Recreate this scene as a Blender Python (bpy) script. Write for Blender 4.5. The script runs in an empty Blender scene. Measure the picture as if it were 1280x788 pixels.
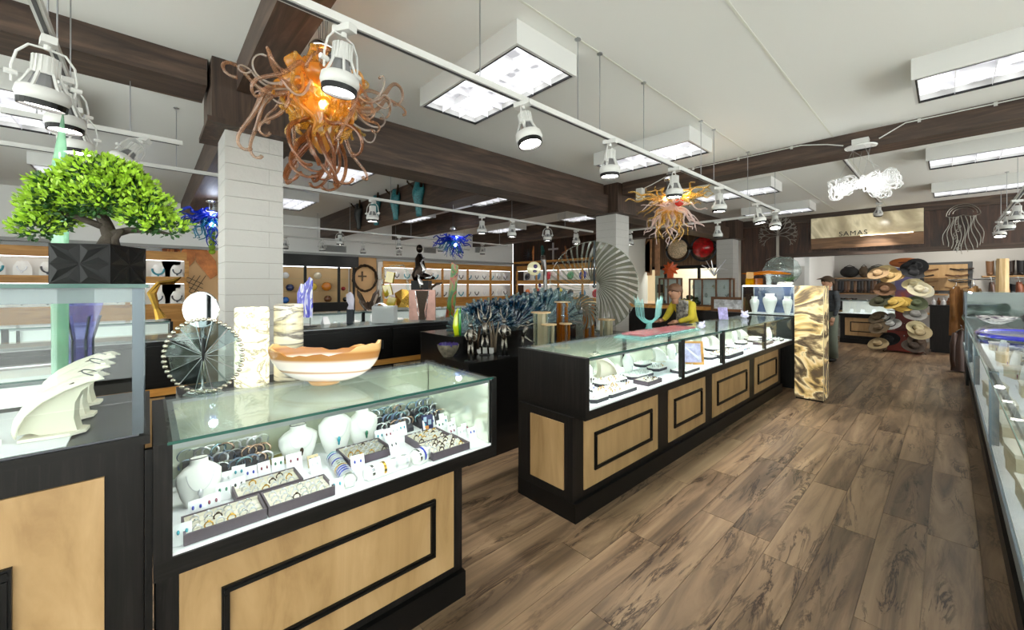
import bpy, bmesh, math, random
from mathutils import Vector, Matrix
S = bpy.context.scene
C = S.collection
PI = math.pi
# ---------------------------------------------------------------- camera
H = 1.5
YAW = math.radians(47.6)
cd = bpy.data.cameras.new('camera'); cam = bpy.data.objects.new('camera', cd); C.objects.link(cam)
cd.sensor_width = 36; cd.lens = 14.0; cd.shift_y = -37/1280; cd.clip_start = .05
cam.location = (0, 0, H); cam.rotation_euler = (PI/2, 0, YAW-PI/2)
S.camera = cam
# ---------------------------------------------------------------- world and exposure
w = bpy.data.worlds.new('world'); S.world = w; w.use_nodes = True
w.node_tree.nodes['Background'].inputs[0].default_value = (1, .98, .95, 1)
w.node_tree.nodes['Background'].inputs[1].default_value = 3.2
S.view_settings.view_transform = 'Standard'; S.view_settings.look = 'None'
S.view_settings.gamma = 1; S.view_settings.use_curve_mapping = False
S.view_settings.exposure = 0.98
S.cycles.transparent_max_bounces = 32
TROFFER = 1.5       # emission of the fluorescent ceiling lights
CASE_LED = 16.0     # emission of the light strips in the glass cases
SPOT_W = 30.0       # watts of one track spotlight
def area_lamp(name, loc, sx, sy, watts, parent=None, col=(1, .98, .95)):
    l = bpy.data.lights.new(name, 'AREA'); l.shape = 'RECTANGLE'; l.size = sx; l.size_y = sy; l.energy = watts; l.color = col
    o = bpy.data.objects.new(name, l); C.objects.link(o); o.location = loc; o.parent = parent
    return o
# ---------------------------------------------------------------- mesh helpers
class MB:
    def __init__(s, M=None): s.v = []; s.f = []; s.M = M or Matrix.Identity(4)
    def add(s, vs, fs):
        k = len(s.v); M = s.M
        s.v += [tuple(M @ Vector(p)) for p in vs]; s.f += [tuple(i+k for i in f) for f in fs]; return s
    def b(s, x0, x1, y0, y1, z0, z1):
        return s.add([(x0,y0,z0),(x1,y0,z0),(x1,y1,z0),(x0,y1,z0),(x0,y0,z1),(x1,y0,z1),(x1,y1,z1),(x0,y1,z1)],
                     [(0,3,2,1),(4,5,6,7),(0,1,5,4),(1,2,6,5),(2,3,7,6),(3,0,4,7)])
    def box(s, c, d, rz=0, rx=0, ry=0):
        m = s.M; s.M = m @ Matrix.Translation(c) @ Matrix.Rotation(rz,4,'Z') @ Matrix.Rotation(ry,4,'Y') @ Matrix.Rotation(rx,4,'X')
        s.b(-d[0]/2,d[0]/2,-d[1]/2,d[1]/2,-d[2]/2,d[2]/2); s.M = m; return s
    def tube(s, pts, r, n=8, closed=False, cap=True):
        pts = [Vector(p) for p in pts]; N = len(pts)
        R = r if isinstance(r, (list, tuple)) else [r]*N
        vs = []; up = None
        for i, p in enumerate(pts):
            if closed: t = pts[(i+1)%N]-pts[i-1]
            else: t = pts[min(i+1,N-1)]-pts[max(i-1,0)]
            if t.length < 1e-9: t = Vector((0,0,1))
            t.normalize()
            if up is None: up = t.orthogonal().normalized()
            up = up-t*up.dot(t)
            if up.length < 1e-6: up = t.orthogonal()
            up.normalize(); sd = t.cross(up)
            for k in range(n):
                a = 2*PI*k/n; vs.append(p+up*(math.cos(a)*R[i])+sd*(math.sin(a)*R[i]))
        fs = []
        for i in range(N if closed else N-1):
            j = (i+1) % N
            for k in range(n):
                q = (k+1) % n; fs.append((i*n+k, i*n+q, j*n+q, j*n+k))
        if cap and not closed: fs += [tuple(range(n))[::-1], tuple((N-1)*n+k for k in range(n))]
        return s.add(vs, fs)
    def cyl(s, p0, p1, r0, r1=None, n=16): return s.tube([p0, p1], [r0, r0 if r1 is None else r1], n)
    def lathe(s, prof, n=20, c=(0,0,0), ang=2*PI, a0=0):
        full = abs(ang-2*PI) < 1e-6; m = n if full else n+1; vs = []; fs = []
        for r, z in prof:
            for k in range(m):
                a = a0+ang*k/n; vs.append((c[0]+r*math.cos(a), c[1]+r*math.sin(a), c[2]+z))
        for i in range(len(prof)-1):
            for k in range(n):
                q = (k+1) % m; fs.append((i*m+k, i*m+q, (i+1)*m+q, (i+1)*m+k))
        if full:
            if prof[0][0] > 1e-5: fs.append(tuple(range(m))[::-1])
            if prof[-1][0] > 1e-5: fs.append(tuple((len(prof)-1)*m+k for k in range(m)))
        return s.add(vs, fs)
    def sph(s, c, r, n=12, m=8):
        if not isinstance(r, (tuple, list)): r = (r, r, r)
        vs = [(c[0], c[1], c[2]-r[2])]; fs = []
        for i in range(1, m):
            t = PI*i/m
            for k in range(n):
                a = 2*PI*k/n; vs.append((c[0]+r[0]*math.sin(t)*math.cos(a), c[1]+r[1]*math.sin(t)*math.sin(a), c[2]-r[2]*math.cos(t)))
        vs.append((c[0], c[1], c[2]+r[2])); L = len(vs)-1
        for k in range(n):
            q = (k+1) % n; fs.append((0, 1+q, 1+k)); fs.append((L, 1+(m-2)*n+k, 1+(m-2)*n+q))
            for i in range(m-2): fs.append((1+i*n+k, 1+i*n+q, 1+(i+1)*n+q, 1+(i+1)*n+k))
        return s.add(vs, fs)
    def ring(s, c, R, r, nrm=(0,0,1), n=16, m=6):
        q = Vector(nrm).to_track_quat('Z', 'Y'); c = Vector(c)
        return s.tube([c+q @ Vector((R*math.cos(2*PI*k/n), R*math.sin(2*PI*k/n), 0)) for k in range(n)], r, m, True)
    def prism(s, pts, t, M=None):        # outline in local xz, thickness along y
        m = s.M
        if M is not None: s.M = m @ M
        n = len(pts)
        s.add([(x, -t/2, z) for x, z in pts]+[(x, t/2, z) for x, z in pts],
              [tuple(range(n)), tuple(range(n, 2*n))[::-1]]+[(i, i+n, (i+1) % n+n, (i+1) % n) for i in range(n)])
        s.M = m; return s
    def grid(s, fn, nu, nv, cu=False, cv=False):
        mu = nu if cu else nu+1; mv = nv if cv else nv+1
        vs = [fn(i/nu, j/nv) for i in range(mu) for j in range(mv)]
        fs = [(i*mv+j, ((i+1) % mu)*mv+j, ((i+1) % mu)*mv+(j+1) % mv, i*mv+(j+1) % mv) for i in range(nu) for j in range(nv)]
        return s.add(vs, fs)
    def mesh(s, name, mat, smooth=False):
        me = bpy.data.meshes.new(name); me.from_pydata(s.v, [], s.f)
        if mat: me.materials.append(mat)
        if smooth: me.polygons.foreach_set('use_smooth', [True]*len(me.polygons))
        me.update(); return me
    def build(s, name, mat, parent=None, loc=None, rz=0, smooth=False, kind=None, thick=None):
        o = bpy.data.objects.new(name, s.mesh(name, mat, smooth)); C.objects.link(o)
        if parent: o.parent = parent
        if loc is not None: o.location = loc
        if rz: o.rotation_euler = (0, 0, rz)
        if kind: o['kind'] = kind
        if thick:
            md = o.modifiers.new('s', 'SOLIDIFY'); md.thickness = thick; md.offset = 0
        return o
def tag(o, label, cat, group=None):
    o['label'] = label; o['category'] = cat
    if group: o['group'] = group
    return o
def thing(name, label, cat, loc=(0,0,0), rz=0, group=None):
    o = bpy.data.objects.new(name, None); C.objects.link(o); o.empty_display_size = .05
    o.location = loc; o.rotation_euler = (0, 0, rz); return tag(o, label, cat, group)
def inst(me, name, parent=None, loc=(0,0,0), rot=(0,0,0), sc=None):
    o = bpy.data.objects.new(name, me); C.objects.link(o); o.parent = parent; o.location = loc; o.rotation_euler = rot
    if sc: o.scale = (sc, sc, sc) if isinstance(sc, (int, float)) else sc
    return o
ORD = 'first second third fourth fifth sixth seventh eighth ninth tenth eleventh twelfth thirteenth fourteenth fifteenth sixteenth seventeenth eighteenth nineteenth twentieth'.split()
KIDS = {}
def dup(root, loc, rz=None, label=None, group=None, sc=None, rot=None):
    r = root.copy(); C.objects.link(r); r.location = loc
    if rz is not None: r.rotation_euler = (0, 0, rz)
    if rot is not None: r.rotation_euler = rot
    if sc: r.scale = (sc, sc, sc) if isinstance(sc, (int, float)) else sc
    if label: r['label'] = label
    if group: r['group'] = group
    if root.name not in KIDS: KIDS[root.name] = [(c, list(c.children)) for c in root.children]
    for ch, gs in KIDS[root.name]:
        c = ch.copy(); C.objects.link(c); c.parent = r
        for g in gs:
            d = g.copy(); C.objects.link(d); d.parent = c
    return r
# pixel of the photograph -> point on a real plane of the shop
ct, st = math.cos(YAW), math.sin(YAW)
def onY(px, Y, py=None):
    t = (px-640)/498; X = Y*(ct+st*t)/(st-ct*t)
    if py is None: return X
    return X, H-(py-357)/498*(X*ct+Y*st)
def onX(px, X, py=None):
    t = (px-640)/498; Y = X*(st-ct*t)/(ct+st*t)
    if py is None: return Y
    return Y, H-(py-357)/498*(X*ct+Y*st)
def onZ(px, py, Z):
    d = (H-Z)*498/(py-357); r = (px-640)/498*d
    return d*ct+r*st, d*st-r*ct
# ---------------------------------------------------------------- materials
def srgb(c):
    if isinstance(c, str): c = [int(c[i:i+2], 16)/255 for i in (0, 2, 4)]
    return tuple(((x+.055)/1.055)**2.4 if x > .04045 else x/12.92 for x in c)+(1,)
MT = {}
def mat(name, col, rough=.5, metal=0, spec=None, bump=0, bscale=60, var=0, vscale=6, coat=0, trans=0, emit=None, es=0, sss=0, stretch=(1,1,1), col2=None, alpha=1):
    if name in MT: return MT[name]
    m = bpy.data.materials.new(name); m.use_nodes = True; nt = m.node_tree; p = nt.nodes['Principled BSDF']
    p.inputs['Base Color'].default_value = srgb(col); p.inputs['Roughness'].default_value = rough; p.inputs['Metallic'].default_value = metal
    if spec is not None: p.inputs['Specular IOR Level'].default_value = spec
    p.inputs['Coat Weight'].default_value = coat; p.inputs['Transmission Weight'].default_value = trans; p.inputs['Alpha'].default_value = alpha
    if emit: p.inputs['Emission Color'].default_value = srgb(emit); p.inputs['Emission Strength'].default_value = es
    if var or col2 or bump:
        tc = nt.nodes.new('ShaderNodeTexCoord'); mp = nt.nodes.new('ShaderNodeMapping'); mp.inputs['Scale'].default_value = stretch
        oi = nt.nodes.new('ShaderNodeObjectInfo'); va = nt.nodes.new('ShaderNodeVectorMath'); va.operation = 'ADD'
        mu = nt.nodes.new('ShaderNodeMath'); mu.operation = 'MULTIPLY'; mu.inputs[1].default_value = 37.0
        nt.links.new(oi.outputs['Random'], mu.inputs[0]); nt.links.new(tc.outputs['Object'], va.inputs[0]); nt.links.new(mu.outputs[0], va.inputs[1])
        nt.links.new(va.outputs[0], mp.inputs[0])
        if var or col2:
            n = nt.nodes.new('ShaderNodeTexNoise'); n.inputs['Scale'].default_value = vscale; n.inputs['Detail'].default_value = 6; n.inputs['Roughness'].default_value = .6
            nt.links.new(mp.outputs[0], n.inputs[0])
            r = nt.nodes.new('ShaderNodeValToRGB'); r.color_ramp.elements[0].position = .35; r.color_ramp.elements[1].position = .65
            a = srgb(col); c2 = srgb(col2) if col2 else tuple(min(1, x*(1+var)) for x in a[:3])+(1,)
            c1 = a if col2 else tuple(x*(1-var) for x in a[:3])+(1,)
            r.color_ramp.elements[0].color = c1; r.color_ramp.elements[1].color = c2
            nt.links.new(n.outputs[0], r.inputs[0]); nt.links.new(r.outputs[0], p.inputs['Base Color'])
        if bump:
            n2 = nt.nodes.new('ShaderNodeTexNoise'); n2.inputs['Scale'].default_value = bscale; n2.inputs['Detail'].default_value = 4
            nt.links.new(mp.outputs[0], n2.inputs[0])
            bp = nt.nodes.new('ShaderNodeBump'); bp.inputs['Strength'].default_value = bump; bp.inputs['Distance'].default_value = .01
            nt.links.new(n2.outputs[0], bp.inputs['Height']); nt.links.new(bp.outputs[0], p.inputs['Normal'])
    MT[name] = m; return m
def emat(name, col, s):
    if name in MT: return MT[name]
    m = bpy.data.materials.new(name); m.use_nodes = True; nt = m.node_tree; nt.nodes.remove(nt.nodes['Principled BSDF'])
    e = nt.nodes.new('ShaderNodeEmission'); e.inputs[0].default_value = srgb(col); e.inputs[1].default_value = s
    nt.links.new(e.outputs[0], nt.nodes['Material Output'].inputs[0]); MT[name] = m; return m
def glassmat(name, tint='f4fbf8', refl=1.0, body=0.0, bodycol='d8eee8', rough=0.0):
    """pane glass: see-through with real mirror reflection by Fresnel, a little milky body if asked"""
    if name in MT: return MT[name]
    m = bpy.data.materials.new(name); m.use_nodes = True; nt = m.node_tree; nt.nodes.remove(nt.nodes['Principled BSDF'])
    tr = nt.nodes.new('ShaderNodeBsdfTransparent'); tr.inputs[0].default_value = srgb(tint)
    gl = nt.nodes.new('ShaderNodeBsdfGlossy'); gl.inputs['Roughness'].default_value = rough
    lw = nt.nodes.new('ShaderNodeLayerWeight'); lw.inputs[0].default_value = .5      # facing = 1-|cos|, the same from both sides
    pw = nt.nodes.new('ShaderNodeMath'); pw.operation = 'POWER'; pw.inputs[1].default_value = 5; nt.links.new(lw.outputs['Facing'], pw.inputs[0])
    mu = nt.nodes.new('ShaderNodeMath'); mu.operation = 'MULTIPLY_ADD'; mu.inputs[1].default_value = .42*min(refl, 1.1); mu.inputs[2].default_value = .028*refl; mu.use_clamp = True
    mx = nt.nodes.new('ShaderNodeMixShader'); nt.links.new(pw.outputs[0], mu.inputs[0]); nt.links.new(mu.outputs[0], mx.inputs[0])
    base = tr
    if body:
        df = nt.nodes.new('ShaderNodeBsdfDiffuse'); df.inputs[0].default_value = srgb(bodycol)
        tl = nt.nodes.new('ShaderNodeBsdfTranslucent'); tl.inputs[0].default_value = srgb(bodycol)
        ad = nt.nodes.new('ShaderNodeMixShader'); ad.inputs[0].default_value = .5
        nt.links.new(df.outputs[0], ad.inputs[1]); nt.links.new(tl.outputs[0], ad.inputs[2])
        m2 = nt.nodes.new('ShaderNodeMixShader'); m2.inputs[0].default_value = body
        nt.links.new(tr.outputs[0], m2.inputs[1]); nt.links.new(ad.outputs[0], m2.inputs[2]); base = m2
    nt.links.new(base.outputs[0], mx.inputs[1]); nt.links.new(gl.outputs[0], mx.inputs[2])
    nt.links.new(mx.outputs[0], nt.nodes['Material Output'].inputs[0]); MT[name] = m; return m
def ramp(nt, stops):
    r = nt.nodes.new('ShaderNodeValToRGB'); e = r.color_ramp.elements
    while len(e) < len(stops): e.new(.5)
    for q, (p, c) in zip(e, stops): q.position = p; q.color = srgb(c)
    return r
def woodmat(name, stops, axis='x', scale=3.0, rough=.5, ratio=14, bump=.15, cracks=None, dist=1.2):
    """grain drawn out along one axis; cracks adds dark wandering splits of colour"""
    if name in MT: return MT[name]
    m = bpy.data.materials.new(name); m.use_nodes = True; nt = m.node_tree; p = nt.nodes['Principled BSDF']
    tc = nt.nodes.new('ShaderNodeTexCoord'); oi = nt.nodes.new('ShaderNodeObjectInfo')
    mu = nt.nodes.new('ShaderNodeMath'); mu.operation = 'MULTIPLY'; mu.inputs[1].default_value = 53.0
    va = nt.nodes.new('ShaderNodeVectorMath'); va.operation = 'ADD'
    nt.links.new(oi.outputs['Random'], mu.inputs[0]); nt.links.new(tc.outputs['Object'], va.inputs[0]); nt.links.new(mu.outputs[0], va.inputs[1])
    mp = nt.nodes.new('ShaderNodeMapping'); sc = [ratio]*3; sc['xyz'.index(axis)] = 1; mp.inputs['Scale'].default_value = [q*scale/ratio*4 for q in sc]
    nt.links.new(va.outputs[0], mp.inputs[0])
    n = nt.nodes.new('ShaderNodeTexNoise'); n.inputs['Scale'].default_value = 1; n.inputs['Detail'].default_value = 8; n.inputs['Roughness'].default_value = .62; n.inputs['Distortion'].default_value = dist
    nt.links.new(mp.outputs[0], n.inputs[0]); r = ramp(nt, stops); nt.links.new(n.outputs[0], r.inputs[0]); out = r.outputs[0]
    if cracks:
        mp2 = nt.nodes.new('ShaderNodeMapping'); sc = [8.0]*3; sc['xyz'.index(axis)] = 1.3; mp2.inputs['Scale'].default_value = sc
        nt.links.new(va.outputs[0], mp2.inputs[0])
        n2 = nt.nodes.new('ShaderNodeTexNoise'); n2.inputs['Scale'].default_value = 1.15; n2.inputs['Detail'].default_value = 7; n2.inputs['Roughness'].default_value = .68; n2.inputs['Distortion'].default_value = 1.0
        nt.links.new(mp2.outputs[0], n2.inputs[0])
        r2 = ramp(nt, [(.46, 'ffffff'), (.49, '9a9088'), (.5, '443a32'), (.51, '9a9088'), (.545, 'ffffff')]); nt.links.new(n2.outputs[0], r2.inputs[0])
        n3 = nt.nodes.new('ShaderNodeTexNoise'); n3.inputs['Scale'].default_value = .8; n3.inputs['Detail'].default_value = 2; nt.links.new(mp2.outputs[0], n3.inputs[0])
        r3 = ramp(nt, [(.46, '000000'), (.6, 'ffffff')]); nt.links.new(n3.outputs[0], r3.inputs[0])
        mm = nt.nodes.new('ShaderNodeMath'); mm.operation = 'MULTIPLY'; mm.inputs[1].default_value = cracks; nt.links.new(r3.outputs[0], mm.inputs[0])
        mx = nt.nodes.new('ShaderNodeMix'); mx.data_type = 'RGBA'; mx.blend_type = 'MULTIPLY'
        nt.links.new(mm.outputs[0], mx.inputs[0]); nt.links.new(out, mx.inputs[6]); nt.links.new(r2.outputs[0], mx.inputs[7])
        # each board a slightly different tone
        hs = nt.nodes.new('ShaderNodeHueSaturation'); mr = nt.nodes.new('ShaderNodeMapRange'); mr.inputs[3].default_value = .9; mr.inputs[4].default_value = 1.12
        nt.links.new(oi.outputs['Random'], mr.inputs[0]); nt.links.new(mr.outputs[0], hs.inputs['Value']); nt.links.new(mx.outputs[2], hs.inputs['Color']); out = hs.outputs[0]
    nt.links.new(out, p.inputs['Base Color']); p.inputs['Roughness'].default_value = rough
    if 'black' in name: p.inputs['Specular IOR Level'].default_value = .28
    if bump:
        bp = nt.nodes.new('ShaderNodeBump'); bp.inputs['Strength'].default_value = bump; bp.inputs['Distance'].default_value = .004
        nt.links.new(n.outputs[0], bp.inputs['Height']); nt.links.new(bp.outputs[0], p.inputs['Normal'])
    MT[name] = m; return m
FLOORW = woodmat('floor planks', [(.25, '43372b'), (.42, '6c5844'), (.55, '8c745a'), (.75, 'a89072')], 'x', 1.6, .36, 12, .2, cracks=1.0)
BEAM = {a: woodmat('dark beam wood '+a, [(.3, '231912'), (.5, '3e2e24'), (.7, '5c483a')], a, 3, .55, 12) for a in 'xyz'}
WALLW = woodmat('dark wall boards', [(.3, '1e120c'), (.5, '3a2418'), (.7, '56382a')], 'z', 3, .45, 10)
HEADW = woodmat('brown plank header', [(.3, '3a281c'), (.5, '63472f'), (.7, '8a6a4a')], 'z', 3, .5, 10)
BLACKW = woodmat('black grained laminate', [(.3, '080807'), (.5, '12100f'), (.7, '211e1c')], 'z', 14, .45, 22, .1)
BLACKX = woodmat('black grained edge', [(.3, '080807'), (.5, '100f0e'), (.7, '1b1918')], 'x', 14, .38, 22, .1)
MAPLE = woodmat('maple panel', [(.25, '8c6c44'), (.45, 'a8885c'), (.6, 'b29266'), (.8, 'be9f74')], 'z', 1.6, .45, 5, .03)
SHELFW = woodmat('honey shelf wood', [(.3, 'a8702c'), (.5, 'c88e42'), (.7, 'daa55a')], 'x', 3, .45, 10, .03)
BLK = mat('black trim', '080808', .4, spec=.3)
DARK = mat('dark recess', '0c0b0b', .8)
CEIL = mat('ceiling paint', 'dcdcd8', .9)
WHITE = mat('white paint', 'ececea', .7)
WHITEM = mat('white enamel', 'c6c6c3', .4)
BRICK = mat('painted block', 'b6b4b0', .75, bump=.5, bscale=25)
MORTAR = mat('painted joint', '98968f', .85)
GREIGE = mat('light putty paint', 'd6d4cc', .8)
PANE = glassmat('case glass', 'f9fdfc')
EDGE = mat('green glass edge', '2c5a50', .15, trans=0)
ALU = mat('brushed aluminium', 'a8abad', .35, 1)
ALUD = mat('dark steel', '5c6268', .35, 1)
CHROME = mat('chrome', 'd8dadc', .08, 1)
SILVER = mat('silver', 'dcdce0', .3, .8)
PEWTER = mat('pewter', '98948c', .4, .9)
GOLD = mat('gold', 'd8aa50', .25, 1)
BRONZE = mat('dark bronze', '4a3c30', .35, 1)
VELVET = mat('white leatherette', 'f2f1ec', .6)
CREAM = mat('cream lining', 'e6dfcf', .7)
TAUPE = mat('taupe leatherette', '5e525c', .5)
GREYV = mat('charcoal velvet', '46454c', .8)
DECK = mat('white deck', 'f6f7fa', .5)
LED = emat('led strip', 'f6faff', CASE_LED)
# ================================================================ STRUCTURE
CZ = 3.22
def struct(name, o): o['kind'] = 'structure'; return o
fl = MB().b(-4, 16, -4, 12, -.1, -.006).build('floor', mat('subfloor', '8a7a68', .6)); fl['kind'] = 'structure'
# planks, each 0.205 x 1.22, laid along the shop
random.seed(4)
PW, PL = .2055, 1.22
pm = MB().b(.0012, PL-.0012, .0012, PW-.0012, -.008, 0).mesh('plank', FLOORW)
def vis(x, y):
    d = x*ct+y*st
    if d < .6: return False
    r = x*st-y*ct; return abs(r/d) < 1.5
row0 = -.1218-PW*3
for j in range(34):
    y = row0+j*PW; off = random.uniform(0, PL)
    for i in range(-3, 15):
        x = i*PL-off
        if x > 16-PL or not (vis(x+PL, y+PW) or vis(x, y+PW) or vis(x+PL, y)): continue
        if y > 2.0 and (x > 8.5): continue
        if 2.6 < y and x > 6: continue
        inst(pm, 'plank', fl, (x, y, 0))
ceil = MB().b(-4, 16, -4, 12, CZ, CZ+.1).build('ceiling', CEIL, kind='structure')
# ceiling board seams
cs = MB()
for y in (-1.9, .9, 1.74): cs.b(-3, 11.8, y-.008, y+.008, CZ-.003, CZ-.0005)
cs.build('ceiling_seam', mat('seam filler', 'd2d2c8', .9), ceil)
# outer walls
MB().b(-4, 10.4, 11.35, 11.5, 0, CZ).build('wall_back', WHITE, kind='structure')
MB().b(-4.1, -4, -4, 11.5, 0, .3).b(-4.1, -4, -4, 11.5, 2.98, CZ).b(-4.1, -4, -4, -3.6, .3, 2.98).b(-4.1, -4, -.1, .2, .3, 2.98).b(-4.1, -4, 3.4, 3.7, .3, 2.98).b(-4.1, -4, 7.0, 11.5, .3, 2.98).build('wall_left', WHITE, kind='structure')  # openings put in for the added side windows
# unseen street front behind the photographer: glazed openings added to let in fill light
wf = MB(); wf.b(-4, 16, -4.1, -4, 0, .25).b(-4, 16, -4.1, -4, 2.95, CZ)
for x in (-4, -.8, 2.4, 5.6, 8.8): wf.b(x, x+.3, -4.1, -4, .25, 2.95)
wf.b(12, 16, -4.1, -4, .25, 2.95)
wf.build('wall_front', WHITE, kind='structure')
for i, x in enumerate((-3.7, -.5, 2.7, 5.9)):
    f = MB().b(x, x+2.9, -4.06, -4.02, .25, .3).b(x, x+2.9, -4.06, -4.02, 2.9, 2.95).b(x+1.42, x+1.48, -4.06, -4.02, .3, 2.9).build('window_%d' % (i+1), BLK, kind='structure')
    MB().b(x, x+2.9, -4.045, -4.04, .3, 2.9).build('pane', PANE, f)
for i, y in enumerate((-3.6, .2, 3.7)):  # unseen side windows, added to brighten the rear hall and its ceiling
    f = MB().b(-4.06, -4.02, y, y+3.3, .3, .35).b(-4.06, -4.02, y, y+3.3, 2.93, 2.98).b(-4.06, -4.02, y+1.6, y+1.66, .35, 2.93).build('window_%d' % (i+6), BLK, kind='structure')
    MB().b(-4.045, -4.04, y, y+3.3, .35, 2.93).build('pane', PANE, f)
# rear soffit above the wall shelving and its grilles
so = MB().b(-4, 9.95, 10.85, 11.35, 2.3, CZ).build('trim_1', WHITE, kind='structure')
MB().b(-4, 9.95, 10.79, 10.85, 2.27, 2.33).build('soffit_lip', mat('grey lip', '9a9a98', .6), so)
# side wall carrying the plate shelves
MB().b(10.42, 10.5, 6.6, 11.35, 0, CZ).build('wall_right', WALLW, kind='structure')
MB().b(10.0, 10.42, 6.6, 10.85, 2.3, 2.36).build('trim_2', SHELFW, kind='structure')
# header of brown boards beyond the second column, bulkhead, solid wall piece
hd = MB().b(11.92, 12.0, 4.2, 6.6, 2.1, CZ).build('wall_header', DARK, kind='structure')
bm_ = MB().b(11.88, 11.92, 0, .298, 2.1, 3.0).mesh('board', HEADW)
for k in range(8): inst(bm_, 'board', hd, (0, 4.2+k*.3, 0))
MB().b(10.5, 12.0, 6.6, 6.7, 0, CZ).build('wall_return', GREIGE, kind='structure')
bk = MB().b(11.92, 12.02, -4, 3.8, 2.2, CZ).b(11.92, 12.02, 2.8, 3.8, 0, 2.2).build('wall_bulkhead', DARK, kind='structure')
y = 3.8
while y > -4:
    z0 = 0 if y > 2.9 else 2.22
    MB().b(11.9, 11.92, y-.297, y, z0, 3.06).build('board', WALLW, bk, ); y -= .3
MB().b(11.86, 11.9, -4, 3.8, 3.04, CZ).b(11.87, 11.9, -4, 2.8, 2.2, 2.3).build('board_rail', BEAM['y'], bk)
# hat alcove
MB().b(15.2, 15.3, -4, 2.3, 0, CZ).build('wall_alcove', mat('grey wall', 'b4b2ae', .8), kind='structure')
MB().b(12, 15.2, 2.3, 2.4, 0, CZ).b(14.0, 14.1, 2.4, 3.8, 0, CZ).b(12, 14.1, 3.8, 3.9, 0, CZ).build('wall_passage', WHITE, kind='structure')
MB().b(11.9, 15.3, -4.0, -3.9, 0, CZ).build('wall_alcove_side', WHITE, kind='structure')
dr = MB().b(13.94, 13.99, 2.55, 3.4, 0, 2.05).build('door_1', mat('pale door', 'd4d4ce', .6), kind='structure')
MB().b(13.93, 14.0, 2.47, 2.55, 0, 2.12).b(13.93, 14.0, 3.4, 3.48, 0, 2.12).b(13.93, 14.0, 2.55, 3.4, 2.05, 2.12).build('door_frame', WHITE, dr)
MB().sph((13.9, 2.64, 1.0), .03).build('door_handle', CHROME, dr, smooth=True)
# room behind the brown header
MB().b(14.4, 14.5, 3.9, 8, 0, CZ).b(12, 14.4, 7.9, 8, 0, CZ).b(12.0, 12.1, 6.7, 8, 0, CZ).build('wall_office', mat('warm wall', 'e6d6bc', .8), kind='structure')
of = MB().b(11.9, 11.98, 4.2, 6.6, 2.0, 2.1).b(11.9, 11.98, 5.9, 5.98, 0, 2.0).b(11.9, 11.98, 4.9, 4.96, 0, 2.0).build('window_5', DARK, kind='structure')
MB().b(11.93, 11.94, 4.2, 6.6, 1.0, 2.0).build('pane', PANE, of)
# block columns
def column(x, y, wmain, courses=21):
    s = .405
    c = MB().b(x+.006, x+s-.006, y+.006, y+s-.006, 0, 2.72).build('column', MORTAR, kind='structure')
    hgt = 2.72/courses
    A = MB(); A.b(.0, s-.0015, 0, s, .0025, hgt-.0025)
    whole = A.mesh('block', BRICK)
    halfm = [MB().b(0, q-.0015, 0, s, .0025, hgt-.0025).mesh('block', BRICK) for q in (.3, s-.3)]
    for k in range(courses):
        if k % 2: inst(whole, 'block', c, (x, y, k*hgt))
        else: inst(halfm[0], 'block', c, (x, y, k*hgt)); inst(halfm[1], 'block', c, (x+.3, y, k*hgt))
    return c
for x in (.44, 5.86, 11.3): column(x, 3.8, 0)
# capitals: dark plates round each column head
for x in (.44, 5.86, 11.3):
    cp = MB().b(x-.12, x+.525, 3.68, 4.325, 2.72, 2.76).b(x-.09, x+.495, 3.71, 4.295, 2.76, CZ).build('column_capital', BEAM['z'], kind='structure')
def beam(x0, x1, y0, y1, z0, z1, ax): return MB().b(x0, x1, y0, y1, z0, z1).build('ceiling_beam', BEAM[ax], kind='structure')
# main beam through the columns with its upper board
for a, b in ((.97, 5.72), (6.42, 11.2)):
    beam(a, b, 3.86, 4.25, 2.73, 3.02, 'x'); beam(a, b, 3.95, 4.25, 3.02, CZ, 'x')
beam(-4, .33, 3.8, 4.2, 3.02, CZ, 'x')
# cross beams
beam(.5, .73, -4, 3.68, 3.0, CZ, 'y'); beam(5.86, 6.2, -4, 3.68, 3.02, CZ, 'y')
beam(.5, .8, 4.33, 10.85, 2.82, CZ, 'y')
beam(3.25, 3.6, 4.25, 10.85, 2.72, CZ, 'y')
beam(5.2, 5.5, 4.4, 10.85, 2.82, CZ, 'y'); beam(8.1, 8.4, 4.3, 10.85, 2.8, CZ, 'y'); beam(9.9, 10.2, 4.3, 6.6, 2.8, CZ, 'y')
# soffit grilles
for px in (417, 537, 600):
    X, z = onY(px, 10.85, 311 if px < 500 else 313)
    w_ = .65 if px < 500 else .45
    g = thing('air_vent', {417: 'grey louvred air vent on the white soffit, leftmost and widest of the three', 537: 'small grey air vent on the soffit behind the bronze figure', 600: 'grey air vent on the soffit right of the blue glass chandelier'}[px], 'vent', (X, 10.84, z))
    MB().b(-w_/2, w_/2, -.006, .006, -.09, .09).build('frame', mat('vent grey', 'b8b8b6', .6), g)
    lm = MB().b(-w_/2+.02, w_/2-.02, -.012, -.006, -.006, .006).mesh('louvre', mat('vent dark', '6a6a6a', .6))
    for k in range(7): inst(lm, 'louvre', g, (0, 0, -.066+k*.022), (.5, 0, 0))
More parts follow.
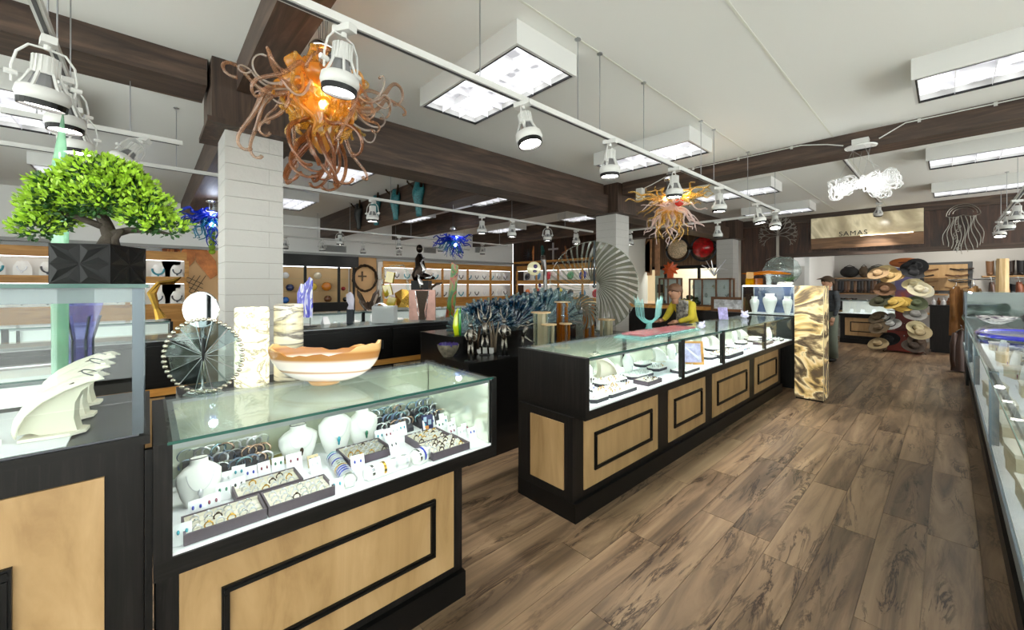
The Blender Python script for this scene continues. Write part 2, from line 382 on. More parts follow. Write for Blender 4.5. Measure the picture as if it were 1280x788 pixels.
# ================================================================ CEILING LIGHTS
def troffer_mat():
    m = bpy.data.materials.new('parabolic lens'); m.use_nodes = True; nt = m.node_tree; nt.nodes.remove(nt.nodes['Principled BSDF'])
    tc = nt.nodes.new('ShaderNodeTexCoord'); mp = nt.nodes.new('ShaderNodeMapping'); mp.inputs['Scale'].default_value = (6.0, 6.0, 1)
    nt.links.new(tc.outputs['Object'], mp.inputs[0])
    n = nt.nodes.new('ShaderNodeTexNoise'); n.inputs['Scale'].default_value = 1.3; n.inputs['Detail'].default_value = 1; nt.links.new(mp.outputs[0], n.inputs[0])
    mr = nt.nodes.new('ShaderNodeMapRange'); mr.inputs[1].default_value = .35; mr.inputs[2].default_value = .65; mr.inputs[3].default_value = .22*TROFFER; mr.inputs[4].default_value = 1.1*TROFFER
    nt.links.new(n.outputs[0], mr.inputs[0])
    e = nt.nodes.new('ShaderNodeEmission'); e.inputs[0].default_value = (.97, .97, 1, 1); nt.links.new(mr.outputs[0], e.inputs[1])
    nt.links.new(e.outputs[0], nt.nodes['Material Output'].inputs[0]); return m
TL = troffer_mat()
LW, LL, LD = .61, 1.24, .16
proto = thing('ceiling_light', 'x', 'ceiling light', (0, 0, CZ), 0, 'fluorescent ceiling lights in white surface boxes')
MB().b(0, LW, 0, .02, -LD, 0).b(0, LW, LL-.02, LL, -LD, 0).b(0, .02, .02, LL-.02, -LD, 0).b(LW-.02, LW, .02, LL-.02, -LD, 0).b(.02, LW-.02, .02, LL-.02, -.06, -.04).build('housing', WHITEM, proto)
MB().b(.02, LW-.02, .02, .03, -LD-.002, -LD+.015).b(.02, LW-.02, LL-.03, LL-.02, -LD-.002, -LD+.015).b(.02, .03, .03, LL-.03, -LD-.002, -LD+.015).b(LW-.03, LW-.02, .03, LL-.03, -LD-.002, -LD+.015).build('frame', BLK, proto)
MB().b(.03, LW-.03, .03, LL-.03, -.10, -.095).build('diffuser', TL, proto)
lou = mat('louvre white', 'f4f4f8', .4)
bx_ = MB().b(-.002, .002, .03, LL-.03, -.094-LD+.1, -.1).mesh('louvre', lou)
by_ = MB().b(.03, LW-.03, -.002, .002, -LD+.006, -.1).mesh('louvre', lou)
for k in (1, 2): inst(bx_, 'louvre', proto, (.03+k*(LW-.06)/3, 0, 0))
for k in range(1, 6): inst(by_, 'louvre', proto, (0, .03+k*(LL-.06)/6, 0))
xs = {-1.15: 'far left', 1.75: 'near', 4.28: 'second', 7.2: 'third', 9.75: 'farthest'}
ys = {-1.05: 'right', 1.87: 'middle', 5.05: 'rear', 7.95: 'back'}
first = True
DESC = {(1.75, 1.87): 'large nearest white box ceiling light, crossed by the track in front of it',
 (4.28, 1.87): 'white box ceiling light behind the track, second away in the middle row',
 (7.2, 1.87): 'white box ceiling light beyond the brown beam, third away in the middle row',
 (9.75, 1.87): 'last white box ceiling light of the middle row, near the dark bulkhead',
 (4.28, -1.05): 'large white box ceiling light at the upper right edge of the picture',
 (7.2, -1.05): 'white box ceiling light at right, second above the white glass cloud pendant',
 (9.75, -1.05): 'white box ceiling light at right just in front of the dark bulkhead',
 (-1.15, 1.87): 'white ceiling light cut by the top left corner of the picture',
 (-1.15, 5.05): 'white box ceiling light at left edge behind the large white spotlight',
 (-1.15, 7.95): 'white ceiling light far left behind the green bonsai',
 (1.75, 5.05): 'white box ceiling light behind the amber glass chandelier tendrils',
 (1.75, 7.95): 'small white ceiling light right of the white column, in the rear hall',
 (4.28, 5.05): 'white ceiling light in the rear hall beside the beam of hanging masks',
 (4.28, 7.95): 'far white ceiling light seen beneath the beam of hanging masks',
 (7.2, 5.05): 'white box ceiling light left of the second column under the main beam',
 (7.2, 7.95): 'far white ceiling light above the rear shelving corner',
 (1.75, -1.05): 'white box ceiling light above and behind the photographer',
 (-1.15, -1.05): 'white box ceiling light behind the photographer at left'}
for (x, y), d in DESC.items():
    if first: proto.location = (x, y, CZ); proto['label'] = d; first = False
    else: dup(proto, (x, y, CZ), label=d)
# ================================================================ TRACKS AND SPOTLIGHTS
TZ = 2.61
SLOT = mat('track slot', '3a3a3c', .5)
def track(label, x0, x1, y0, y1, rods):
    alongx = abs(x1-x0) > abs(y1-y0)
    t = thing('lighting_track', label, 'track light rail', ((x0+x1)/2, (y0+y1)/2, TZ), 0, 'white suspended lighting tracks')
    cx, cy = (x0+x1)/2, (y0+y1)/2; L = abs(x1-x0) if alongx else abs(y1-y0)
    A = MB(); B_ = MB()
    if alongx: A.b(-L/2, L/2, -.018, .018, 0, .034); B_.b(-L/2+.02, L/2-.02, -.007, .007, -.003, 0)
    else: A.b(-.018, .018, -L/2, L/2, 0, .034); B_.b(-.007, .007, -L/2+.02, L/2-.02, -.003, 0)
    A.build('rail', WHITEM, t); B_.build('slot', SLOT, t)
    for x, y in rods:
        MB().cyl((x-cx, y-cy, .034), (x-cx, y-cy, CZ-TZ), .0035, n=6).cyl((x-cx, y-cy, CZ-TZ-.008), (x-cx, y-cy, CZ-TZ), .022, n=12).build('rod', ALU, t)
    return t
track('long white lighting track running from the amber chandelier to the far red disc', .15, 7.1, 1.74, 1.74, [(x, 1.74) for x in (1.35, 2.21, 2.47, 3.1, 4.26, 4.6, 5.7, 6.9)])
track('white lighting track crossing behind the amber and clear chandelier', 7.3, 7.3, 1.8, 4.6, [(7.3, 2.2), (7.3, 3.4)])
track('white lighting track at top left above the bonsai, running away from the viewer', -.33, -.33, .9, 4.0, [(-.33, 2.7), (-.33, 2.95), (-.33, 3.4)])
track('short white lighting track at left between the bonsai and the column', -.7, .2, 4.1, 4.1, [(-.55, 4.1), (-.1, 4.1)])
track('long white track in the rear hall passing in front of the hanging masks', -1.6, 6.9, 5.04, 5.04, [(x, 5.04) for x in (-1.2, .2, 1.6, 2.4, 3.4, 4.6, 6)])
track('middle white track of the rear hall, lower in view than the masks', -1, 7.5, 8.4, 8.4, [(x, 8.4) for x in (0, 1.7, 3.1, 4.5, 6, 7.2)])
track('rearmost white track close to the soffit grilles', 0, 7.5, 10.2, 10.2, [(x, 10.2) for x in (1, 3, 5, 7)])
track('white lighting track at right edge over the right hand glass counter', 5.2, 11.2, -.6, -.6, [(x, -.6) for x in (6, 8.2, 9.6, 10.6)])
def make_head():
    t = thing('track_spotlight', 'x', 'spotlight', (0, 0, TZ), 0, 'white track spotlights')
    MB().b(-.022, .022, -.05, .05, -.03, 0).cyl((0,0,-.05), (0,0,-.03), .012, n=10).build('adapter', WHITEM, t)
    body = MB().lathe([(.026,-.075), (.034,-.078), (.04,-.15)], 20)
    for k in range(16):
        a = k*PI/8; body.box((math.cos(a)*.038, math.sin(a)*.038, -.115), (.008, .004, .07), rz=a)
    body.build('heat_sink', WHITEM, t, smooth=False)
    cage = MB()
    for k in range(6):
        a = k*PI/3; c_, s_ = math.cos(a), math.sin(a)
        cage.tube([(.04*c_, .04*s_, -.145), (.058*c_, .058*s_, -.19), (.07*c_, .07*s_, -.215)], .006, 6)
    cage.build('cage', WHITEM, t)
    MB().lathe([(.03,-.15), (.05,-.215)], 16).build('inner_cone', mat('spot grille', '8a8a8c', .4, .5), t)
    MB().lathe([(.066,-.205), (.076,-.212), (.08,-.24), (.072,-.262)], 24).build('bell', WHITEM, t, smooth=True)
    MB().lathe([(.073,-.26), (.071,-.283), (.064,-.283), (.064,-.268)], 24).build('bezel', BLK, t)
    y = MB(); 
    for s in (-1, 1):
        y.tube([(0,0,-.045), (s*.05, 0, -.05), (s*.078, 0, -.09), (s*.088, 0, -.15), (s*.084, 0, -.21)], .0045, 6).cyl((s*.07, 0, -.175), (s*.105, 0, -.175), .011, n=10)
    y.build('yoke', WHITEM, t)
    return t
head = make_head()
LENS_ON = MB().lathe([(.0001,-.272), (.064,-.272)], 20).mesh('lens', emat('lit lens', 'fffaf0', 14)); LENS_OFF = MB().lathe([(.0001,-.27), (.064,-.27)], 20).mesh('lens', mat('lens off', 'b8b8b6', .2))
sl = bpy.data.lights.new('spot', 'SPOT'); sl.energy = SPOT_W; sl.spot_size = 1.15; sl.spot_blend = .5; sl.shadow_soft_size = .05; sl.color = (1, .96, .9)
FIRST = [True]
def spot(x, y, label, lit=True, rz=0, tilt=(0, 0), sc=1):
    if FIRST[0]: o = head; o.location = (x, y, TZ); o['label'] = label; FIRST[0] = False; o.rotation_euler = (tilt[0], tilt[1], rz)
    else: o = dup(head, (x, y, TZ), label=label, rot=(tilt[0], tilt[1], rz))
    o.scale = (sc, sc, sc)
    ln = inst(LENS_ON if lit else LENS_OFF, 'lens', o)
    if lit:
        l = bpy.data.objects.new('lamp', sl); C.objects.link(l); l.parent = o; l.location = (0, 0, -.29)
    return o
spot(.62, 1.74, 'large lit white spotlight hanging in front of the amber glass chandelier', True, .4, (.12, 0))
spot(1.67, 1.74, 'white track spotlight just right of the nearest ceiling light, its lamp not showing', False, .5, (-.22, .1))
spot(2.6, 1.74, 'lit white spotlight left of the second ceiling light on the long track', True, .3)
spot(3.66, 1.74, 'lit white spotlight directly over the amber and clear chandelier', True, .2)
spot(4.75, 1.74, 'lit white spotlight right of the amber and clear chandelier', True, .5)
spot(6.05, 1.74, 'white spotlight near the far end of the long track, left of the last one', True, .1, (-.15, 0))
spot(6.9, 1.74, 'tilted white spotlight at the far end of the long track', False, .6, (.1, .3))
spot(7.3, 2.7, 'white spotlight above the red glass disc', True, .2, (0, -.1))
spot(7.3, 4.4, 'lit white spotlight above the copper strips left of the woven disc', True)
spot(-.33, 2.72, 'very large white spotlight with black rim at top left', False, .2, (.15, .05), 1.1)
spot(-.33, 3.2, 'lit white spotlight just above the green glass finial at top left', True, .3)
spot(-.33, 3.7, 'white spotlight at top left partly hidden by the bonsai crown', False, .1)
spot(-.02, 4.1, 'small tilted spotlight between the bonsai and the white column', True, .9, (.3, .5))
for X, Y, d, lit in ((2.15, 5.04, 'white spotlight hanging left of the masks beam in the rear hall', True), (3.95, 5.04, 'white spotlight under the rear track right of the turquoise mask', True),
        (4.6, 5.04, 'brightly lit spotlight above the blue glass chandelier of the rear hall', True), (5.5, 5.04, 'spotlight on the rear track left of the cross ornaments', True), (6.35, 5.04, 'last spotlight on the rear track beside the second column', True),
        (2.9, 8.4, 'small spotlight over the dark cornice on the middle rear track', True), (4.2, 8.4, 'small spotlight over the yellow glass blocks', False), (5.3, 8.4, 'small spotlight behind the bronze figure', True),
        (5.9, 8.4, 'small spotlight right of the blue rear chandelier', True), (6.6, 8.4, 'small spotlight nearest the plate shelves', True),
        (2.3, 10.2, 'tiny spotlight beside the white column by the rear wall', False), (3.1, 10.2, 'tiny spotlight above the dark cornice centre', False), (4.1, 10.2, 'tiny spotlight near the widest soffit grille', True), (5.1, 10.2, 'tiny lit spotlight in front of the soffit centre', True)):
    spot(X, Y, d, lit, X)
spot(10.9, -.6, 'white spotlight farthest along the right hand track, beside the metal jellyfish', False, .8, (.2, .2))
spot(9.5, -.6, 'white spotlight second from the far end of the right hand track', False, 1.0)
spot(8.3, -.6, 'white spotlight cut by the right edge of the picture, under the track', True, .3)
o = spot(11.0, .95, 'small lit spotlight at the end of the ceiling track before the long stone sign', True, 0, (.1, -.5)); o.location.z = CZ-.034
t = thing('lighting_track', 'thin lighting track fixed to the ceiling leading to the long stone sign', 'track light rail', (9.0, .95, CZ-.034))
MB().b(-2.2, 2.1, -.018, .018, 0, .033).build('rail', WHITEM, t); MB().b(-2.1, 2.0, -.007, .007, -.003, 0).build('slot', SLOT, t)
# white electrical box and conduit with clips along the right beam
t = thing('junction_box', 'small white electrical box on the dark beam left of the second column head light', 'electrical box', (5.78, 3.3, 2.95))
MB().b(-.05, .05, -.05, .05, -.09, .09).build('box', WHITEM, t)
MB().tube([(0, -.05, .08), (0, -.2, .12), (.05, -.4, .21)], .006, 6).build('conduit', WHITEM, t)
cw = MB().tube([(5.845, 2.9, 3.2), (5.845, 1.2, 3.2), (5.83, .95, 3.14), (5.8, .8, 3.08)], .006, 6).tube([(5.8, .5, 3.08), (5.84, .3, 3.2), (5.845, -1.5, 3.2)], .006, 6)
for yy in (2.5, 1.9, 1.3, .2, -.3, -.8): cw.b(5.835, 5.858, yy-.012, yy+.012, 3.18, 3.215)
tag(cw.build('cable', WHITEM), 'thin white cable clipped along the top of the right hand beam', 'cable')
# ================================================================ GLASS CHANDELIERS
def curl(seed, L=.45, r0=.012, turns=1.5, wav=.5, lift=0.0):
    rnd = random.Random(seed); N = 26; x = z = y = 0.0; th = lift+rnd.uniform(-.2, .2); pts = []; rr = []
    sg = rnd.choice((-1, 1)); ph = rnd.uniform(0, 6); yw = rnd.uniform(-.6, .6)
    for i in range(N):
        t = i/(N-1); pts.append((x, y, z)); rr.append(r0*(1-.62*t)+(.0035 if i > N-3 else 0))
        ds = L/N*(1.25-.5*t); th += wav*math.cos(ph+t*8)*.35+sg*(turns*2*PI/N)*max(0, t-.45)*3.2
        x += math.cos(th)*ds; z += math.sin(th)*ds; y += math.sin(ph+t*5)*ds*.5+yw*ds*.3
    return MB().tube(pts, rr, 7)
def wavy(seed, L=.4, r0=.01, amp=.02):
    rnd = random.Random(seed); N = 14; pts = []; rr = []; ph = rnd.uniform(0, 6); f = rnd.uniform(8, 13)
    for i in range(N):
        t = i/(N-1); pts.append((t*L, amp*math.sin(ph+f*t)*(.3+t), -L*.35*t*t+amp*math.cos(ph*2+f*t)*(.3+t))); rr.append(r0*(1-.72*t))
    return MB().tube(pts, rr, 6)
def dirrot(az, el): return (0, -el, az)
AMB = glassmat('amber glass', 'fff0cc', 2.2, .42, 'eab450', .03); AMB2 = glassmat('golden glass', 'fff4cc', 2.4, .42, 'dcb040', .03)
ROSE = glassmat('rose brown glass', 'f8ece0', 3.0, .36, 'b88a68', .03); CLEAR = glassmat('clear glass curl', 'f0ece8', 2.0, .3, 'e8dcd4', .02)
SPIRIT = glassmat('brown blown glass', 'e0b890', 2.6, .5, 'a46e44', .05)
random.seed(11)
def chandelier(name, label, loc, top, canopy_z, groups, core, group=None):
    t = thing(name, label, 'chandelier', loc, 0, group)
    c = MB().lathe([(.0, .0), (.075, .0), (.08, .02), (.06, .05), (.0, .055)], 20, (0, 0, canopy_z)).build('canopy', CHROME, t, smooth=True)
    k = MB()
    for a in range(5):
        q = a*2*PI/5; k.cyl((.05*math.cos(q), .05*math.sin(q), canopy_z+.03), (.035*math.cos(q), .035*math.sin(q), top), .0018, n=4)
        k.cyl((.02*math.cos(q), .02*math.sin(q), canopy_z+.03), (.03*math.cos(q), .03*math.sin(q), CZ-loc[2]-.02), .0018, n=4)
    k.build('cable', ALUD, t)
    for name_, meshes, n, el, r, sc in groups:
        for i in range(n):
            e = random.uniform(*el); a = 2*PI*(i+random.uniform(-.3, .3))/n
            me = random.choice(meshes); rr = r*math.cos(e)
            inst(me, name_, t, (rr*math.cos(a), rr*math.sin(a), r*math.sin(e)), dirrot(a, e+random.uniform(-.2, .2)), random.uniform(*sc))
    for nm, mb_, m_ in core: mb_.build(nm, m_, t, smooth=True)
    return t
cm = lambda seeds, mt, **k: [curl(s, **k).mesh('tendril', mt, True) for s in seeds]
wm = lambda seeds, mt, **k: [wavy(s, **k).mesh('tendril', mt, True) for s in seeds]
shell = MB()
bulb = lambda r, e: MB().sph((0, 0, .03), r, 14, 10)
horns = MB()
for i in range(9):
    a = i*2*PI/9; q = Vector((math.cos(a), math.sin(a), .25+.3*(i % 2)))
    horns.tube([q*.05, q*.13+Vector((0,0,.02)), q*.2+Vector((0,0,.01)), q*.235-Vector((0,0,.03))], [.03, .06, .055, .02], 12)
A1 = chandelier('glass_chandelier', 'large amber and rose blown glass chandelier of curling tendrils by the near white column', (.80, 2.62, 2.68), .15, .27, [
    ('tendril', cm((1,2,3,4,7), ROSE, L=.56, r0=.017, turns=1.2), 22, (-.15, .5), .13, (.75, 1.15)),
    ('tendril', cm((11,12,13), CLEAR, L=.5, r0=.011, turns=1.5), 12, (-.35, .35), .13, (.8, 1.1)),
    ('tendril', cm((21,22,23,24), AMB2, L=.38, r0=.017, turns=.8, wav=1.2), 46, (-1.2, .2), .12, (.7, 1.05)),
    ('tendril', cm((31,32,33), AMB, L=.36, r0=.018, turns=.7, wav=1.0), 26, (-1.0, .5), .1, (.7, 1)),
    ('tendril', cm((41,42,43,44), SPIRIT, L=.6, r0=.017, turns=1.1, wav=.35), 15, (-1.55, -1.1), .1, (.85, 1.1))],
    [('horn', horns, AMB), ('stem', MB().cyl((0,0,-.25), (0,0,.2), .012), CHROME), ('ball', MB().sph((0,0,.16), .03), glassmat('red ball', 'f0a080', 1.5, .6, 'a03018')),
     ('body', MB().lathe([(.02,-.36), (.06,-.3), (.09,-.15), (.12,.0), (.05,.1)], 16), AMB), ('bulb', MB().sph((.05,-.05,.07), .028).sph((-.06,.0,.05), .028).sph((0,-.02,-.06), .028), emat('warm bulb', 'ffd9a0', 12))], 'blown glass chandeliers')
def plamp(parent, loc, e, col, r=.04):
    l = bpy.data.lights.new('bulb', 'POINT'); l.energy = e; l.color = col; l.shadow_soft_size = r
    o = bpy.data.objects.new('lamp', l); C.objects.link(o); o.parent = parent; o.location = loc
plamp(A1, (.0, -.12, .0), 1.2, (1, .9, .75), .06)
MILK = glassmat('milk glass curl', 'f8f2f0', 1.8, .5, 'f0dedc')
A2 = chandelier('glass_chandelier', 'amber and clear glass chandelier with a red ball over the middle counter', (4.9, 2.38, 2.53), .1, .3, [
    ('tendril', wm((1,2,3), AMB2, L=.42, r0=.02, amp=.03), 28, (.0, .7), .1, (.8, 1.1)),
    ('tendril', wm((5,6,7), MILK, L=.36, r0=.017, amp=.028), 30, (-1.2, .2), .1, (.8, 1.15)),
    ('tendril', wm((8,9), AMB2, L=.36, r0=.018, amp=.03), 12, (-1.5, -.3), .1, (.8, 1.1))],
    [('ball', MB().sph((-.1,-.16,-.01), .055), mat('red glass ball', 'd03428', .1, coat=1)), ('body', MB().sph((0,0,0), .13), MILK), ('bulb', MB().sph((0,-.12,.09), .03).sph((-.12,.0,.05), .03), MT['warm bulb'])], 'blown glass chandeliers')
plamp(A2, (0, -.2, .1), 2, (1, .85, .65), .06)
BLUE = glassmat('cobalt glass', '90b0ff', 1.6, .6, '1438c0'); TEALG = glassmat('teal glass', 'a0e8f0', 1.6, .5, '2a8ab0'); LIME = glassmat('lime glass', 'f0ffb0', 1.5, .6, '9ab848')
def blue(loc, label):
    t = chandelier('glass_chandelier', label, loc, .1, .22, [
    ('tendril', wm((21,22,23), BLUE, L=.4, r0=.028, amp=.035), 24, (-.1, .45), .06, (.8, 1.1)),
    ('tendril', wm((25,26), TEALG, L=.34, r0=.02, amp=.03), 18, (-1.0, -.1), .06, (.8, 1.15)),
    ('tendril', wm((27,28), BLUE, L=.38, r0=.017, amp=.03), 12, (-1.4, -.5), .06, (.8, 1.1))],
    [('body', MB().sph((0,0,0), .1), BLUE), ('bulb', MB().sph((0,-.12,.03), .035).sph((.0,-.08,-.13), .035), emat('cool bulb', 'e8f0ff', 9))], 'blown glass chandeliers')
    plamp(t, (0, -.2, .1), 2.5, (.8, .88, 1), .06); return t
b1 = blue((.72, 7.6, 2.55), 'cobalt blue glass chandelier with lime tail, left of the near column')
bt = MB()
for i in range(5): bt.sph((0, 0, -.25-i*.07), (.045, .045, .045), 8, 6)
bt.build('tail', LIME, b1)
blue((5.0, 7.4, 2.52), 'cobalt and teal glass chandelier in the middle of the rear hall')
# white cloud pendant on the right beam
cl = thing('cloud_pendant', 'white coiled glass cloud pendant lamp hanging under the right hand beam', 'pendant lamp', (5.8, .65, 2.6))
MB().lathe([(0, 0), (.135, .0), (.14, .012), (.07, .035), (.0, .035)], 28, (0, 0, .42)).b(-.06, .06, -.07, .07, .455, .51).build('canopy', WHITEM, cl)
cc = MB(); random.seed(3)
for i in range(7):
    a = i*2*PI/7; cc.cyl((.09*math.cos(a), .09*math.sin(a), .42), (random.uniform(-.1,.1), random.uniform(-.25,.25), .1), .0014, n=4)
cc.build('cable', ALU, cl)
CLOUD = glassmat('white spun glass', 'ffffff', 1.4, .6, 'ffffff')
for i in range(26):
    px, py = random.uniform(-.13, .13), random.uniform(-.27, .27); pz = random.uniform(-.08, .1)*(1-abs(py)*1.6)
    m_ = MB(); R = random.uniform(.055, .095); nn = Vector((random.uniform(-1, 1), random.uniform(-1, 1), random.uniform(-.6, .6))).normalized().to_track_quat('Z', 'Y'); pts = []
    for k in range(40):
        a = k*2*PI/13; rr = R*(.75+.25*math.sin(k*.9)); pts.append(nn @ Vector((rr*math.cos(a), rr*math.sin(a), .03*math.sin(a*.5+i))))
    m_.tube(pts, .0065, 5).build('glass_coil', CLOUD, cl, (px, py, pz), smooth=True)
MB().sph((0, .0, 0), .03).sph((.02, -.18, 0), .025).sph((-.02, .17, 0), .025).build('bulb', emat('cloud bulb', 'ffffff', 5), cl)
plamp(cl, (0, -.08, .0), 1.2, (1, 1, 1), .05); plamp(cl, (0, .2, -.02), 1, (1, 1, 1), .05)
# ================================================================ NEAR DISPLAY COUNTERS
def panel(parent, x0, x1, z0, z1, y, mold=(.095, .1), label=None):
    """maple panel with raised black picture-frame moulding, facing -Y at plane y"""
    p = MB().b(x0, x1, y-.008, y+.01, z0, z1).build('panel', MAPLE, parent)
    a, b = mold; X0, X1, Z0, Z1 = x0+a, x1-a, z0+b, z1-b; w_ = .022; m = MB(); q = y-.02
    for (u0, u1, v0, v1) in ((X0, X1, Z1-w_, Z1), (X0, X1, Z0, Z0+w_), (X0, X0+w_, Z0+w_, Z1-w_), (X1-w_, X1, Z0+w_, Z1-w_)):
        m.b(u0, u1, q, y-.008, v0, v1); m.b(u0+.006, u1-.006, q-.005, q, v0+.006, v1-.006)
    m.build('moulding', BLK, p); return p
MIRROR = mat('mirror door', 'e4ead8', .12, .5)
def case(name, label, x0, x1, y0=1.52, y1=2.12, dz=.72, tz=1.05, posts=(), base=(), leftblack=.03, rightblack=0, bx=None, panels=(), endpanel=False, topframe=True, group=None, mirror=True):
    t = thing(name, label, 'display counter', ((x0+x1)/2, (y0+y1)/2, 0), 0, group); ox, oy = -(x0+x1)/2, -(y0+y1)/2
    T = Matrix.Translation((ox, oy, 0)); m = lambda: MB(T)
    bx0, bx1 = bx
    m().b(bx0, bx1, y0+.08, y1-.02, .12, dz-.06).build('cabinet', BLACKW, t)
    m().b(bx0-.004, bx1+.004, y0+.055, y1-.02, .0, .12).build('kick', BLK, t)
    m().b(x0-.03, x1+.03, y0-.004, y1+.004, dz-.065, dz-.01).build('apron', BLACKX, t)
    m().b(x0, x1, y0+.004, y1-.02, dz-.01, dz).build('deck', DECK, t)
    for a, b, z0, z1 in panels: panel_o = panel(t, a+ox, b+ox, z0, z1, y0+.08+oy, (.105, .1) if b-a > .8 else (.09, .1))
    if endpanel:
        e = m().b(bx0-.008, bx0+.01, y0+.15, y1-.15, .18, .61).build('end_panel', MAPLE, t)
    w_ = .045
    pm_ = MB(T)
    if leftblack: m().b(x0-.03, x0+.012, y0-.004, y1+.004, dz-.01, tz-.006).build('end_board', BLACKW, t)
    if rightblack: m().b(x1-.012, x1+.03, y0-.004, y1+.004, dz-.01, tz-.006).build('end_board', BLACKW, t)
    else:
        m().b(x1, x1+.03, y0-.004, y0+.02, dz-.01, tz-.006).build('post', BLK, t); m().b(x1, x1+.03, y1-.03, y1, dz-.01, tz-.006).build('post', BLK, t)
        m().b(x1, x1+.006, y0+.02, y1-.03, dz, tz-.008).build('side_pane', PANE, t)
    for x in posts: m().b(x-.024, x+.024, y0-.004, y0+.03, dz-.01, tz-.006).build('post', BLK, t)
    for x in posts: m().b(x-.012, x+.012, y1-.05, y1-.02, dz-.01, tz-.006).build('post', BLK, t)
    edges = [x0]+list(posts)+[x1]
    for a, b in zip(edges[:-1], edges[1:]):
        m().b(a+.01, b-.01, y0, y0+.005, dz, tz-.008).build('front_pane', PANE, t)
        m().b(a+.002, b-.002, y0-.012, y1+.004, tz-.008, tz).build('top_pane', PANE, t)
        m().b(a+.0, b-.0, y0-.0145, y0-.0125, tz-.009, tz).build('pane_edge', EDGE, t)
        if not mirror: m().b(a+.002, b-.002, y1-.022, y1-.018, dz, tz-.01).build('back_panel', VELVET, t)
        if mirror: m().b(a+.012, b-.012, y1-.022, y1-.018, dz, tz-.01).build('mirror_door', MIRROR, t)
    # aluminium rim under the glass and the light strip at the front
    m().b(x0, x1, y1-.05, y1-.01, tz-.022, tz-.009).b(x0, x0+.03, y0+.02, y1-.05, tz-.02, tz-.009).b(x1-.03, x1, y0+.02, y1-.05, tz-.02, tz-.009).build('top_rim', ALU, t)
    m().b(x0+.01, x1-.01, y0+.006, y0+.022, tz-.014, tz-.009).b(x0+.01, x1-.01, y0+.006, y0+.009, tz-.03, tz-.014).build('light_housing', ALU, t)
    m().b(x0+.012, x1-.012, y0+.0095, y0+.021, tz-.019, tz-.0145).build('light_strip', LED, t)
    return t
N1 = case('display_counter', 'nearest black and maple counter with glass top, holding ring trays and bangles', .04, 1.25, bx=(0.016, 1.13), panels=[(.07, 1.077, .155, .62)])
MB(Matrix.Translation((-.645, -1.82, 0))).b(1.236, 1.244, 1.53, 2.09, .722, 1.025).build('side_mirror', MIRROR, N1)
N2 = case('display_counter', 'long black counter with four maple panels and glass cases in the middle of the shop', 2.03, 6.87, posts=(3.36, 4.27, 5.62), bx=(1.98, 6.6),
     panels=[(2.09, 3.06, .17, .62), (3.25, 4.0, .17, .62), (4.18, 5.27, .17, .62), (5.47, 6.46, .17, .62)], endpanel=True, rightblack=0)
# tall glass case at left on its own black and maple base
t = thing('display_case', 'tall glass case at left on a black and maple base, carrying the bonsai', 'display case', (-.8, 1.85, 0)); T = Matrix.Translation((.8, -1.85, 0)); m = lambda: MB(T)
m().b(-1.7, -.01, 1.58, 2.2, .1, 1.045).build('cabinet', BLACKW, t); m().b(-1.7, -.01, 1.6, 2.2, 0, .1).build('kick', BLK, t)
m().b(-1.7, .004, 1.55, 2.2, 1.045, 1.07).build('counter_edge', BLACKX, t); m().b(-1.69, -.02, 1.56, 2.19, 1.07, 1.075).build('deck', mat('slate deck', '4a4c52', .35), t)
m().b(-1.69, -.16, 1.565, 2.1, 1.075, 1.079).build('deck_cloth', DECK, t)
panel(t, -1.3+.8, -.09+.8, .16, .97, 1.58-1.85, (.16, .17))
for (x, y) in ((-.022, 1.57), (-.022, 2.16), (-.62, 2.16)): m().b(x-.012, x+.012, y-.01, y+.01, 1.075, 1.492).build('post', ALUD, t)
m().b(-1.69, -.01, 1.56, 1.565, 1.075, 1.49).build('front_pane', PANE, t); m().b(-.012, -.007, 1.565, 2.18, 1.075, 1.49).build('side_pane', PANE, t)
m().b(-1.7, .0, 1.54, 2.2, 1.494, 1.503).build('top_pane', PANE, t)
m().b(-1.7, .0, 1.5375, 1.5395, 1.493, 1.504).b(.0005, .002, 1.54, 2.2, 1.493, 1.504).build('pane_edge', EDGE, t)
m().b(-1.69, -.01, 1.57, 1.6, 1.47, 1.493).build('top_rim', mat('grey rim','7c8288',.5), t); m().b(-1.69, -.01, 1.57, 1.574, 1.452, 1.47).build('light_housing', mat('grey rim','7c8288',.5), t); m().b(-1.68, -.03, 1.578, 1.594, 1.462, 1.4695).build('light_strip', emat('tall case led','f4f8ff',9), t)
tag(MB().b(-.008, .009, 1.54, 1.56, .45, 1.03).build('gap_trim', BLK), 'narrow black strip closing the gap between the tall case and the nearest counter', 'trim')
# ================================================================ JEWELLERY PROTOTYPES
random.seed(21)
GEMS = [mat('gem '+c, c, .1, 0, coat=1) for c in ('3aa0b4', '2a3ab0', '8a2a48', '2a7a5a', 'd8d0c0', '303038')]
RINGM = []
for mt_, g in ((GOLD, 4), (SILVER, 0), (SILVER, 1), (SILVER, 3), (SILVER, 4), (BRONZE, 5), (CHROME, 5)):
    me = MB().ring((0,0,.004), .0115, .0024, (0,1,0), 14, 5).sph((0,0,.0165), (.006,.005,.004), 8, 5)
    RINGM.append(me.mesh('ring', mt_, True))
def ring_row(n, m_, x0, x1, y0, y1, z, label, group, sc=1):
    for i in range(n):
        for j in range(m_):
            o = inst(random.choice(RINGM), 'ring', None, (x0+(x1-x0)*(i+.5)/n+random.uniform(-.004,.004), y0+(y1-y0)*(j+.5)/m_+random.uniform(-.004,.004), z), (0, 0, random.uniform(-.3, .3)), sc)
            tag(o, '%s ring from left, %s row, %s' % (ORD[i], ('front', 'second', 'third', 'fourth', 'fifth', 'sixth')[j], label.split(' in the ')[-1]), 'ring', group)
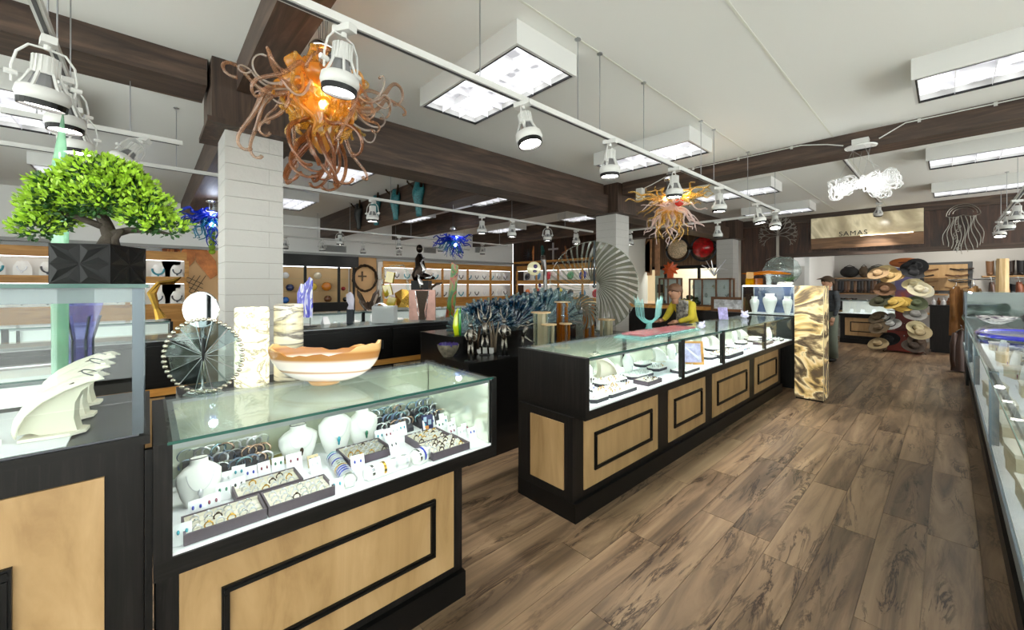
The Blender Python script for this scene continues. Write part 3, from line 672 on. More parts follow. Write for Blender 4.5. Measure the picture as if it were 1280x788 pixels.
def tray(label, cx, cy, w_, d_, n, m_, ringlabel, group, h_=.034, z=.72, side=TAUPE, rz=0, sc=1.0, rings=True):
    t = thing('jewellery_tray', label, 'tray', (cx, cy, z+.001), rz, 'jewellery trays')
    b = MB().b(-w_/2, w_/2, -d_/2, d_/2, 0, .012)
    e = .006
    b.b(-w_/2, w_/2, -d_/2, -d_/2+e, .012, h_).b(-w_/2, w_/2, d_/2-e, d_/2, .012, h_).b(-w_/2, -w_/2+e, -d_/2+e, d_/2-e, .012, h_).b(w_/2-e, w_/2, -d_/2+e, d_/2-e, .012, h_)
    b.build('box', side, t)
    l = MB()
    for q in range(m_):
        y0 = -d_/2+e+.002+(d_-2*e-.004)*q/m_; l.b(-w_/2+e, w_/2-e, y0+.002, y0+(d_-2*e-.004)/m_-.002, .012, .021)
    l.b(-w_/2+e, -w_/2+e+.004, -d_/2+e, d_/2-e, .012, h_-.003).b(-w_/2+e, w_/2-e, d_/2-e-.003, d_/2-e, .012, h_-.003)
    l.build('lining', CREAM, t)
    if rings: ring_row(n, m_, cx-w_/2+.02, cx+w_/2-.02, cy-d_/2+.012, cy+d_/2-.012, z+.0235, ringlabel, group, sc)
    return t
ZD = .72
tray('open ring tray at the front left corner of the nearest counter', .185, 1.60, .215, .13, 6, 3, 'small ring in the front left tray of the nearest counter', 'rings in the front left tray', sc=.95)
tray('open ring tray just right of the front left one in the nearest counter', .405, 1.60, .215, .13, 6, 3, 'small ring in the second front tray of the nearest counter', 'rings in the second front tray', sc=.95)
tray('open ring tray behind the two front left trays', .335, 1.745, .215, .13, 6, 3, 'small ring in the tray behind the two front left trays', 'rings in the tray behind the front pair', sc=.95)
tray('open ring tray at the right front of the nearest counter', 1.03, 1.61, .2, .15, 6, 4, 'small ring in the right front tray of the nearest counter', 'rings in the right front tray')
tray('open ring tray behind the right front one in the nearest counter', 1.03, 1.75, .18, .14, 6, 4, 'small ring in the tray second from the front at right', 'rings in the second right tray')
tray('ring tray in the middle of the nearest counter before the small necklace bust', .73, 1.80, .2, .16, 6, 4, 'small ring in the middle tray before the small bust', 'rings in the middle tray')
# necklace busts
def bust(label, x, y, z, h_=.17, w_=.15, rz=0, cat='necklace bust', group='white necklace busts', pend=None, m_=None, chain=SILVER):
    t = thing('necklace_bust', label, cat, (x, y, z+.001), rz, group); b = MB()
    prof = [(0, .62, .5), (.25, .85, .55), (.5, 1, .55), (.68, 1, .5), (.8, .72, .42), (.88, .42, .36), (1.0, .40, .34)]
    N = 18
    def fn(u, v):
        k = u*(len(prof)-1); i = min(int(k), len(prof)-2); f = k-i; a = [prof[i][q]*(1-f)+prof[i+1][q]*f for q in range(3)]
        th = v*2*PI; return (a[1]*w_/2*math.cos(th), a[2]*w_/2*.8*math.sin(th)+.02*a[0], a[0]*h_)
    b.grid(fn, 18, N, cv=True); b.add([fn(1, j/N) for j in range(N)], [tuple(range(N))]); b.add([fn(0, j/N) for j in range(N)], [tuple(range(N))[::-1]])
    b.build('body', m_ or VELVET, t, smooth=True)
    nk = MB(); pts = [(.2*w_*math.cos(k*2*PI/18)*1.02, .02+.165*w_*.82*math.sin(k*2*PI/18)*1.02, h_*1.0) for k in range(18)]
    nk.tube(pts, .0016, 5, True).build('neck_rim', GREYV, t)
    if pend is not None:
        c_ = MB(); pts = []
        for k in range(13):
            a = -PI*(.02+.96*k/12); yy = -.27*w_; s_ = math.sin(a)
            pts.append((.30*w_*math.cos(a), -(.2*w_+.028*w_*abs(s_)*2), h_*(.78+.42*s_)))
        c_.tube(pts, .0012, 4); c_.build('chain', chain, t)
        MB().sph((0, -(.265*w_), h_*.33), (.008, .004, .014), 8, 6).sph((0, -(.265*w_), h_*.24), (.005, .003, .01), 6, 5).build('pendant', pend, t, smooth=True)
    return t
bust('white necklace bust at the left end of the nearest counter beside the corner post', .135, 1.80, ZD, .16, .13, pend=SILVER)
bust('small white necklace bust with a dark pendant, left of the two taller ones', .50, 1.965, ZD, .15, .16, pend=BRONZE)
bust('tall white necklace bust with a turquoise pendant in the nearest counter', .655, 1.95, ZD, .19, .15, pend=GEMS[0])
bust('small white necklace bust right of the turquoise pendant bust', .79, 1.96, ZD, .165, .15, pend=GEMS[3])
# bracelet bars
CUFF = [MB().tube([(0, .028*math.cos(a), .02+.022*math.sin(a)) for a in [(-.25+1.5*k/12)*PI for k in range(13)]], [.0045]*13, 6).mesh('bangle', mt_, True) for mt_ in (SILVER, CHROME, mat('turquoise silver', '8aa8b0', .25, .8), mat('copper silver', 'b89a86', .25, .9))]
CUFF2 = [MB().grid(lambda u, v, w__=w__: ((v-.5)*w__, .03*math.cos((-.2+1.4*u)*PI), .022+.024*math.sin((-.2+1.4*u)*PI)), 14, 1).mesh('bangle', mt_, True) for mt_, w__ in ((SILVER, .012), (mat('blue silver', '8a9cc0', .3, .6), .014), (CHROME, .009))]
def bar(label, x0, x1, y, n, rows, glabel, group, z=ZD, rz=0):
    L = x1-x0; t = thing('bracelet_stand', label, 'display stand', ((x0+x1)/2, y, z+.001), rz, 'charcoal bracelet stands')
    MB().prism([(-.07, 0), (.07, 0), (.07, .075), (.03, .075), (.0, .05), (-.03, .05), (-.07, .02)], L, Matrix.Rotation(PI/2, 4, 'Z')).build('block', GREYV, t)
    for r_ in range(rows):
        for i in range(n):
            o = inst(random.choice(CUFF+CUFF2), 'bangle', None, (x0+L*(i+.5)/n, y-.04+r_*.045, z+(.03, .052, .077)[r_]), (0, random.uniform(-.2,.2), PI/2+random.uniform(-.4,.4)))
            tag(o, '%s bangle from left, %s step, %s' % (ORD[i], ('front', 'middle', 'back')[r_], glabel.split(' on the ')[-1]), 'bangle', group)
bar('stepped charcoal stand of silver bangles at the back left of the nearest counter', .10, .38, 2.0, 11, 3, 'silver bangle on the back left charcoal stand of the nearest counter', 'bangles on the back left stand')
bar('stepped charcoal stand of silver bangles behind the middle ring tray', .87, 1.05, 2.0, 7, 3, 'silver bangle on the charcoal stand right of the small bust', 'bangles on the middle stand')
bar('stepped charcoal stand of silver bangles at the right end of the nearest counter', 1.09, 1.24, 2.0, 6, 3, 'silver bangle on the right end stand of the nearest counter', 'bangles on the right stand')
# bracelet roll: white roll with many bangles
def roll(label, x, y, L, rz, glabel, group, n=9, r=.026, z=ZD, cat='bracelet roll'):
    t = thing('bracelet_roll', label, cat, (x, y, z+.001), rz, 'white bracelet rolls')
    MB().tube([(-L/2, 0, r), (-L/2+.01, 0, r), (L/2-.01, 0, r), (L/2, 0, r)], [r*.8, r, r, r*.8], 16).build('cushion', VELVET, t, smooth=True)
    MB().b(-L/2+.01, L/2-.01, -r*.7, r*.7, 0, .01).build('foot', VELVET, t)
    for i in range(n):
        u = -L/2+L*(i+.6)/n; mt_ = random.choice((SILVER, CHROME, GEMS[0], SILVER, GOLD, GEMS[1]))
        q = MB().grid(lambda a, v: ((v-.5)*.011, (r+.003)*math.cos((-.15+1.3*a)*PI), (r+.003)*math.sin((-.15+1.3*a)*PI)), 14, 1).build('bangle', mt_, None, (x+u*math.cos(rz), y+u*math.sin(rz), z+.001+r), rz, True)
        tag(q, '%s %s' % (ORD[i], glabel), 'bangle', group)
roll('white bracelet roll with enamel bangles running front to back in the nearest counter', .585, 1.68, .26, 1.48, 'bangle from the back end of the enamel bangle roll', 'bangles on the long roll', 13)
roll('white pillow roll with wide silver bangles lying along the front glass', .735, 1.575, .2, .05, 'wide bangle from the left on the pillow roll by the front glass', 'bangles on the front pillow roll', 4, .024)
roll('short white roll with two silver cuffs beside the right front ring tray', .885, 1.57, .08, .3, 'cuff from the left on the short roll beside the right front tray', 'cuffs on the short roll', 3, .03)
# earring cards
CARD = mat('white card', 'fbfbfd', .6)
CARDM = {}
def earcard(x, y, z, label, gem=0, rz=0, w_=.045, h_=.06, lean=.35, group=None, cat='earring card'):
    t = thing('earring_card', label, cat, (x, y, z+.001), rz, group)
    k = (w_, h_, lean)
    if k not in CARDM:
        b = MB(Matrix.Rotation(-lean, 4, 'X')).b(-w_/2, w_/2, -.001, .001, 0, h_)
        b.M = Matrix.Identity(4); b.b(-w_/2, w_/2, .0, h_*.5, 0, .002); CARDM[k] = b.mesh('card', CARD)
        for g in range(6): CARDM[k+(g,)] = MB(Matrix.Rotation(-lean, 4, 'X')).sph((-w_*.22, -.004, h_*.6), (.004, .003, .007), 8, 5).sph((w_*.22, -.004, h_*.6), (.004, .003, .007), 8, 5).mesh('earring', GEMS[g] if g != 4 else SILVER, True)
    inst(CARDM[k], 'card', t); inst(CARDM[k+(gem,)], 'earring', t)
    return t
G1 = 'white earring cards in the nearest counter'
for i, (x, y) in enumerate(sorted([(.075,1.55), (.12,1.69), (.165,1.70), (.20,1.77), (.25,1.78), (.30,1.86), (.35,1.87), (.40,1.88), (.22,1.87), (.265,1.9)])):
    earcard(x, y, ZD, ORD[i]+' earring card from the left behind the front left ring trays', i % 6, .1*(i % 3)-.1, group='earring cards at left')
earcard(.455, 1.85, ZD, 'larger white card with a red pendant behind the ring trays', 2, 0, .06, .07, group=G1)
earcard(.515, 1.77, ZD, 'white earring card with grey studs in front of the small bust', 4, .1, group=G1)
earcard(.65, 1.665, ZD, 'white earring card with two square blue stones', 1, -.1, .055, .065, group=G1)
earcard(.525, 1.545, ZD, 'white earring card with turquoise studs leaning on the end of the bangle roll', 0, .0, .05, .05, group=G1)
earcard(.835, 1.70, ZD, 'tall white card with long dark earrings right of the pillow roll', 5, .2, .05, .085, group=G1)
for i, (x, y) in enumerate([(.84,1.87), (.88,1.86), (.93,1.89), (.975,1.90)]): earcard(x, y, ZD, ORD[i]+' earring card from the left before the middle bangle stand', (i*2) % 6, 0, group='cards before the middle stand', h_=.07)
for i, (x, y) in enumerate(sorted([(1.15,1.70), (1.185,1.76), (1.225,1.69), (1.155,1.82), (1.20,1.86), (1.235,1.80), (1.215,1.62), (1.18,1.66), (1.10,1.87), (1.145,1.9), (1.225,1.91)])): earcard(x, y, ZD, ORD[i]+' earring card from the left in the right end cluster of the nearest counter', i % 6, .1*(i % 3)-.1, group='cards at the right end')
# small framed blue picture of figures among the bangles, little olive book, boxes
t = thing('picture_frame', 'small dark blue picture with figures standing among bangles at right of the nearest counter', 'picture', (1.10, 1.87, ZD+.001), -.35)
R_ = Matrix.Rotation(-.25, 4, 'X'); MB(R_).b(-.03, .03, 0, .006, 0, .085).build('frame', mat('navy card', '1e1c50', .4), t)
MB(R_).b(-.02, -.004, -.002, 0, .05, .075).b(.004, .02, -.002, 0, .035, .06).build('figure', mat('pale figure', '9ab0c8', .5), t); MB(R_).b(-.014, .006, -.002, 0, .012, .03).build('figure', mat('orange figure', 'd89048', .5), t)
tag(MB().b(-.06, .06, -.05, .05, 0, .014).build('booklet', mat('olive cover', 'b0a45a', .6), None, (.45, 2.0, ZD+.001), .15), 'olive booklet lying behind the small bust with a dark pendant', 'booklet')
t = thing('belt_buckle', 'ornate square silver and blue stone buckle before the small bust', 'buckle', (.525, 1.835, ZD+.001), 0)
MB(Matrix.Rotation(-.5, 4, 'X')).b(-.022, .022, 0, .005, 0, .05).build('plate', mat('pale gold', 'b8a884', .35, .8), t)
q = MB(Matrix.Rotation(-.5, 4, 'X'))
for a in (-.01, .01): q.ring((a, -.002, .03), .007, .002, (0,1,0), 12, 5)
q.b(-.018, .018, -.002, 0, .008, .012).build('inlay', mat('steel blue', '44607a', .3, .6), t)
# ================================================================ MIDDLE COUNTER CONTENTS
random.seed(31)
STUD = [MB().ring((0,0,.006), .0075, .002, (0,1,.3), 10, 5).sph((0,0,.014), (.0045,.004,.004), 6, 4).mesh('ring', mt_, True) for mt_ in (SILVER, GOLD, CHROME, SILVER)]
STUFFR = MB()
def hextray(label, cx, cy, w_, d_, n, m_, rl, grp, z=ZD, h_=.03, rz=0):
    t = thing('display_pad', label, 'display pad', (cx, cy, z+.001), rz, 'clipped corner display pads')
    c = min(w_, d_)*.28; o = [(-w_/2+c,-d_/2),(w_/2-c,-d_/2),(w_/2,-d_/2+c),(w_/2,d_/2-c),(w_/2-c,d_/2),(-w_/2+c,d_/2),(-w_/2,d_/2-c),(-w_/2,-d_/2+c)]
    R_ = Matrix.Rotation(-PI/2, 4, 'X')
    MB().prism([(x, y) for x, y in o], h_*.8, Matrix.Translation((0,0,h_*.4)) @ Matrix.Rotation(PI/2, 4, 'X')).build('block', GREYV, t)
    MB().prism([(x*.99, y*.99) for x, y in o], h_*.2, Matrix.Translation((0,0,h_*.9)) @ Matrix.Rotation(PI/2, 4, 'X')).build('pad', VELVET, t)
    for i in range(n):
        for j in range(m_):
            if (i in (0, n-1)) and (j in (0, m_-1)): continue
            x, y = -w_/2+w_*(i+.7)/(n+.4), -d_/2+d_*(j+.7)/(m_+.4)
            if n < 12 and 'second' not in grp:
                k_ = len(STUFFR.v); STUFFR.ring((cx+x, cy+y, z+.007+h_), .0075, .002, (random.uniform(-.3,.3),1,.3), 10, 4); STUFFR.sph((cx+x, cy+y, z+.015+h_), .004, 5, 3); continue
            tag(inst(random.choice(STUD), 'ring', None, (cx+x*math.cos(rz)-y*math.sin(rz), cy+x*math.sin(rz)+y*math.cos(rz), z+.001+h_), (0, 0, rz+random.uniform(-.3,.3))), '%s ring from left, %s row, %s' % (ORD[i], ('front', 'second', 'third', 'fourth', 'fifth')[j], rl.split(' on the ')[-1]), 'ring', grp)
def curved(label, x, y, z, rz, sc=1.0, group='curved white necklace stands', m_=None, pend=None, w_=.12, neck=True):
    """necklace display that leans back: a swept sheet on a clipped foot"""
    t = thing('necklace_stand', label, 'necklace stand', (x, y, z+.001), rz, group); t.scale = (sc, sc, sc)
    MB().prism([(-.07,-.045),(.04,-.045),(.07,-.02),(.07,.03),(.04,.055),(-.07,.055)], .009, Matrix.Translation((0,.0,.0045)) @ Matrix.Rotation(PI/2, 4, 'X')).build('foot', CREAM, t)
    side = [(-.088,.03),(-.084,.06),(-.068,.095),(-.035,.13),(.01,.158),(.06,.178),(.098,.184),(.104,.172),(.085,.156),(.06,.135),(.045,.10),(.042,.05),(.05,.009),(-.03,.009),(-.05,.02),(-.075,.018)]
    MB().prism(side, w_*.62).build('body', m_ or VELVET, t)
    def fn(u, v):
        k = u*6; i = min(int(k), 5); f = k-i; p0, p1 = side[i], side[i+1]; q = (2*v-1)
        return (p0[0]*(1-f)+p1[0]*f+.02*q*q-.004, w_*.62*(1-.35*max(0, u-.6)/.4)*q, p0[1]*(1-f)+p1[1]*f-.018*q*q+.003)
    MB().grid(fn, 18, 8).build('front_panel', m_ or VELVET, t, smooth=True, thick=.004)
    c = MB(); c.tube([(.075+.02*math.cos(a), .035*math.sin(a), .187-.01*math.cos(a)) for a in [k*PI/6 for k in range(12)]], .0018, 5, True).build('neck_rim', GREYV, t)
    if pend is not None:
        MB().tube([(.045, -.04, .165), (.0, -.03, .14), (-.035, -.0, .112), (.0, .03, .14), (.045, .04, .165)], .0022, 5).sph((-.045, 0, .10), (.008, .008, .01), 8, 6).build('necklace', pend, t, smooth=True)
    return t
GP = 'earrings and rings on clipped corner pads'
hextray('large white clipped corner pad at the front left of the middle counter', 2.52, 1.645, .42, .17, 13, 5, 'tiny ring on the large front pad of the middle counter', 'rings on the large front pad')
hextray('white clipped corner pad behind the large front pad with rows of studs', 2.72, 1.82, .36, .14, 8, 3, 'tiny ring on the pad behind the large front pad', 'rings on the second pad')
hextray('white clipped corner pad at left behind the white cards of the middle counter', 2.25, 1.80, .3, .14, 5, 3, 'tiny ring on the left rear pad of the middle counter', 'rings on the left rear pad')
hextray('white clipped corner pad toward the first black divider post', 3.1, 1.79, .34, .14, 7, 3, 'tiny ring on the pad left of the first divider post', 'rings on the pad by the first divider')
tray('small taupe ring box between the large front pad and the first divider post', 2.95, 1.62, .22, .13, 7, 4, 'small ring in the taupe box by the first divider', 'rings in the taupe box', sc=.9)
hextray('white clipped corner pad before the wooden frame in the second glass case', 3.62, 1.62, .36, .15, 7, 3, 'tiny ring on the pad before the wooden frame', 'rings before the wooden frame')
hextray('thick charcoal sided pad at the front of the third glass case', 4.75, 1.66, .55, .2, 12, 4, 'tiny ring on the thick charcoal sided pad', 'rings on the thick pad', h_=.045)
hextray('white clipped corner pad at the back of the third glass case', 5.1, 1.9, .4, .15, 6, 2, 'tiny ring on the rear pad of the third case', 'rings on the third case rear pad')
tray('taupe tray at the front of the fourth glass case', 6.05, 1.66, .34, .15, 6, 3, 'small ring in the taupe tray of the fourth case', 'rings in the fourth case tray')
hextray('white clipped corner pad at the back right of the fourth glass case', 6.45, 1.9, .4, .16, 6, 2, 'tiny ring on the rear pad of the fourth case', 'rings on the fourth case rear pad')
bust('white bust with a beaded necklace in the first case of the middle counter', 2.48, 1.87, ZD, .2, .17, pend=BRONZE)
curved('cream curved necklace stand right of the beaded necklace bust', 2.86, 1.97, ZD, 2.6, 1.1, m_=CREAM, pend=SILVER)
curved('small cream necklace stand with a blue pendant at left in the first case', 2.17, 1.93, ZD, 2.2, .9, m_=CREAM, pend=GEMS[1])
bust('white bust at the right end of the first case near the divider post', 3.18, 1.93, ZD, .17, .14, pend=SILVER)
bust('white necklace bust in the third case of the middle counter', 5.0, 1.98, ZD, .17, .15, pend=SILVER)
bust('white necklace bust in the second case behind the wooden frame', 4.1, 1.97, ZD, .18, .15, pend=GEMS[0])
bust('white necklace bust at left in the fourth case', 5.95, 1.97, ZD, .18, .15, pend=GEMS[5]); bust('white necklace bust at right in the fourth case', 6.6, 1.73, ZD, .18, .14, pend=GEMS[3])
for i in range(9): earcard(2.10+.045*i, 1.56+.012*i+.1*(i % 2), ZD, ORD[i]+' earring card from left in the slanting row of the middle counter', i % 6, .3, group='cards at the left end of the middle counter', h_=.05)
for i in range(10): earcard(5.1+.05*(i % 5), 1.58+.1*(i//5), ZD, '%s earring card from left, %s row, front right of the third case' % (ORD[i % 5], ('front', 'back')[i//5]), i % 6, 0, group='cards in the third case', h_=.06)
for i in range(8): earcard(6.3+.06*(i % 4), 1.57+.09*(i//4), ZD, '%s earring card from left, %s row, front right of the fourth case' % (ORD[i % 4], ('front', 'back')[i//4]), (i+2) % 6, 0, group='cards in the fourth case', h_=.06)
for i in range(6): earcard(4.38+.05*i, 1.9, ZD, ORD[i]+' earring card from left at the back of the third case', (i+1) % 6, 0, group='cards at the back of the third case', h_=.07)
t = thing('picture_frame', 'honey wood frame with a lilac picture standing in the second case', 'picture frame', (3.95, 1.69, ZD+.001), -.8); R_ = Matrix.Rotation(-.18, 4, 'X')
fz = MB(R_); W_, H_ = .11, .23; b_ = .022
fz.b(-W_,-W_+b_,0,.02,0,H_).b(W_-b_,W_,0,.02,0,H_).b(-W_+b_,W_-b_,0,.02,0,b_).b(-W_+b_,W_-b_,0,.02,H_-b_,H_).build('frame', SHELFW, t)
pc = MB(R_).b(-W_+b_,W_-b_,.008,.012,b_,H_-b_).build('picture', mat('lilac print', 'bdb8dc', .5, var=.25, vscale=20), t)
MB(R_).box((-.0,.006,.12), (.16,.003,.012), ry=.7).box((.02,.006,.09), (.12,.003,.006), ry=.75).box((-.01,.006,.17), (.05,.003,.005)).build('silver_chain', SILVER, pc)
MB().b(-.01,.01,.02,.07,0,.006).build('strut', SHELFW, t)
for i, (x, y, w_) in enumerate(((2.25,1.62,.2),(3.48,1.82,.22),(4.42,1.72,.2),(4.5,1.95,.2),(5.35,1.8,.22),(5.8,1.85,.2),(6.2,1.82,.22),(6.55,1.62,.2),(5.42,1.97,.18),(3.55,2.0,.2),(2.62,2.0,.18))):
    hextray('small white clipped corner pad, %s of the extra pads counted from the left end of the middle counter' % ORD[i] if False else ORD[i]+' small white pad in the middle counter cases, counted by case', x, y, w_, .12, 5, 3, 'tiny ring on the '+ORD[i]+' small pad of the middle counter', 'rings on the '+ORD[i]+' small pad')
curved('cream curved necklace stand at left in the second glass case', 3.5, 1.97, ZD, 2.6, 1.0, m_=CREAM, pend=SILVER) if False else None
for i, (x, y) in enumerate(((4.6,1.97),(5.25,1.99),(6.3,2.0),(3.85,2.0),(2.38,2.0))): curved(('white curved stand at the back left of the third case','white curved stand at the back right of the third case','white curved stand at the back of the fourth case','white curved stand at the back of the second case','white curved stand behind the beaded necklace bust')[i], x, y, ZD, 2.5, .9, pend=SILVER)
o = STUFFR.build('ring', SILVER, smooth=True); o['kind'] = 'stuff'; tag(o, 'many tiny rings and studs covering the white pads of the middle counter', 'ring')
# -- on top of the middle counter
TT = 1.0505
def top_at(px, py, z=TT): return onZ(px, py, z)
t = thing('glass_tray', 'long pale aqua glass tray stacked with a speckled pink glass slab on the middle counter', 'glass tray', (3.5, 1.80, TT))
AQUA = glassmat('aqua glass', 'd8f2f0', 1.3, .25, 'bfe8e6')
MB().b(-.56, .56, -.13, .13, 0, .012).b(-.54, .54, -.12, .12, .014, .024).build('tray', AQUA, t); MB().b(-.48, .5, -.11, .1, .026, .04).build('pink_slab', mat('speckled pink glass', '8c5458', .25, var=.4, vscale=60), t)
t = thing('glass_sculpture', 'tall U shaped sculpture of stacked aqua glass strips on the middle counter', 'glass sculpture', (3.74, 2.04, TT)); t.rotation_euler = (0, 0, -.75)
AQ2 = glassmat('aqua strip', 'd8f4f2', 1.8, .4, 'b8e8e6')
def ul(u, w0): a = PI*(1.08-1.16*u); return
for k in range(15):
    f = k/14; pts = []
    for i in range(15):
        u = i/14; a = math.radians(200+140*u) if True else 0
        R1 = .055+.075*f; cx_ = 0
        x = R1*math.cos(a)*(1.0); z = .19+R1*math.sin(a)*(1.0-.0*f)-.0*f
        if i == 0: pts.append((x*1.0-.005, 0, .33+.02*math.sin(k)))
        pts.append((x, .01*math.sin(k*2+i), z))
        if i == 14: pts.append((x*1.0+.005, 0, .34-.02*math.cos(k)))
    pts = [(x*1.15*(.5+.5*min(1, z/.2))+.0, y+(.003 if k % 2 else -.003)+(k-7)*.003, max(.004, z-.04*(1-f))) for x, y, z in pts]
    MB().tube(pts, .0024, 5).build('glass_strip', AQ2, t, smooth=True)
MB().b(-.03,.03,-.03,.03,0,.02).b(-.022,.022,-.02,.02,.02,.07).build('foot', AQ2, t)
tag(MB().prism([(-.13,-.04),(.1,-.05),(.14,0),(.1,.05),(-.12,.04)], .012, Matrix.Translation((0,0,.006)) @ Matrix.Rotation(PI/2,4,'X')).build('black_pad', BLK, None, (4.45, 2.0, TT)), 'flat black counter pad lying right of the aqua U sculpture', 'pad')
def crystal(x, y, sc, label):
    b = MB(); random.seed(int(x*100))
    for i in range(7):
        a = i*2*PI/7; q = Vector((.5*math.cos(a), .5*math.sin(a), 1.0)).normalized(); b.cyl(q*.0+Vector((0,0,.012)), q*.05*random.uniform(.8,1.2)+Vector((0,0,.012)), .014, .004, 6)
    b.sph((0,0,.02), (.035,.035,.02), 8, 6); o = b.build('crystal_flower', glassmat('white crystal', 'f4f4ff', 1.5, .45, 'f4f4ff'), None, (x, y, TT)); o.scale = (sc,)*3; return tag(o, label, 'crystal ornament')
crystal(4.3, 1.75, 1.2, 'clear crystal ornament near the front edge of the middle counter'); crystal(6.1, 1.9, 1.6, 'white crystal flower ornament before the small glass tower case')
t = thing('photo_card', 'upright lilac photo card in an acrylic stand on the middle counter', 'photo card', (5.62, 2.0, TT), -.7); t.scale = (.8,)*3
MB(Matrix.Rotation(-.2,4,'X')).b(-.08,.08,0,.004,0,.2).build('card', mat('lilac photo', '9088b8', .4, var=.4, vscale=14), t); MB().b(-.085,.085,-.02,.06,0,.004).build('stand', PANE, t)
# -- glass tower case at the far end
t = thing('display_case', 'small glass tower case with three white vases at the far end of the middle counter', 'display case', (7.2, 1.83, 0)); T = Matrix.Translation((-7.2, -1.83, 0)); m = lambda: MB(T)
m().b(6.92, 7.5, 1.5, 2.2, 0, 1.04).build('pedestal', BLACKW, t)
m().b(6.91, 7.51, 1.49, 2.21, 1.04, 1.06).build('deck', BLK, t); m().b(6.95, 7.47, 1.53, 2.17, 1.06, 1.064).build('deck_cloth', DECK, t)
for x, y in ((6.93,1.51),(6.93,2.19),(7.49,1.51),(7.49,2.19)): m().b(x-.008,x+.008,y-.008,y+.008,1.06,1.5).build('post', ALU, t)
m().b(6.925,6.93,1.51,2.19,1.06,1.49).build('front_pane', PANE, t); m().b(6.93,7.49,1.505,1.51,1.06,1.49).build('side_pane', PANE, t); m().b(7.485,7.49,1.51,2.19,1.06,1.49).build('back_panel', mat('blue grey board', '56688e', .5, var=.4, vscale=5), t)
m().b(6.92,7.5,1.5,2.2,1.5,1.508).build('top_pane', PANE, t); m().b(6.935,6.945,1.52,2.18,1.485,1.5).build('light_strip', LED, t)
for i, (y, w_, h_, nm) in enumerate(((2.07, .13, .26, 'leftmost white faceted vase inside the small glass tower case'), (1.86, .19, .31, 'widest white vase in the middle of the small glass tower case'), (1.63, .13, .27, 'rightmost white faceted vase inside the small glass tower case'))):
    b = MB().lathe([(w_*.22,0),(w_*.25,.01),(w_*.5,h_*.62),(w_*.48,h_*.78),(w_*.3,h_*.88),(w_*.34,h_)], 10 if i != 1 else 20); tag(b.build('vase', mat('porcelain', 'f2f2f0', .3), None, (7.1, y, 1.065)), nm, 'vase', 'white vases in the tower case')
# -- things on the tower case
t = thing('glass_bowl', 'large round clear glass bowl on its side on top of the tower case', 'glass bowl', (7.3, 1.75, 1.509)); CLR = glassmat('clear blown glass', 'f4fafa', 2.2, .08)
MB().lathe([(.05,0),(.18,.06),(.25,.17),(.25,.25),(.2,.36),(.12,.42)], 24).build('bowl', CLR, t, smooth=True); MB().ring((0,0,.42), .12, .006, n=24).build('rim', CLR, t, smooth=True)
t = thing('blown_glass_sculpture', 'long orange and gold glass blade lying across on top of the tower case', 'glass sculpture', (7.02, 1.85, 1.509), PI/2); 
MB().tube([(-.28,0,.16),(-.15,0,.18),(0,0,.19),(.2,0,.175),(.38,0,.18)], [.008,.022,.03,.028,.006], 8).build('blade', glassmat('orange blade', 'ffd890', 1.4, .6, 'd8881c'), t, smooth=True); MB().b(-.03,.03,-.03,.03,0,.17).build('stand', CLR, t)
for i, (x, y, z, nm) in enumerate(((6.98, 2.1, 1.509, 'lower yellow glass block on the tower case'), (6.98, 2.1, 1.609, 'upper yellow glass block stacked on the tower case'), (7.0, 1.99, 1.509, 'dark amber glass block beside the yellow ones'))):
    tag(MB().box((0,0,.05),(.08,.1,.1), rz=.3*i).build('glass_block', glassmat('yellow block', 'ffe860', 1.3, .6, 'e0b010') if i < 2 else glassmat('amber block', 'e8a040', 1.3, .6, '9a5a10'), None, (x, y, z)), nm, 'glass block', 'coloured glass blocks')
t = thing('air_plant', 'dark green spiky plant among rocks on top of the tower case', 'plant', (7.01, 1.6, 1.509)); b = MB(); random.seed(9)
LEAF = mat('dark green leaf', '3a5a30', .5)
for i in range(16):
    a = i*2*PI/16; R_ = random.uniform(.08, .16); lf = MB().tube([(0,0,.03),(R_*.5*math.cos(a), R_*.5*math.sin(a), .1),(R_*math.cos(a), R_*math.sin(a), .1+random.uniform(-.03,.05))], [.006,.006,.001], 5).build('leaf', LEAF, t)
MB().sph((0,0,.025),(.07,.07,.03),8,6).sph((-.05,.08,.02),(.05,.05,.025),7,5).build('rock', mat('pale quartz', 'd8d4d0', .4, bump=.5), t)
# ================================================================ ONYX PILLAR AND LAMPS
def onyx(name, stops, scale, es, axis=(1,1,1), dist=2.0):
    if name in MT: return MT[name]
    m = bpy.data.materials.new(name); m.use_nodes = True; nt = m.node_tree; p = nt.nodes['Principled BSDF']
    tc = nt.nodes.new('ShaderNodeTexCoord'); mp = nt.nodes.new('ShaderNodeMapping'); mp.inputs['Scale'].default_value = axis; nt.links.new(tc.outputs['Object'], mp.inputs[0])
    n = nt.nodes.new('ShaderNodeTexNoise'); n.inputs['Scale'].default_value = scale; n.inputs['Detail'].default_value = 5; n.inputs['Distortion'].default_value = dist; nt.links.new(mp.outputs[0], n.inputs[0])
    r = ramp(nt, stops); nt.links.new(n.outputs[0], r.inputs[0]); nt.links.new(r.outputs[0], p.inputs['Base Color']); p.inputs['Roughness'].default_value = .15
    if es: nt.links.new(r.outputs[0], p.inputs['Emission Color']); p.inputs['Emission Strength'].default_value = es
    MT[name] = m; return m
PILL = onyx('lit banded onyx', [(.3,'54483a'),(.38,'6a583e'),(.42,'d8b878'),(.455,'f0dcac'),(.475,'8a7656'),(.51,'4c4236'),(.55,'948060'),(.58,'ecd8a4'),(.64,'e8cc8c'),(.68,'5a4c38')], 1.9, .22, (1,1,1.5), .7)
t = thing('onyx_pillar', 'tall glowing onyx pillar with dark wavy bands at the far end of the middle counter', 'lamp', (6.51, 1.225, 0))
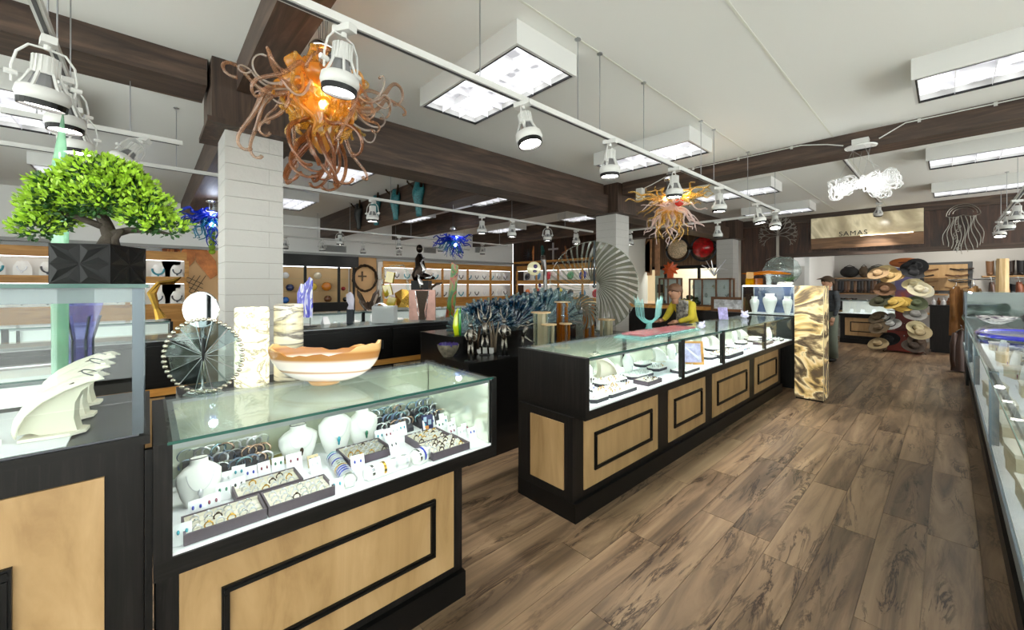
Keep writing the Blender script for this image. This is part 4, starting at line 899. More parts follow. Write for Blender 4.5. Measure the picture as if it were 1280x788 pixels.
MB().b(-.15,.15,-.155,.155,.02,1.495).build('stone', PILL, t); MB().b(-.14,.14,-.145,.145,0,.02).build('base', BLK, t)
for sx in (-1,1): MB().b(sx*.151-.002,sx*.151+.002,-.157,-.15,.02,1.497).build('edge_strip', mat('pale stone edge','d8c8a0',.2), t)
LAMP = onyx('lit pale onyx', [(.3,'fffbe8'),(.46,'f4ecc8'),(.5,'8a8468'),(.53,'f8f2d4'),(.7,'fffef4')], 5, .5, (1,1,2), 1.5)
LAMP2 = onyx('faintly glowing striped onyx', [(.3,'d8d0b4'),(.45,'e8e2cc'),(.5,'75706a'),(.56,'c8c0a0'),(.7,'f0ead8')], 4, .05, (.6,.6,3), 1.2)  # a faint glow is put into this stone
tag(MB().b(-.32,.32,-.19,.19,0,1.0).build('plinth', BLACKW, None, (.42, 2.37, 0)), 'black plinth behind the nearest counter carrying the onyx cylinders and round mirror', 'plinth')
tag(MB().lathe([(.068,0),(.074,.004),(.074,.384),(.068,.39),(.05,.39),(.045,.37),(.0,.37)], 32).build('onyx_lamp', LAMP, None, (.385, 2.36, 1.0), smooth=False), 'glowing pale onyx cylinder lamp, left of the pair behind the nearest counter', 'lamp')
tag(MB().lathe([(.066,0),(.07,.004),(.07,.394),(.064,.4),(.05,.4),(.045,.37),(.0,.37)], 32).build('onyx_cylinder', LAMP2, None, (.555, 2.38, 1.0)), 'grey striped onyx cylinder, right of the pair behind the nearest counter', 'lamp')
t = thing('table_mirror', 'round tilting table mirror on a chrome stand by the near column', 'mirror', (.19, 2.38, 1.0), -.72)
MB().lathe([(.06,0),(.06,.006),(.012,.014),(.008,.02)], 20).cyl((0,0,.01),(0,0,.30),.006).build('stand', CHROME, t, smooth=True)
MB().ring((0,-.01,.385), .082, .005, (0,1,0), 32).build('rim', CHROME, t, smooth=True); MB(Matrix.Translation((0,-.01,.385)) @ Matrix.Rotation(PI/2,4,'X')).lathe([(.0,-.003),(.081,-.003),(.081,.003),(0,.003)], 32).build('mirror', mat('mirror glass','9a9c9c',.02,1), t)
# glass wheel platter on a stand
t = thing('cut_glass_disc', 'round cut glass wheel with silvery scalloped rim standing on the nearest counter', 'glass sculpture', (.165, 2.03, TT), -.62)
SM = glassmat('smoked cut glass', 'c4ced0', 1.8, .03, '9ab0b0'); GL2 = glassmat('cut glass', 'f0f8f6', 2.0, .04, 'd0e4e0')
MB().sph((0,0,.012),(.075,.04,.012),20,6).build('foot', GL2, t, smooth=True)
for k in range(14):
    a0, a1 = k*2*PI/14, (k+1)*2*PI/14-.02; c_ = Vector((0,0,.165)); R_ = .142
    p = [c_+Vector((math.cos(a)*r, (.012 if k % 2 else -.004)*r/.14, math.sin(a)*r)) for r, a in ((.012,a0),(R_,a0),(R_,a1),(.012,a1))]
    MB().add(p+[q+Vector((0,.004,0)) for q in p], [(0,1,2,3),(7,6,5,4),(0,4,5,1),(1,5,6,2),(2,6,7,3),(3,7,4,0)]).build('glass_wedge', SM if k in (1,2,3,8,9) else GL2, t)
    MB().tube([c_, c_+Vector((math.cos(a0)*R_, 0, math.sin(a0)*R_))], .0014, 4).build('spoke', ALU, t)
rim = MB()
for k in range(44):
    a = k*2*PI/44; rim.sph((math.cos(a)*.147, 0, .165+math.sin(a)*.147), (.011,.006,.008), 7, 5)
rim.build('rim', mat('silvered rim','c8c0b0',.15,.9), t, smooth=True)
MB().sph((.0,-.004,.19),(.006,.006,.05),8,8).build('dark_inlay', BLK, t, smooth=True)
# onyx bowl
BOWL = bpy.data.materials.new('banded onyx bowl'); BOWL.use_nodes = True; nt = BOWL.node_tree; p = nt.nodes['Principled BSDF']; p.inputs['Roughness'].default_value = .2
tc = nt.nodes.new('ShaderNodeTexCoord'); mp = nt.nodes.new('ShaderNodeMapping'); mp.inputs['Scale'].default_value = (.4,.4,9.5); nt.links.new(tc.outputs['Object'], mp.inputs[0])
n = nt.nodes.new('ShaderNodeTexNoise'); n.inputs['Scale'].default_value = 1; n.inputs['Detail'].default_value = 2; nt.links.new(mp.outputs[0], n.inputs[0])
sx = nt.nodes.new('ShaderNodeSeparateXYZ'); nt.links.new(tc.outputs['Object'], sx.inputs[0])
ad = nt.nodes.new('ShaderNodeMath'); ad.operation = 'MULTIPLY_ADD'; ad.inputs[1].default_value = .07; nt.links.new(n.outputs[0], ad.inputs[0]); nt.links.new(sx.outputs[2], ad.inputs[2])
ds = nt.nodes.new('ShaderNodeMath'); ds.operation = 'MULTIPLY'; ds.inputs[1].default_value = 4.6; nt.links.new(ad.outputs[0], ds.inputs[0])
r = ramp(nt, [(.0,'c89a5c'),(.2,'d8b07c'),(.27,'f8f0e8'),(.42,'fff8f2'),(.45,'c89a70'),(.48,'f8efe6'),(.66,'f4e6da'),(.72,'b07c44'),(.8,'a87038'),(.86,'d8ac70'),(1,'e0b880')]); nt.links.new(ds.outputs[0], r.inputs[0]); nt.links.new(r.outputs[0], p.inputs['Base Color'])
t = thing('stone_bowl', 'large boat shaped banded onyx bowl with a jagged orange rim on the nearest counter', 'bowl', (.60, 1.93, TT+.001), -.74)
def bw(u, v, off):
    a = v*2*PI; k = .28+.72*math.sin(u*PI/2); zz = .15*(1-math.cos(u*PI/2))**.9+.012
    j = u**6*(.006*math.sin(7*a)+.005*math.sin(17*a+1)+.003*math.sin(31*a)+.02*math.cos(2*a)+.012*math.cos(a))
    return (.255*k*math.cos(a)*(1-off), .115*k*math.sin(a)*(1-off*1.8), zz+j+off*.06*(1-u))
MB().grid(lambda u, v: bw(u, v, 0), 14, 48, cv=True).grid(lambda u, v: bw(1-u, v, .035), 14, 48, cv=True).build('bowl', BOWL, t, smooth=True)
b = MB(); b.grid(lambda u, v: tuple(Vector(bw(1, v, 0))*(1-u)+Vector(bw(1, v, .035))*u), 1, 48, cv=True).build('rim', BOWL, t)
MB().lathe([(.0,0),(.06,0),(.07,.014),(0,.016)], 24).build('foot', mat('tan onyx','c8a070',.3), t, smooth=True)
# ================================================================ BONSAI AND PLANTER
t = thing('planter', 'square black planter with raised star pattern on the tall glass case', 'planter', (-.115, 1.875, 1.504), -.5)
POT = mat('matte black planter', '080808', .5, spec=.25)
s_ = .155; hh = .125; w2 = .17
pb = MB().b(-s_/2,s_/2,-w2/2,w2/2,0,hh-.012); pb.b(-s_/2,s_/2,-w2/2,-w2/2+.008,hh-.012,hh).b(-s_/2,s_/2,w2/2-.008,w2/2,hh-.012,hh).b(-s_/2,-s_/2+.008,-w2/2+.008,w2/2-.008,hh-.012,hh).b(s_/2-.008,s_/2,-w2/2+.008,w2/2-.008,hh-.012,hh).build('pot', POT, t)
tl = MB()
def star(cx, cz, w_, h_):   # eight raised facets round a sunken centre, local xz
    P = [(cx-w_/2,cz-h_/2),(cx,cz-h_/2),(cx+w_/2,cz-h_/2),(cx+w_/2,cz),(cx+w_/2,cz+h_/2),(cx,cz+h_/2),(cx-w_/2,cz+h_/2),(cx-w_/2,cz)]
    vs = []; fs = []
    for i in range(8):
        a, b, c = P[i], P[(i+1) % 8], (cx, cz); g = ((a[0]+b[0]+c[0])/3, (a[1]+b[1]+c[1])/3); k = len(vs)
        for q in (a, b, c): vs.append((g[0]+(q[0]-g[0])*.98, 0, g[1]+(q[1]-g[1])*.98))
        vs.append((g[0], -.007, g[1])); fs += [(k,k+1,k+3),(k+1,k+2,k+3),(k+2,k,k+3)]
    return vs, fs
st1 = star(0, 0, s_-.004, hh-.004)
o1 = MB().add(*st1).mesh('star_tile', POT)
for rz_, off, sc_ in ((0, w2/2, 1), (PI, w2/2, 1), (PI/2, s_/2, w2/s_), (-PI/2, s_/2, w2/s_)):
    q = Matrix.Rotation(rz_, 4, 'Z') @ Vector((0, -off-.0005, hh/2)); inst(o1, 'star_tile', t, q, (0, 0, rz_), (sc_, 1, 1))
MB().b(-s_/2+.009,s_/2-.009,-w2/2+.009,w2/2-.009,hh-.012,hh-.006).build('soil', mat('soil','2a2018',.9,bump=.6), t)
bt_ = thing('bonsai', 'lush artificial bonsai with bright green leaves over the black planter', 'bonsai', (-.1, 1.87, 1.504+hh-.006))
BARK = mat('bark', '3a3228', .8, bump=.8, bscale=40)
right = Vector((st, -ct, 0)); fwd = Vector((ct, st, 0))
def L_(r, f, z): return right*r+fwd*f+Vector((0,0,z))
tr = MB().tube([L_(.0,0,0),L_(.01,0,.04),L_(-.015,.01,.08),L_(-.03,0,.13),L_(-.02,0,.19)], [.03,.021,.018,.015,.01], 10).tube([L_(-.01,0,.07),L_(-.08,-.02,.1),L_(-.16,-.02,.12)], [.012,.009,.004], 7).tube([L_(.012,0,.045),L_(.06,.01,.06),L_(.13,.02,.06),L_(.19,.02,.05)], [.014,.011,.008,.003], 7).tube([L_(-.02,0,.12),L_(.06,0,.17),L_(.12,.01,.18)], [.01,.007,.003], 6)
tr.tube([L_(.03,0,.0),L_(.035,-.01,.03),L_(.06,-.01,.06)], [.012,.01,.006], 7).build('trunk', BARK, bt_, smooth=True)
random.seed(8)
BL = [(-.17,0,.14,.085,.07),(-.18,0,.10,.075,.05),(-.10,.02,.20,.10,.065),(-.02,0,.235,.11,.065),(.04,0,.22,.08,.06),(.06,0,.185,.09,.06),(.10,.03,.13,.085,.06),(.02,-.04,.15,.10,.06),(-.08,-.05,.14,.10,.05),(.18,.02,.07,.065,.03),(.125,0,.095,.07,.045),(-.2,-.03,.06,.06,.04),(-.03,.06,.17,.12,.06),(.14,-.02,.15,.05,.03),(-.14,-.04,.205,.05,.03)]
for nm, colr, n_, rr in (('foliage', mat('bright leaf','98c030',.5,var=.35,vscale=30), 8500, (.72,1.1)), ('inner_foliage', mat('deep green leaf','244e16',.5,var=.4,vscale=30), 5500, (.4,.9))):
    vs = []; fs = []
    for i in range(n_):
        b_ = random.choices(BL, [q[3]*q[4] for q in BL])[0]
        d = Vector((random.gauss(0,1), random.gauss(0,1), random.gauss(0,1))).normalized()
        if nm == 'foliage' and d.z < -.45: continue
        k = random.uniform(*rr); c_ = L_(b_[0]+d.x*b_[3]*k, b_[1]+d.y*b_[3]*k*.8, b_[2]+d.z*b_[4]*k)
        ax = (Vector((d.x*right.x+d.y*fwd.x, d.x*right.y+d.y*fwd.y, d.z+.5))+Vector((random.gauss(0,.5),random.gauss(0,.5),random.gauss(0,.4)))).normalized(); sd = ax.orthogonal().normalized(); sd.rotate(Matrix.Rotation(random.uniform(0,6),3,ax)); sd = sd*.005
        l_ = random.uniform(.014,.022); q = len(vs)
        vs += [c_, c_+ax*l_*.55+sd, c_+ax*l_, c_+ax*l_*.55-sd]; fs.append((q,q+1,q+2,q+3))
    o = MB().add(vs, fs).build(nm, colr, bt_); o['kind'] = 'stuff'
# ================================================================ CENTRE ISLAND
random.seed(51)
tag(MB().b(0,3.0,0,.42,0,.83).b(-.012,3.0,-.012,.42,.83,.85).build('display_table', mat('black satin', '151414', .25), None, (1.96, 2.68, 0)), 'low black display table behind the middle counter carrying silver figures', 'display table')
tag(MB().b(0,2.14,0,.6,0,1.0).b(-.01,2.15,-.01,.6,1.0,1.02).build('display_plinth', MT['black satin'], None, (2.1, 3.115, 0)), 'higher black plinth carrying the blue glass shells', 'plinth')
GZ = .851
x, y = onZ(560, 446, GZ); t = thing('geode', 'amethyst geode with purple crystals in a rough brown shell', 'geode', (2.06, 2.82, GZ))
MB().grid(lambda u, v: ((.085*(.45+.55*math.sin(u*PI/2)))*math.cos(v*2*PI)*(1+.06*math.sin(5*v*2*PI)), .065*(.45+.55*math.sin(u*PI/2))*math.sin(v*2*PI), .1*u), 6, 20, cv=True).build('shell', mat('geode rock','6a6454',.8,var=.4,vscale=30,bump=.8), t); 
b = MB()
for i in range(70):
    a = random.uniform(0, 6.28); R_ = .075*math.sqrt(random.random()); q = Vector((random.gauss(0,.35), random.gauss(0,.35), 1)).normalized(); p0 = Vector((R_*math.cos(a), .75*R_*math.sin(a), .085)); b.tube([p0, p0+q*.02, p0+q*.034], [.009,.008,.0005], 6)
b.build('crystals', glassmat('amethyst','c8b8f8',1.8,.6,'5c4ca8'), t)
t.location = (x, y, GZ); t.rotation_euler = (0,0,-.7); t.scale = (1.15,1.15,1.1)
# silver stick figures with raised antler arms
ROUGHS = mat('rough cast silver', '8c8880', .25, 1, bump=.6, bscale=50)
def figure(label, px, py, h, pose, rz=0):
    h *= 1.4
    X, Y = onZ(px, py, GZ); t = thing('silver_figure', label, 'figurine', (X, Y, GZ), rz, 'cast silver figures on the low black table'); s = h
    MB().b(-.05,.05,-.03,.03,0,.008).build('base', BLK, t); b = MB()
    P = {'stand': dict(la=[(-.02,0,.008),(-.03,0,.16),(-.015,0,.32)], lb=[(.05,0,.008),(.04,0,.17),(.015,0,.32)], tor=[(0,0,.3),(0,-.01,.42),(0,0,.54)], aa=[(-.04,0,.52),(-.09,0,.44),(-.05,-.04,.36)], ab=[(.04,0,.52),(.1,0,.46),(.11,0,.34)], hd=(0,0,.61)),
         'raise': dict(la=[(-.05,0,.008),(-.05,0,.17),(-.02,0,.32)], lb=[(.06,.01,.008),(.05,0,.18),(.02,0,.32)], tor=[(0,0,.3),(.0,0,.42),(0,0,.54)], aa=[(-.04,0,.53),(-.1,0,.62),(-.12,0,.8)], ab=[(.04,0,.53),(.1,0,.64),(.09,0,.82)], hd=(0,0,.61)),
         'leap': dict(la=[(-.04,0,.008),(-.02,0,.16),(-.03,0,.3)], lb=[(.22,0,.16),(.12,0,.2),(.0,0,.3)], tor=[(-.02,0,.29),(.02,0,.42),(.05,0,.5)], aa=[(.03,0,.5),(-.08,0,.52),(-.16,0,.42)], ab=[(.06,0,.5),(.16,0,.55),(.26,0,.56)], hd=(.08,0,.58))}[pose]
    for k, r0, r1 in (('la',.014,.03),('lb',.014,.03)): b.tube([tuple(c*s for c in q) for q in P[k]], [r0*s, .022*s, r1*s], 7)
    b.tube([tuple(c*s for c in q) for q in P['tor']], [.04*s,.045*s,.05*s], 8)
    for k in ('aa','ab'): b.tube([tuple(c*s for c in q) for q in P[k]], [.022*s,.018*s,.01*s], 6)
    b.sph(tuple(c*s for c in P['hd']), .04*s, 8, 6); b.build('body', ROUGHS, t, smooth=True)
    if pose != 'leap':
        an = MB()
        for sg in (-1,1):
            an.tube([(sg*.01*s,0,.64*s),(sg*.05*s,0,.72*s),(sg*.06*s,0,.82*s)], .006*s, 5).tube([(sg*.045*s,0,.70*s),(sg*.09*s,0,.75*s)], .005*s, 5)
        an.ring((.06*s,-.03*s,.4*s), .045*s, .008*s, (0,1,0), 12, 5).build('horns', ROUGHS, t)
    return t
figure('rough silver antlered figure nearest the corner of the low black table', 588, 452, .36, 'stand', -.7)
figure('rough silver figure with raised arms behind the white dish', 606, 444, .40, 'raise', -.7)
figure('rough silver antlered figure right of the white dish', 630, 446, .38, 'stand', -.6)
figure('leaping silver figure beside the cream glass cylinders', 655, 438, .34, 'leap', -.7)
X, Y = onZ(604, 446, GZ)
t = thing('dish', 'white ribbed rectangular dish on the low black table', 'dish', (X+.13, Y+.13, GZ), -.7); MB().b(-.07,.07,-.04,.04,0,.01).b(-.08,.08,-.05,-.042,.01,.045).b(-.08,.08,.042,.05,.01,.045).b(-.08,-.072,-.042,.042,.01,.045).b(.072,.08,-.042,.042,.01,.045).build('dish', WHITEM, t)
def stems(label, X, Y, h, col, n, z=GZ, name='driftwood_vase'):
    t = thing(name, label, 'sculpture', (X, Y, z)); b = MB()
    for i in range(n):
        a = random.uniform(0, 6.28); b.tube([(.02*math.cos(a), .02*math.sin(a), 0), (.025*math.cos(a+.5), .025*math.sin(a+.5), h*.5), (.05*math.cos(a+1), .05*math.sin(a+1), h)], [.014,.011,.005], 6)
    b.build('stems', col, t, smooth=True); return t
stems('brown twisted driftwood stems between the silver figures', 2.48, 2.98, .3, mat('driftwood','6a5c4a',.7,bump=.6), 6)
stems('thin dark twisted stems at the back of the low black table', 2.30, 3.03, .26, BRONZE, 4)
X, Y = onZ(592, 416, 1.021)
t = thing('blown_glass_sculpture', 'upright lime yellow glass blade with green edge', 'glass sculpture', (2.2, 3.2, 1.021), -.7)
MB().tube([(0,0,0),(-.012,0,.09),(-.006,0,.19),(.012,0,.26)], [.026,.03,.02,.003], 8).build('blade', mat('lime yellow glass','c8d820',.1,coat=1), t, smooth=True)
MB().tube([(.03,0,0),(.03,0,.1),(.03,0,.2),(.035,0,.27)], [.012,.014,.012,.003], 8).build('green_edge', mat('leaf green glass','2a8a28',.1,coat=1), t, smooth=True)
# blue glass fan shells in a row
SHB = glassmat('sea blue glass', '86b4c8', 3.5, .42, '2a6484'); SHC = glassmat('pale sea glass', 'd8eef0', 4.0, .3, 'b0ccd0'); SHD = glassmat('deep blue glass','7aa2c0',3.5,.48,'1a4468')
def fan(label, X, Y, R_, mats, rz=-.7, z=1.021, n=30, grp='glass fan shells in a row on the black plinth'):
    t = thing('glass_shell', label, 'glass sculpture', (X, Y, z), rz, grp)
    MB().sph((0,0,.012),(.09,.06,.012),12,5).build('foot', SHC, t, smooth=True)
    for k in range(n):
        a = PI*(.02+.96*k/(n-1)); d = Vector((math.cos(a),0,math.sin(a)*1.25)); tw = math.sin(k*1.9)*.05; ll = R_*(.94+.06*math.sin(k*2.3)); pts = [];  nv = Vector((-math.sin(a),0,math.cos(a)))
        vs = []
        for i in range(6):
            u = i/5; c_ = d*(ll*u)+Vector((0, .07*math.sin(u*2.6)-.03+tw*u, .02)); wd = .01+.036*math.sin(u*2.6)**.8*R_/.3
            vs += [c_+nv*wd*.5+Vector((0,.015,0)), c_-nv*wd*.5-Vector((0,.015,0))]
        b = MB().add(vs, [(2*i,2*i+1,2*i+3,2*i+2) for i in range(5)]); b.build('glass_blade', mats[k % len(mats)], t, smooth=True, thick=.006)
    return t
fan('small clear and pale green spiky glass shell at the left end of the row', 2.33, 3.3, .17, (SHC,), n=17)
fan('first deep blue glass fan shell of the row, behind the silver figures', 2.60, 3.36, .26, (SHD, SHB, SHC))
fan('second deep blue glass fan shell of the row', 2.84, 3.40, .27, (SHB, SHD, SHC))
fan('third blue glass fan shell of the row, under the hooped glass ring', 3.08, 3.36, .29, (SHD, SHB, SHC))
fan('tall mid blue glass fan shell in the middle of the row', 3.35, 3.45, .31, (SHB, SHC))
fan('pale sea blue glass fan shell with gold flecks right of centre', 3.66, 3.45, .35, (SHC, SHB, SHC))
fan('pale blue green glass fan shell behind the orange stands', 3.98, 3.47, .35, (SHC, SHC, SHB))
# big ribbed glass disc and its small spiral companion
GRY = glassmat('smoke ribbed glass', 'c4c6b8', 1.8, .42, '9a9a8c'); GRC = glassmat('thin clear rib', 'eef2ec', 2.2, .12, 'd0d4cc')
def disc(label, X, Y, zc, R_, rz, n, name='ribbed_glass_disc', swirl=0.0, z0=1.021):
    t = thing(name, label, 'glass sculpture', (X, Y, z0), rz); h = zc-z0
    MB().b(-.1,.1,-.05,.05,0,.03).b(-.05,.05,-.03,.03,.03,max(.05, h-R_+.06)).build('foot', GRC, t)
    for k in range(n):
        a = PI/2-2*PI*(k+.5)/n; right_ = math.cos(a) > -.05; b = []; m_ = GRY if right_ else GRC
        for i in range(7):
            u = i/6; r_ = .06*R_/.5+(R_-.06*R_/.5)*u; aa = a+swirl*(1-u)**1.2; wd = (2*PI/n)*r_*(.62 if right_ else .3); tg = Vector((-math.sin(aa),0,math.cos(aa))); c_ = Vector((r_*math.cos(aa), .05*math.sin(u*3)*R_/.5, h+r_*math.sin(aa)))
            b += [c_+tg*wd*.5+Vector((0,.012,0)), c_-tg*wd*.5-Vector((0,.012,0))]
        MB().add(b, [(2*i,2*i+1,2*i+3,2*i+2) for i in range(6)]).build('rib', m_, t, thick=.004)
    MB().ring((0,0,h), R_, .005*R_/.5, (0,1,0), 48, 6).build('rim', GRC, t, smooth=True)
    MB().cyl((0,0,h-.02), (0,0,h+R_*1.02), .012*R_/.5).sph((0,0,h),.03,10,6).build('spine', mat('dark glass','3a4246',.1,coat=1), t, smooth=True)
    return t
x_, z_ = onY(741, 3.3, 360)
tag(MB().b(0,.7,0,.7,0,.83).build('display_plinth', MT['black satin'], None, (4.4, 3.12, 0)), 'low black plinth beside the second column carrying the very large ribbed glass disc', 'plinth')
disc('very large round ribbed glass disc sculpture beside the second column', 4.72, 3.42, 1.49, .64, -.7, 40, swirl=.55, z0=.831)
disc('smaller spiral glass disc in front of the large ribbed one', 3.60, 2.80, 1.20, .2, -.9, 20, name='spiral_glass_disc', swirl=1.2, z0=.851)
# cream and amber glass cylinders with flat ledges
CRM = glassmat('cream streaked glass','f4f0e0',1.4,.62,'d8d2b8'); ORG = glassmat('amber brown glass','f0c890',1.4,.65,'b06a20'); LEDGE = mat('tan glass ledge','d8b888',.25)
def cylv(label, px, top, X_, Y_, w_, m_, n=9):
    z = GZ; d = X_*ct+Y_*st; h = H-(top-357)/498*d-z
    t = thing('ledged_vase', label, 'vase', (X_, Y_, z), -.7, 'streaked glass vases with flat ledges')
    for k in range(n):
        a = k*2*PI/n; MB().box((w_*.42*math.cos(a), w_*.42*math.sin(a), (h-.012)/2), (w_*.24, w_*.05, h-.012), rz=a+PI/2).build('glass_strip', m_ if k % 3 else MT['clear blown glass'], t)
    MB().lathe([(w_*.3,h-.012),(w_*.62,h-.012),(w_*.62,h),(w_*.3,h)], 16).build('ledge', LEDGE, t)
    MB().lathe([(0,0),(w_*.5,0),(w_*.5,.01),(0,.012)], 16).build('foot', m_, t)
def atpx(px, Y): return onY(px, Y)
cylv('tall cream streaked glass vase with a flat tan ledge', 676, 390, atpx(676, 2.86), 2.86, .17, CRM, 10)
cylv('shorter cream streaked glass vase in front of the taller one', 684, 405, atpx(686, 2.73), 2.73, .13, CRM, 8)
cylv('tall amber glass vase with ledge, behind the spiral disc', 702, 377, atpx(703, 3.0), 3.0, .15, ORG, 8)
cylv('short amber glass vase beside the spiral disc', 706, 404, atpx(707, 2.74), 2.74, .11, ORG, 8)
cylv('amber and clear glass vase seen through the spiral disc', 735, 377, atpx(736, 3.0), 3.0, .15, ORG, 8)
cylv('tan and clear glass vase right of the spiral disc', 758, 399, atpx(758, 2.86), 2.86, .17, CRM, 9)
# ================================================================ REAR COUNTERS
PADX = [MB().b(-.13,.13,-.08,.08,0,.03).sph((-.05,0,.035),(.012,.012,.01),6,4).mesh('display_pad', VELVET), MB().prism([(-.06,0),(.06,0),(.045,.13),(-.045,.13)], .004, Matrix.Rotation(-.4,4,'X')).prism([(-.06,0),(.06,0),(.045,.13),(-.045,.13)], .004, Matrix.Translation((0,.1,0)) @ Matrix.Rotation(.4,4,'X')).mesh('display_pad', CARD)]
def backcounter(label, x0, x1, y0, y1, doors, z=1.05):
    t = thing('back_counter', label, 'counter', ((x0+x1)/2, (y0+y1)/2, 0)); T = Matrix.Translation((-(x0+x1)/2, -(y0+y1)/2, 0)); m = lambda: MB(T)
    m().b(x0, x1, y0+.02, y1, 0, z-.02).build('cabinet', BLACKX, t); m().b(x0-.01, x1+.01, y0-.01, y1, z-.02, z-.012).build('worktop', ALU, t); m().b(x0-.01, x1+.01, y0-.012, y1, z-.012, z).build('top_pane', PANE, t)
    n = doors; w_ = (x1-x0)/n
    for k in range(n):
        o = m().b(x0+k*w_+.02, x0+(k+1)*w_-.02, y0, y0+.02, .66, z-.06).build('sliding_door', BLACKX, t)
        m().b(x0+(k+.9)*w_-.008, x0+(k+.9)*w_+.008, y0-.006, y0, .76, .86).build('door_pull', ALUD, o)
        m().b(x0+k*w_+.03, x0+(k+.78)*w_, y0+.005, y0+.02, .16, .56).build('drawer_panel', MAPLE, t)
    m().b(x0, x1, y0-.005, y0+.02, .575, .635).build('wood_rail', SHELFW, t)
    return t
backcounter('black rear counter behind the onyx bowl with sliding doors and wood rail', 1.0, 4.4, 4.45, 5.0, 3)
backcounter('black rear counter left of the near column seen past the tall glass case', -3.4, .38, 4.45, 5.0, 3)
for i in range(11):
    tag(inst(PADX[i % 2], 'display_pad', None, (1.25+.28*i, 4.85, 1.0505), (0,0,.3*(i % 3)), .7), ORD[i]+' white display piece from left along the back of the rear counter', 'display pad', 'white pieces on the rear counter')
R2 = case('display_counter', 'lit glass counter along the middle of the rear hall', 1.4, 5.4, 6.7, 7.3, bx=(1.4, 5.4), posts=(2.7, 4.0), leftblack=0, panels=[(1.5, 2.6, .17, .62), (2.8, 3.9, .17, .62)], mirror=False)
R3 = case('display_counter', 'lit glass counter at the right of the rear hall behind the blue shells', 5.7, 9.3, 6.9, 7.5, bx=(5.7, 9.3), posts=(6.9, 8.1), leftblack=0, panels=[(5.8, 6.8, .17, .62)], mirror=False)
R4 = case('display_counter', 'lit glass counter of the rear hall left of the near column', -3.6, .2, 6.6, 7.2, bx=(-3.6, .2), posts=(-2.3, -1.1), leftblack=0, panels=[(-1.0, .1, .17, .62)], mirror=False)
R5 = case('display_counter', 'glass counter directly behind the tall case at left', -3.3, -.3, 2.95, 3.55, dz=.66, bx=(-3.3, -.3), posts=(-2.2, -1.2), leftblack=0, mirror=False)
def fillcase(x0, x1, y0, z, nm, grp, n, rz=0, pendants=True):
    for i in range(n):
        x = x0+(x1-x0)*(i+.5)/n
        if i % 3 == 0: bust(ORD[i]+' piece from left in the '+nm+', a white pendant bust', x, y0+.36, z, random.uniform(.16,.2), .15, group='busts in the '+grp, pend=random.choice(GEMS))
        elif i % 3 == 1: tag(inst(PADM, 'display_pad', None, (x, y0+.22, z+.001), (0,0,random.uniform(-.2,.2))), ORD[i]+' piece from left in the '+nm+', a white pad', 'display pad', 'pads in the '+grp)
        else: tag(inst(PADM2, 'card_stand', None, (x, y0+.32, z+.001), (0,0,random.uniform(-.3,.3))), ORD[i]+' piece from left in the '+nm+', a folded card', 'card stand', 'card stands in the '+grp)
PADM = MB().b(-.13,.13,-.08,.08,0,.03).sph((-.05,0,.035),(.012,.012,.01),6,4).sph((.05,.02,.035),(.012,.012,.01),6,4).mesh('display_pad', VELVET)
PADM2 = MB().prism([(-.06,0),(.06,0),(.045,.13),(-.045,.13)], .004, Matrix.Rotation(-.4,4,'X')).prism([(-.06,0),(.06,0),(.045,.13),(-.045,.13)], .004, Matrix.Translation((0,.1,0)) @ Matrix.Rotation(.4,4,'X')).mesh('card_stand', CARD)
fillcase(1.45, 5.35, 6.7, ZD, 'middle rear counter', 'middle rear counter', 15); fillcase(5.75, 9.25, 6.9, ZD, 'right rear counter', 'right rear counter', 13)
fillcase(-3.5, .15, 6.6, ZD, 'left rear counter', 'left rear counter', 12); fillcase(-3.2, -.36, 2.95, .66, 'counter behind the tall case', 'counter behind the tall case', 9)
# ---- things on the rear counters
RZ = 1.051
t = thing('art_glass_panel', 'upright blue and white streaked glass panel on a thin stand', 'glass sculpture', (atpx(382, 4.7), 4.7, RZ), -.75)
MB().cyl((-.05,0,0),(-.05,0,.1),.004,n=6).cyl((.05,0,0),(.05,0,.1),.004,n=6).b(-.1,.1,-.05,.05,0,.006).build('stand', BLK, t)
MB().prism([(-.09,.1),(.075,.1),(.075,.52),(.04,.54),(.02,.5),(-.02,.46),(-.05,.47),(-.09,.36)], .014).build('panel', onyx('blue white glass',[(.35,'2a2ab0'),(.47,'5a5ae0'),(.52,'f0f0fa'),(.6,'e8e8f8'),(.66,'4a4ad0')],7,0,(2,1,.5),2), t)
t = thing('glass_torso', 'clear cast glass torso on a dark glass base', 'glass sculpture', (atpx(438, 4.72), 4.72, RZ), -.6)
MB().b(-.035,.035,-.035,.035,0,.17).build('base', mat('dark optic glass','3a4048',.05,coat=1), t); MB().tube([(0,0,.17),(.01,0,.22),(0,0,.28),(-.01,0,.34),(.0,0,.37)], [.04,.03,.045,.04,.012], 12).build('torso', MT['white crystal'], t, smooth=True)
t = thing('acrylic_block', 'milky acrylic block with curled paper on the rear counter', 'acrylic block', (atpx(481, 4.62), 4.62, RZ), -.7)
ACR = glassmat('milky acrylic','eef2f2',1.2,.7,'cfd4d4'); MB().b(-.13,.13,-.09,.09,0,.2).build('block', ACR, t); MB().grid(lambda u, v: (-.12+.24*u, -.07+.14*v, .205+.03*math.sin(u*6)), 8, 2).build('paper', CARD, t, thick=.002)
t = thing('copper_slab', 'pink copper slab split by a torn dark metal centre on the rear counter', 'sculpture', (atpx(528, 4.62), 4.62, RZ), -.75)
MB().b(-.17,.17,-.02,.02,0,.39).build('slab', mat('pink copper','c09488',.35,.3,var=.15,vscale=8), t)
zz = [(-.04,0),(-.035,.1),(-.05,.18),(-.06,.26),(-.09,.38),(.09,.38),(.075,.3),(.05,.22),(.03,.12),(.045,0)]
MB().prism(zz, .05).build('torn_metal', mat('dark torn metal','3a3028',.3,.9,bump=.4), t)
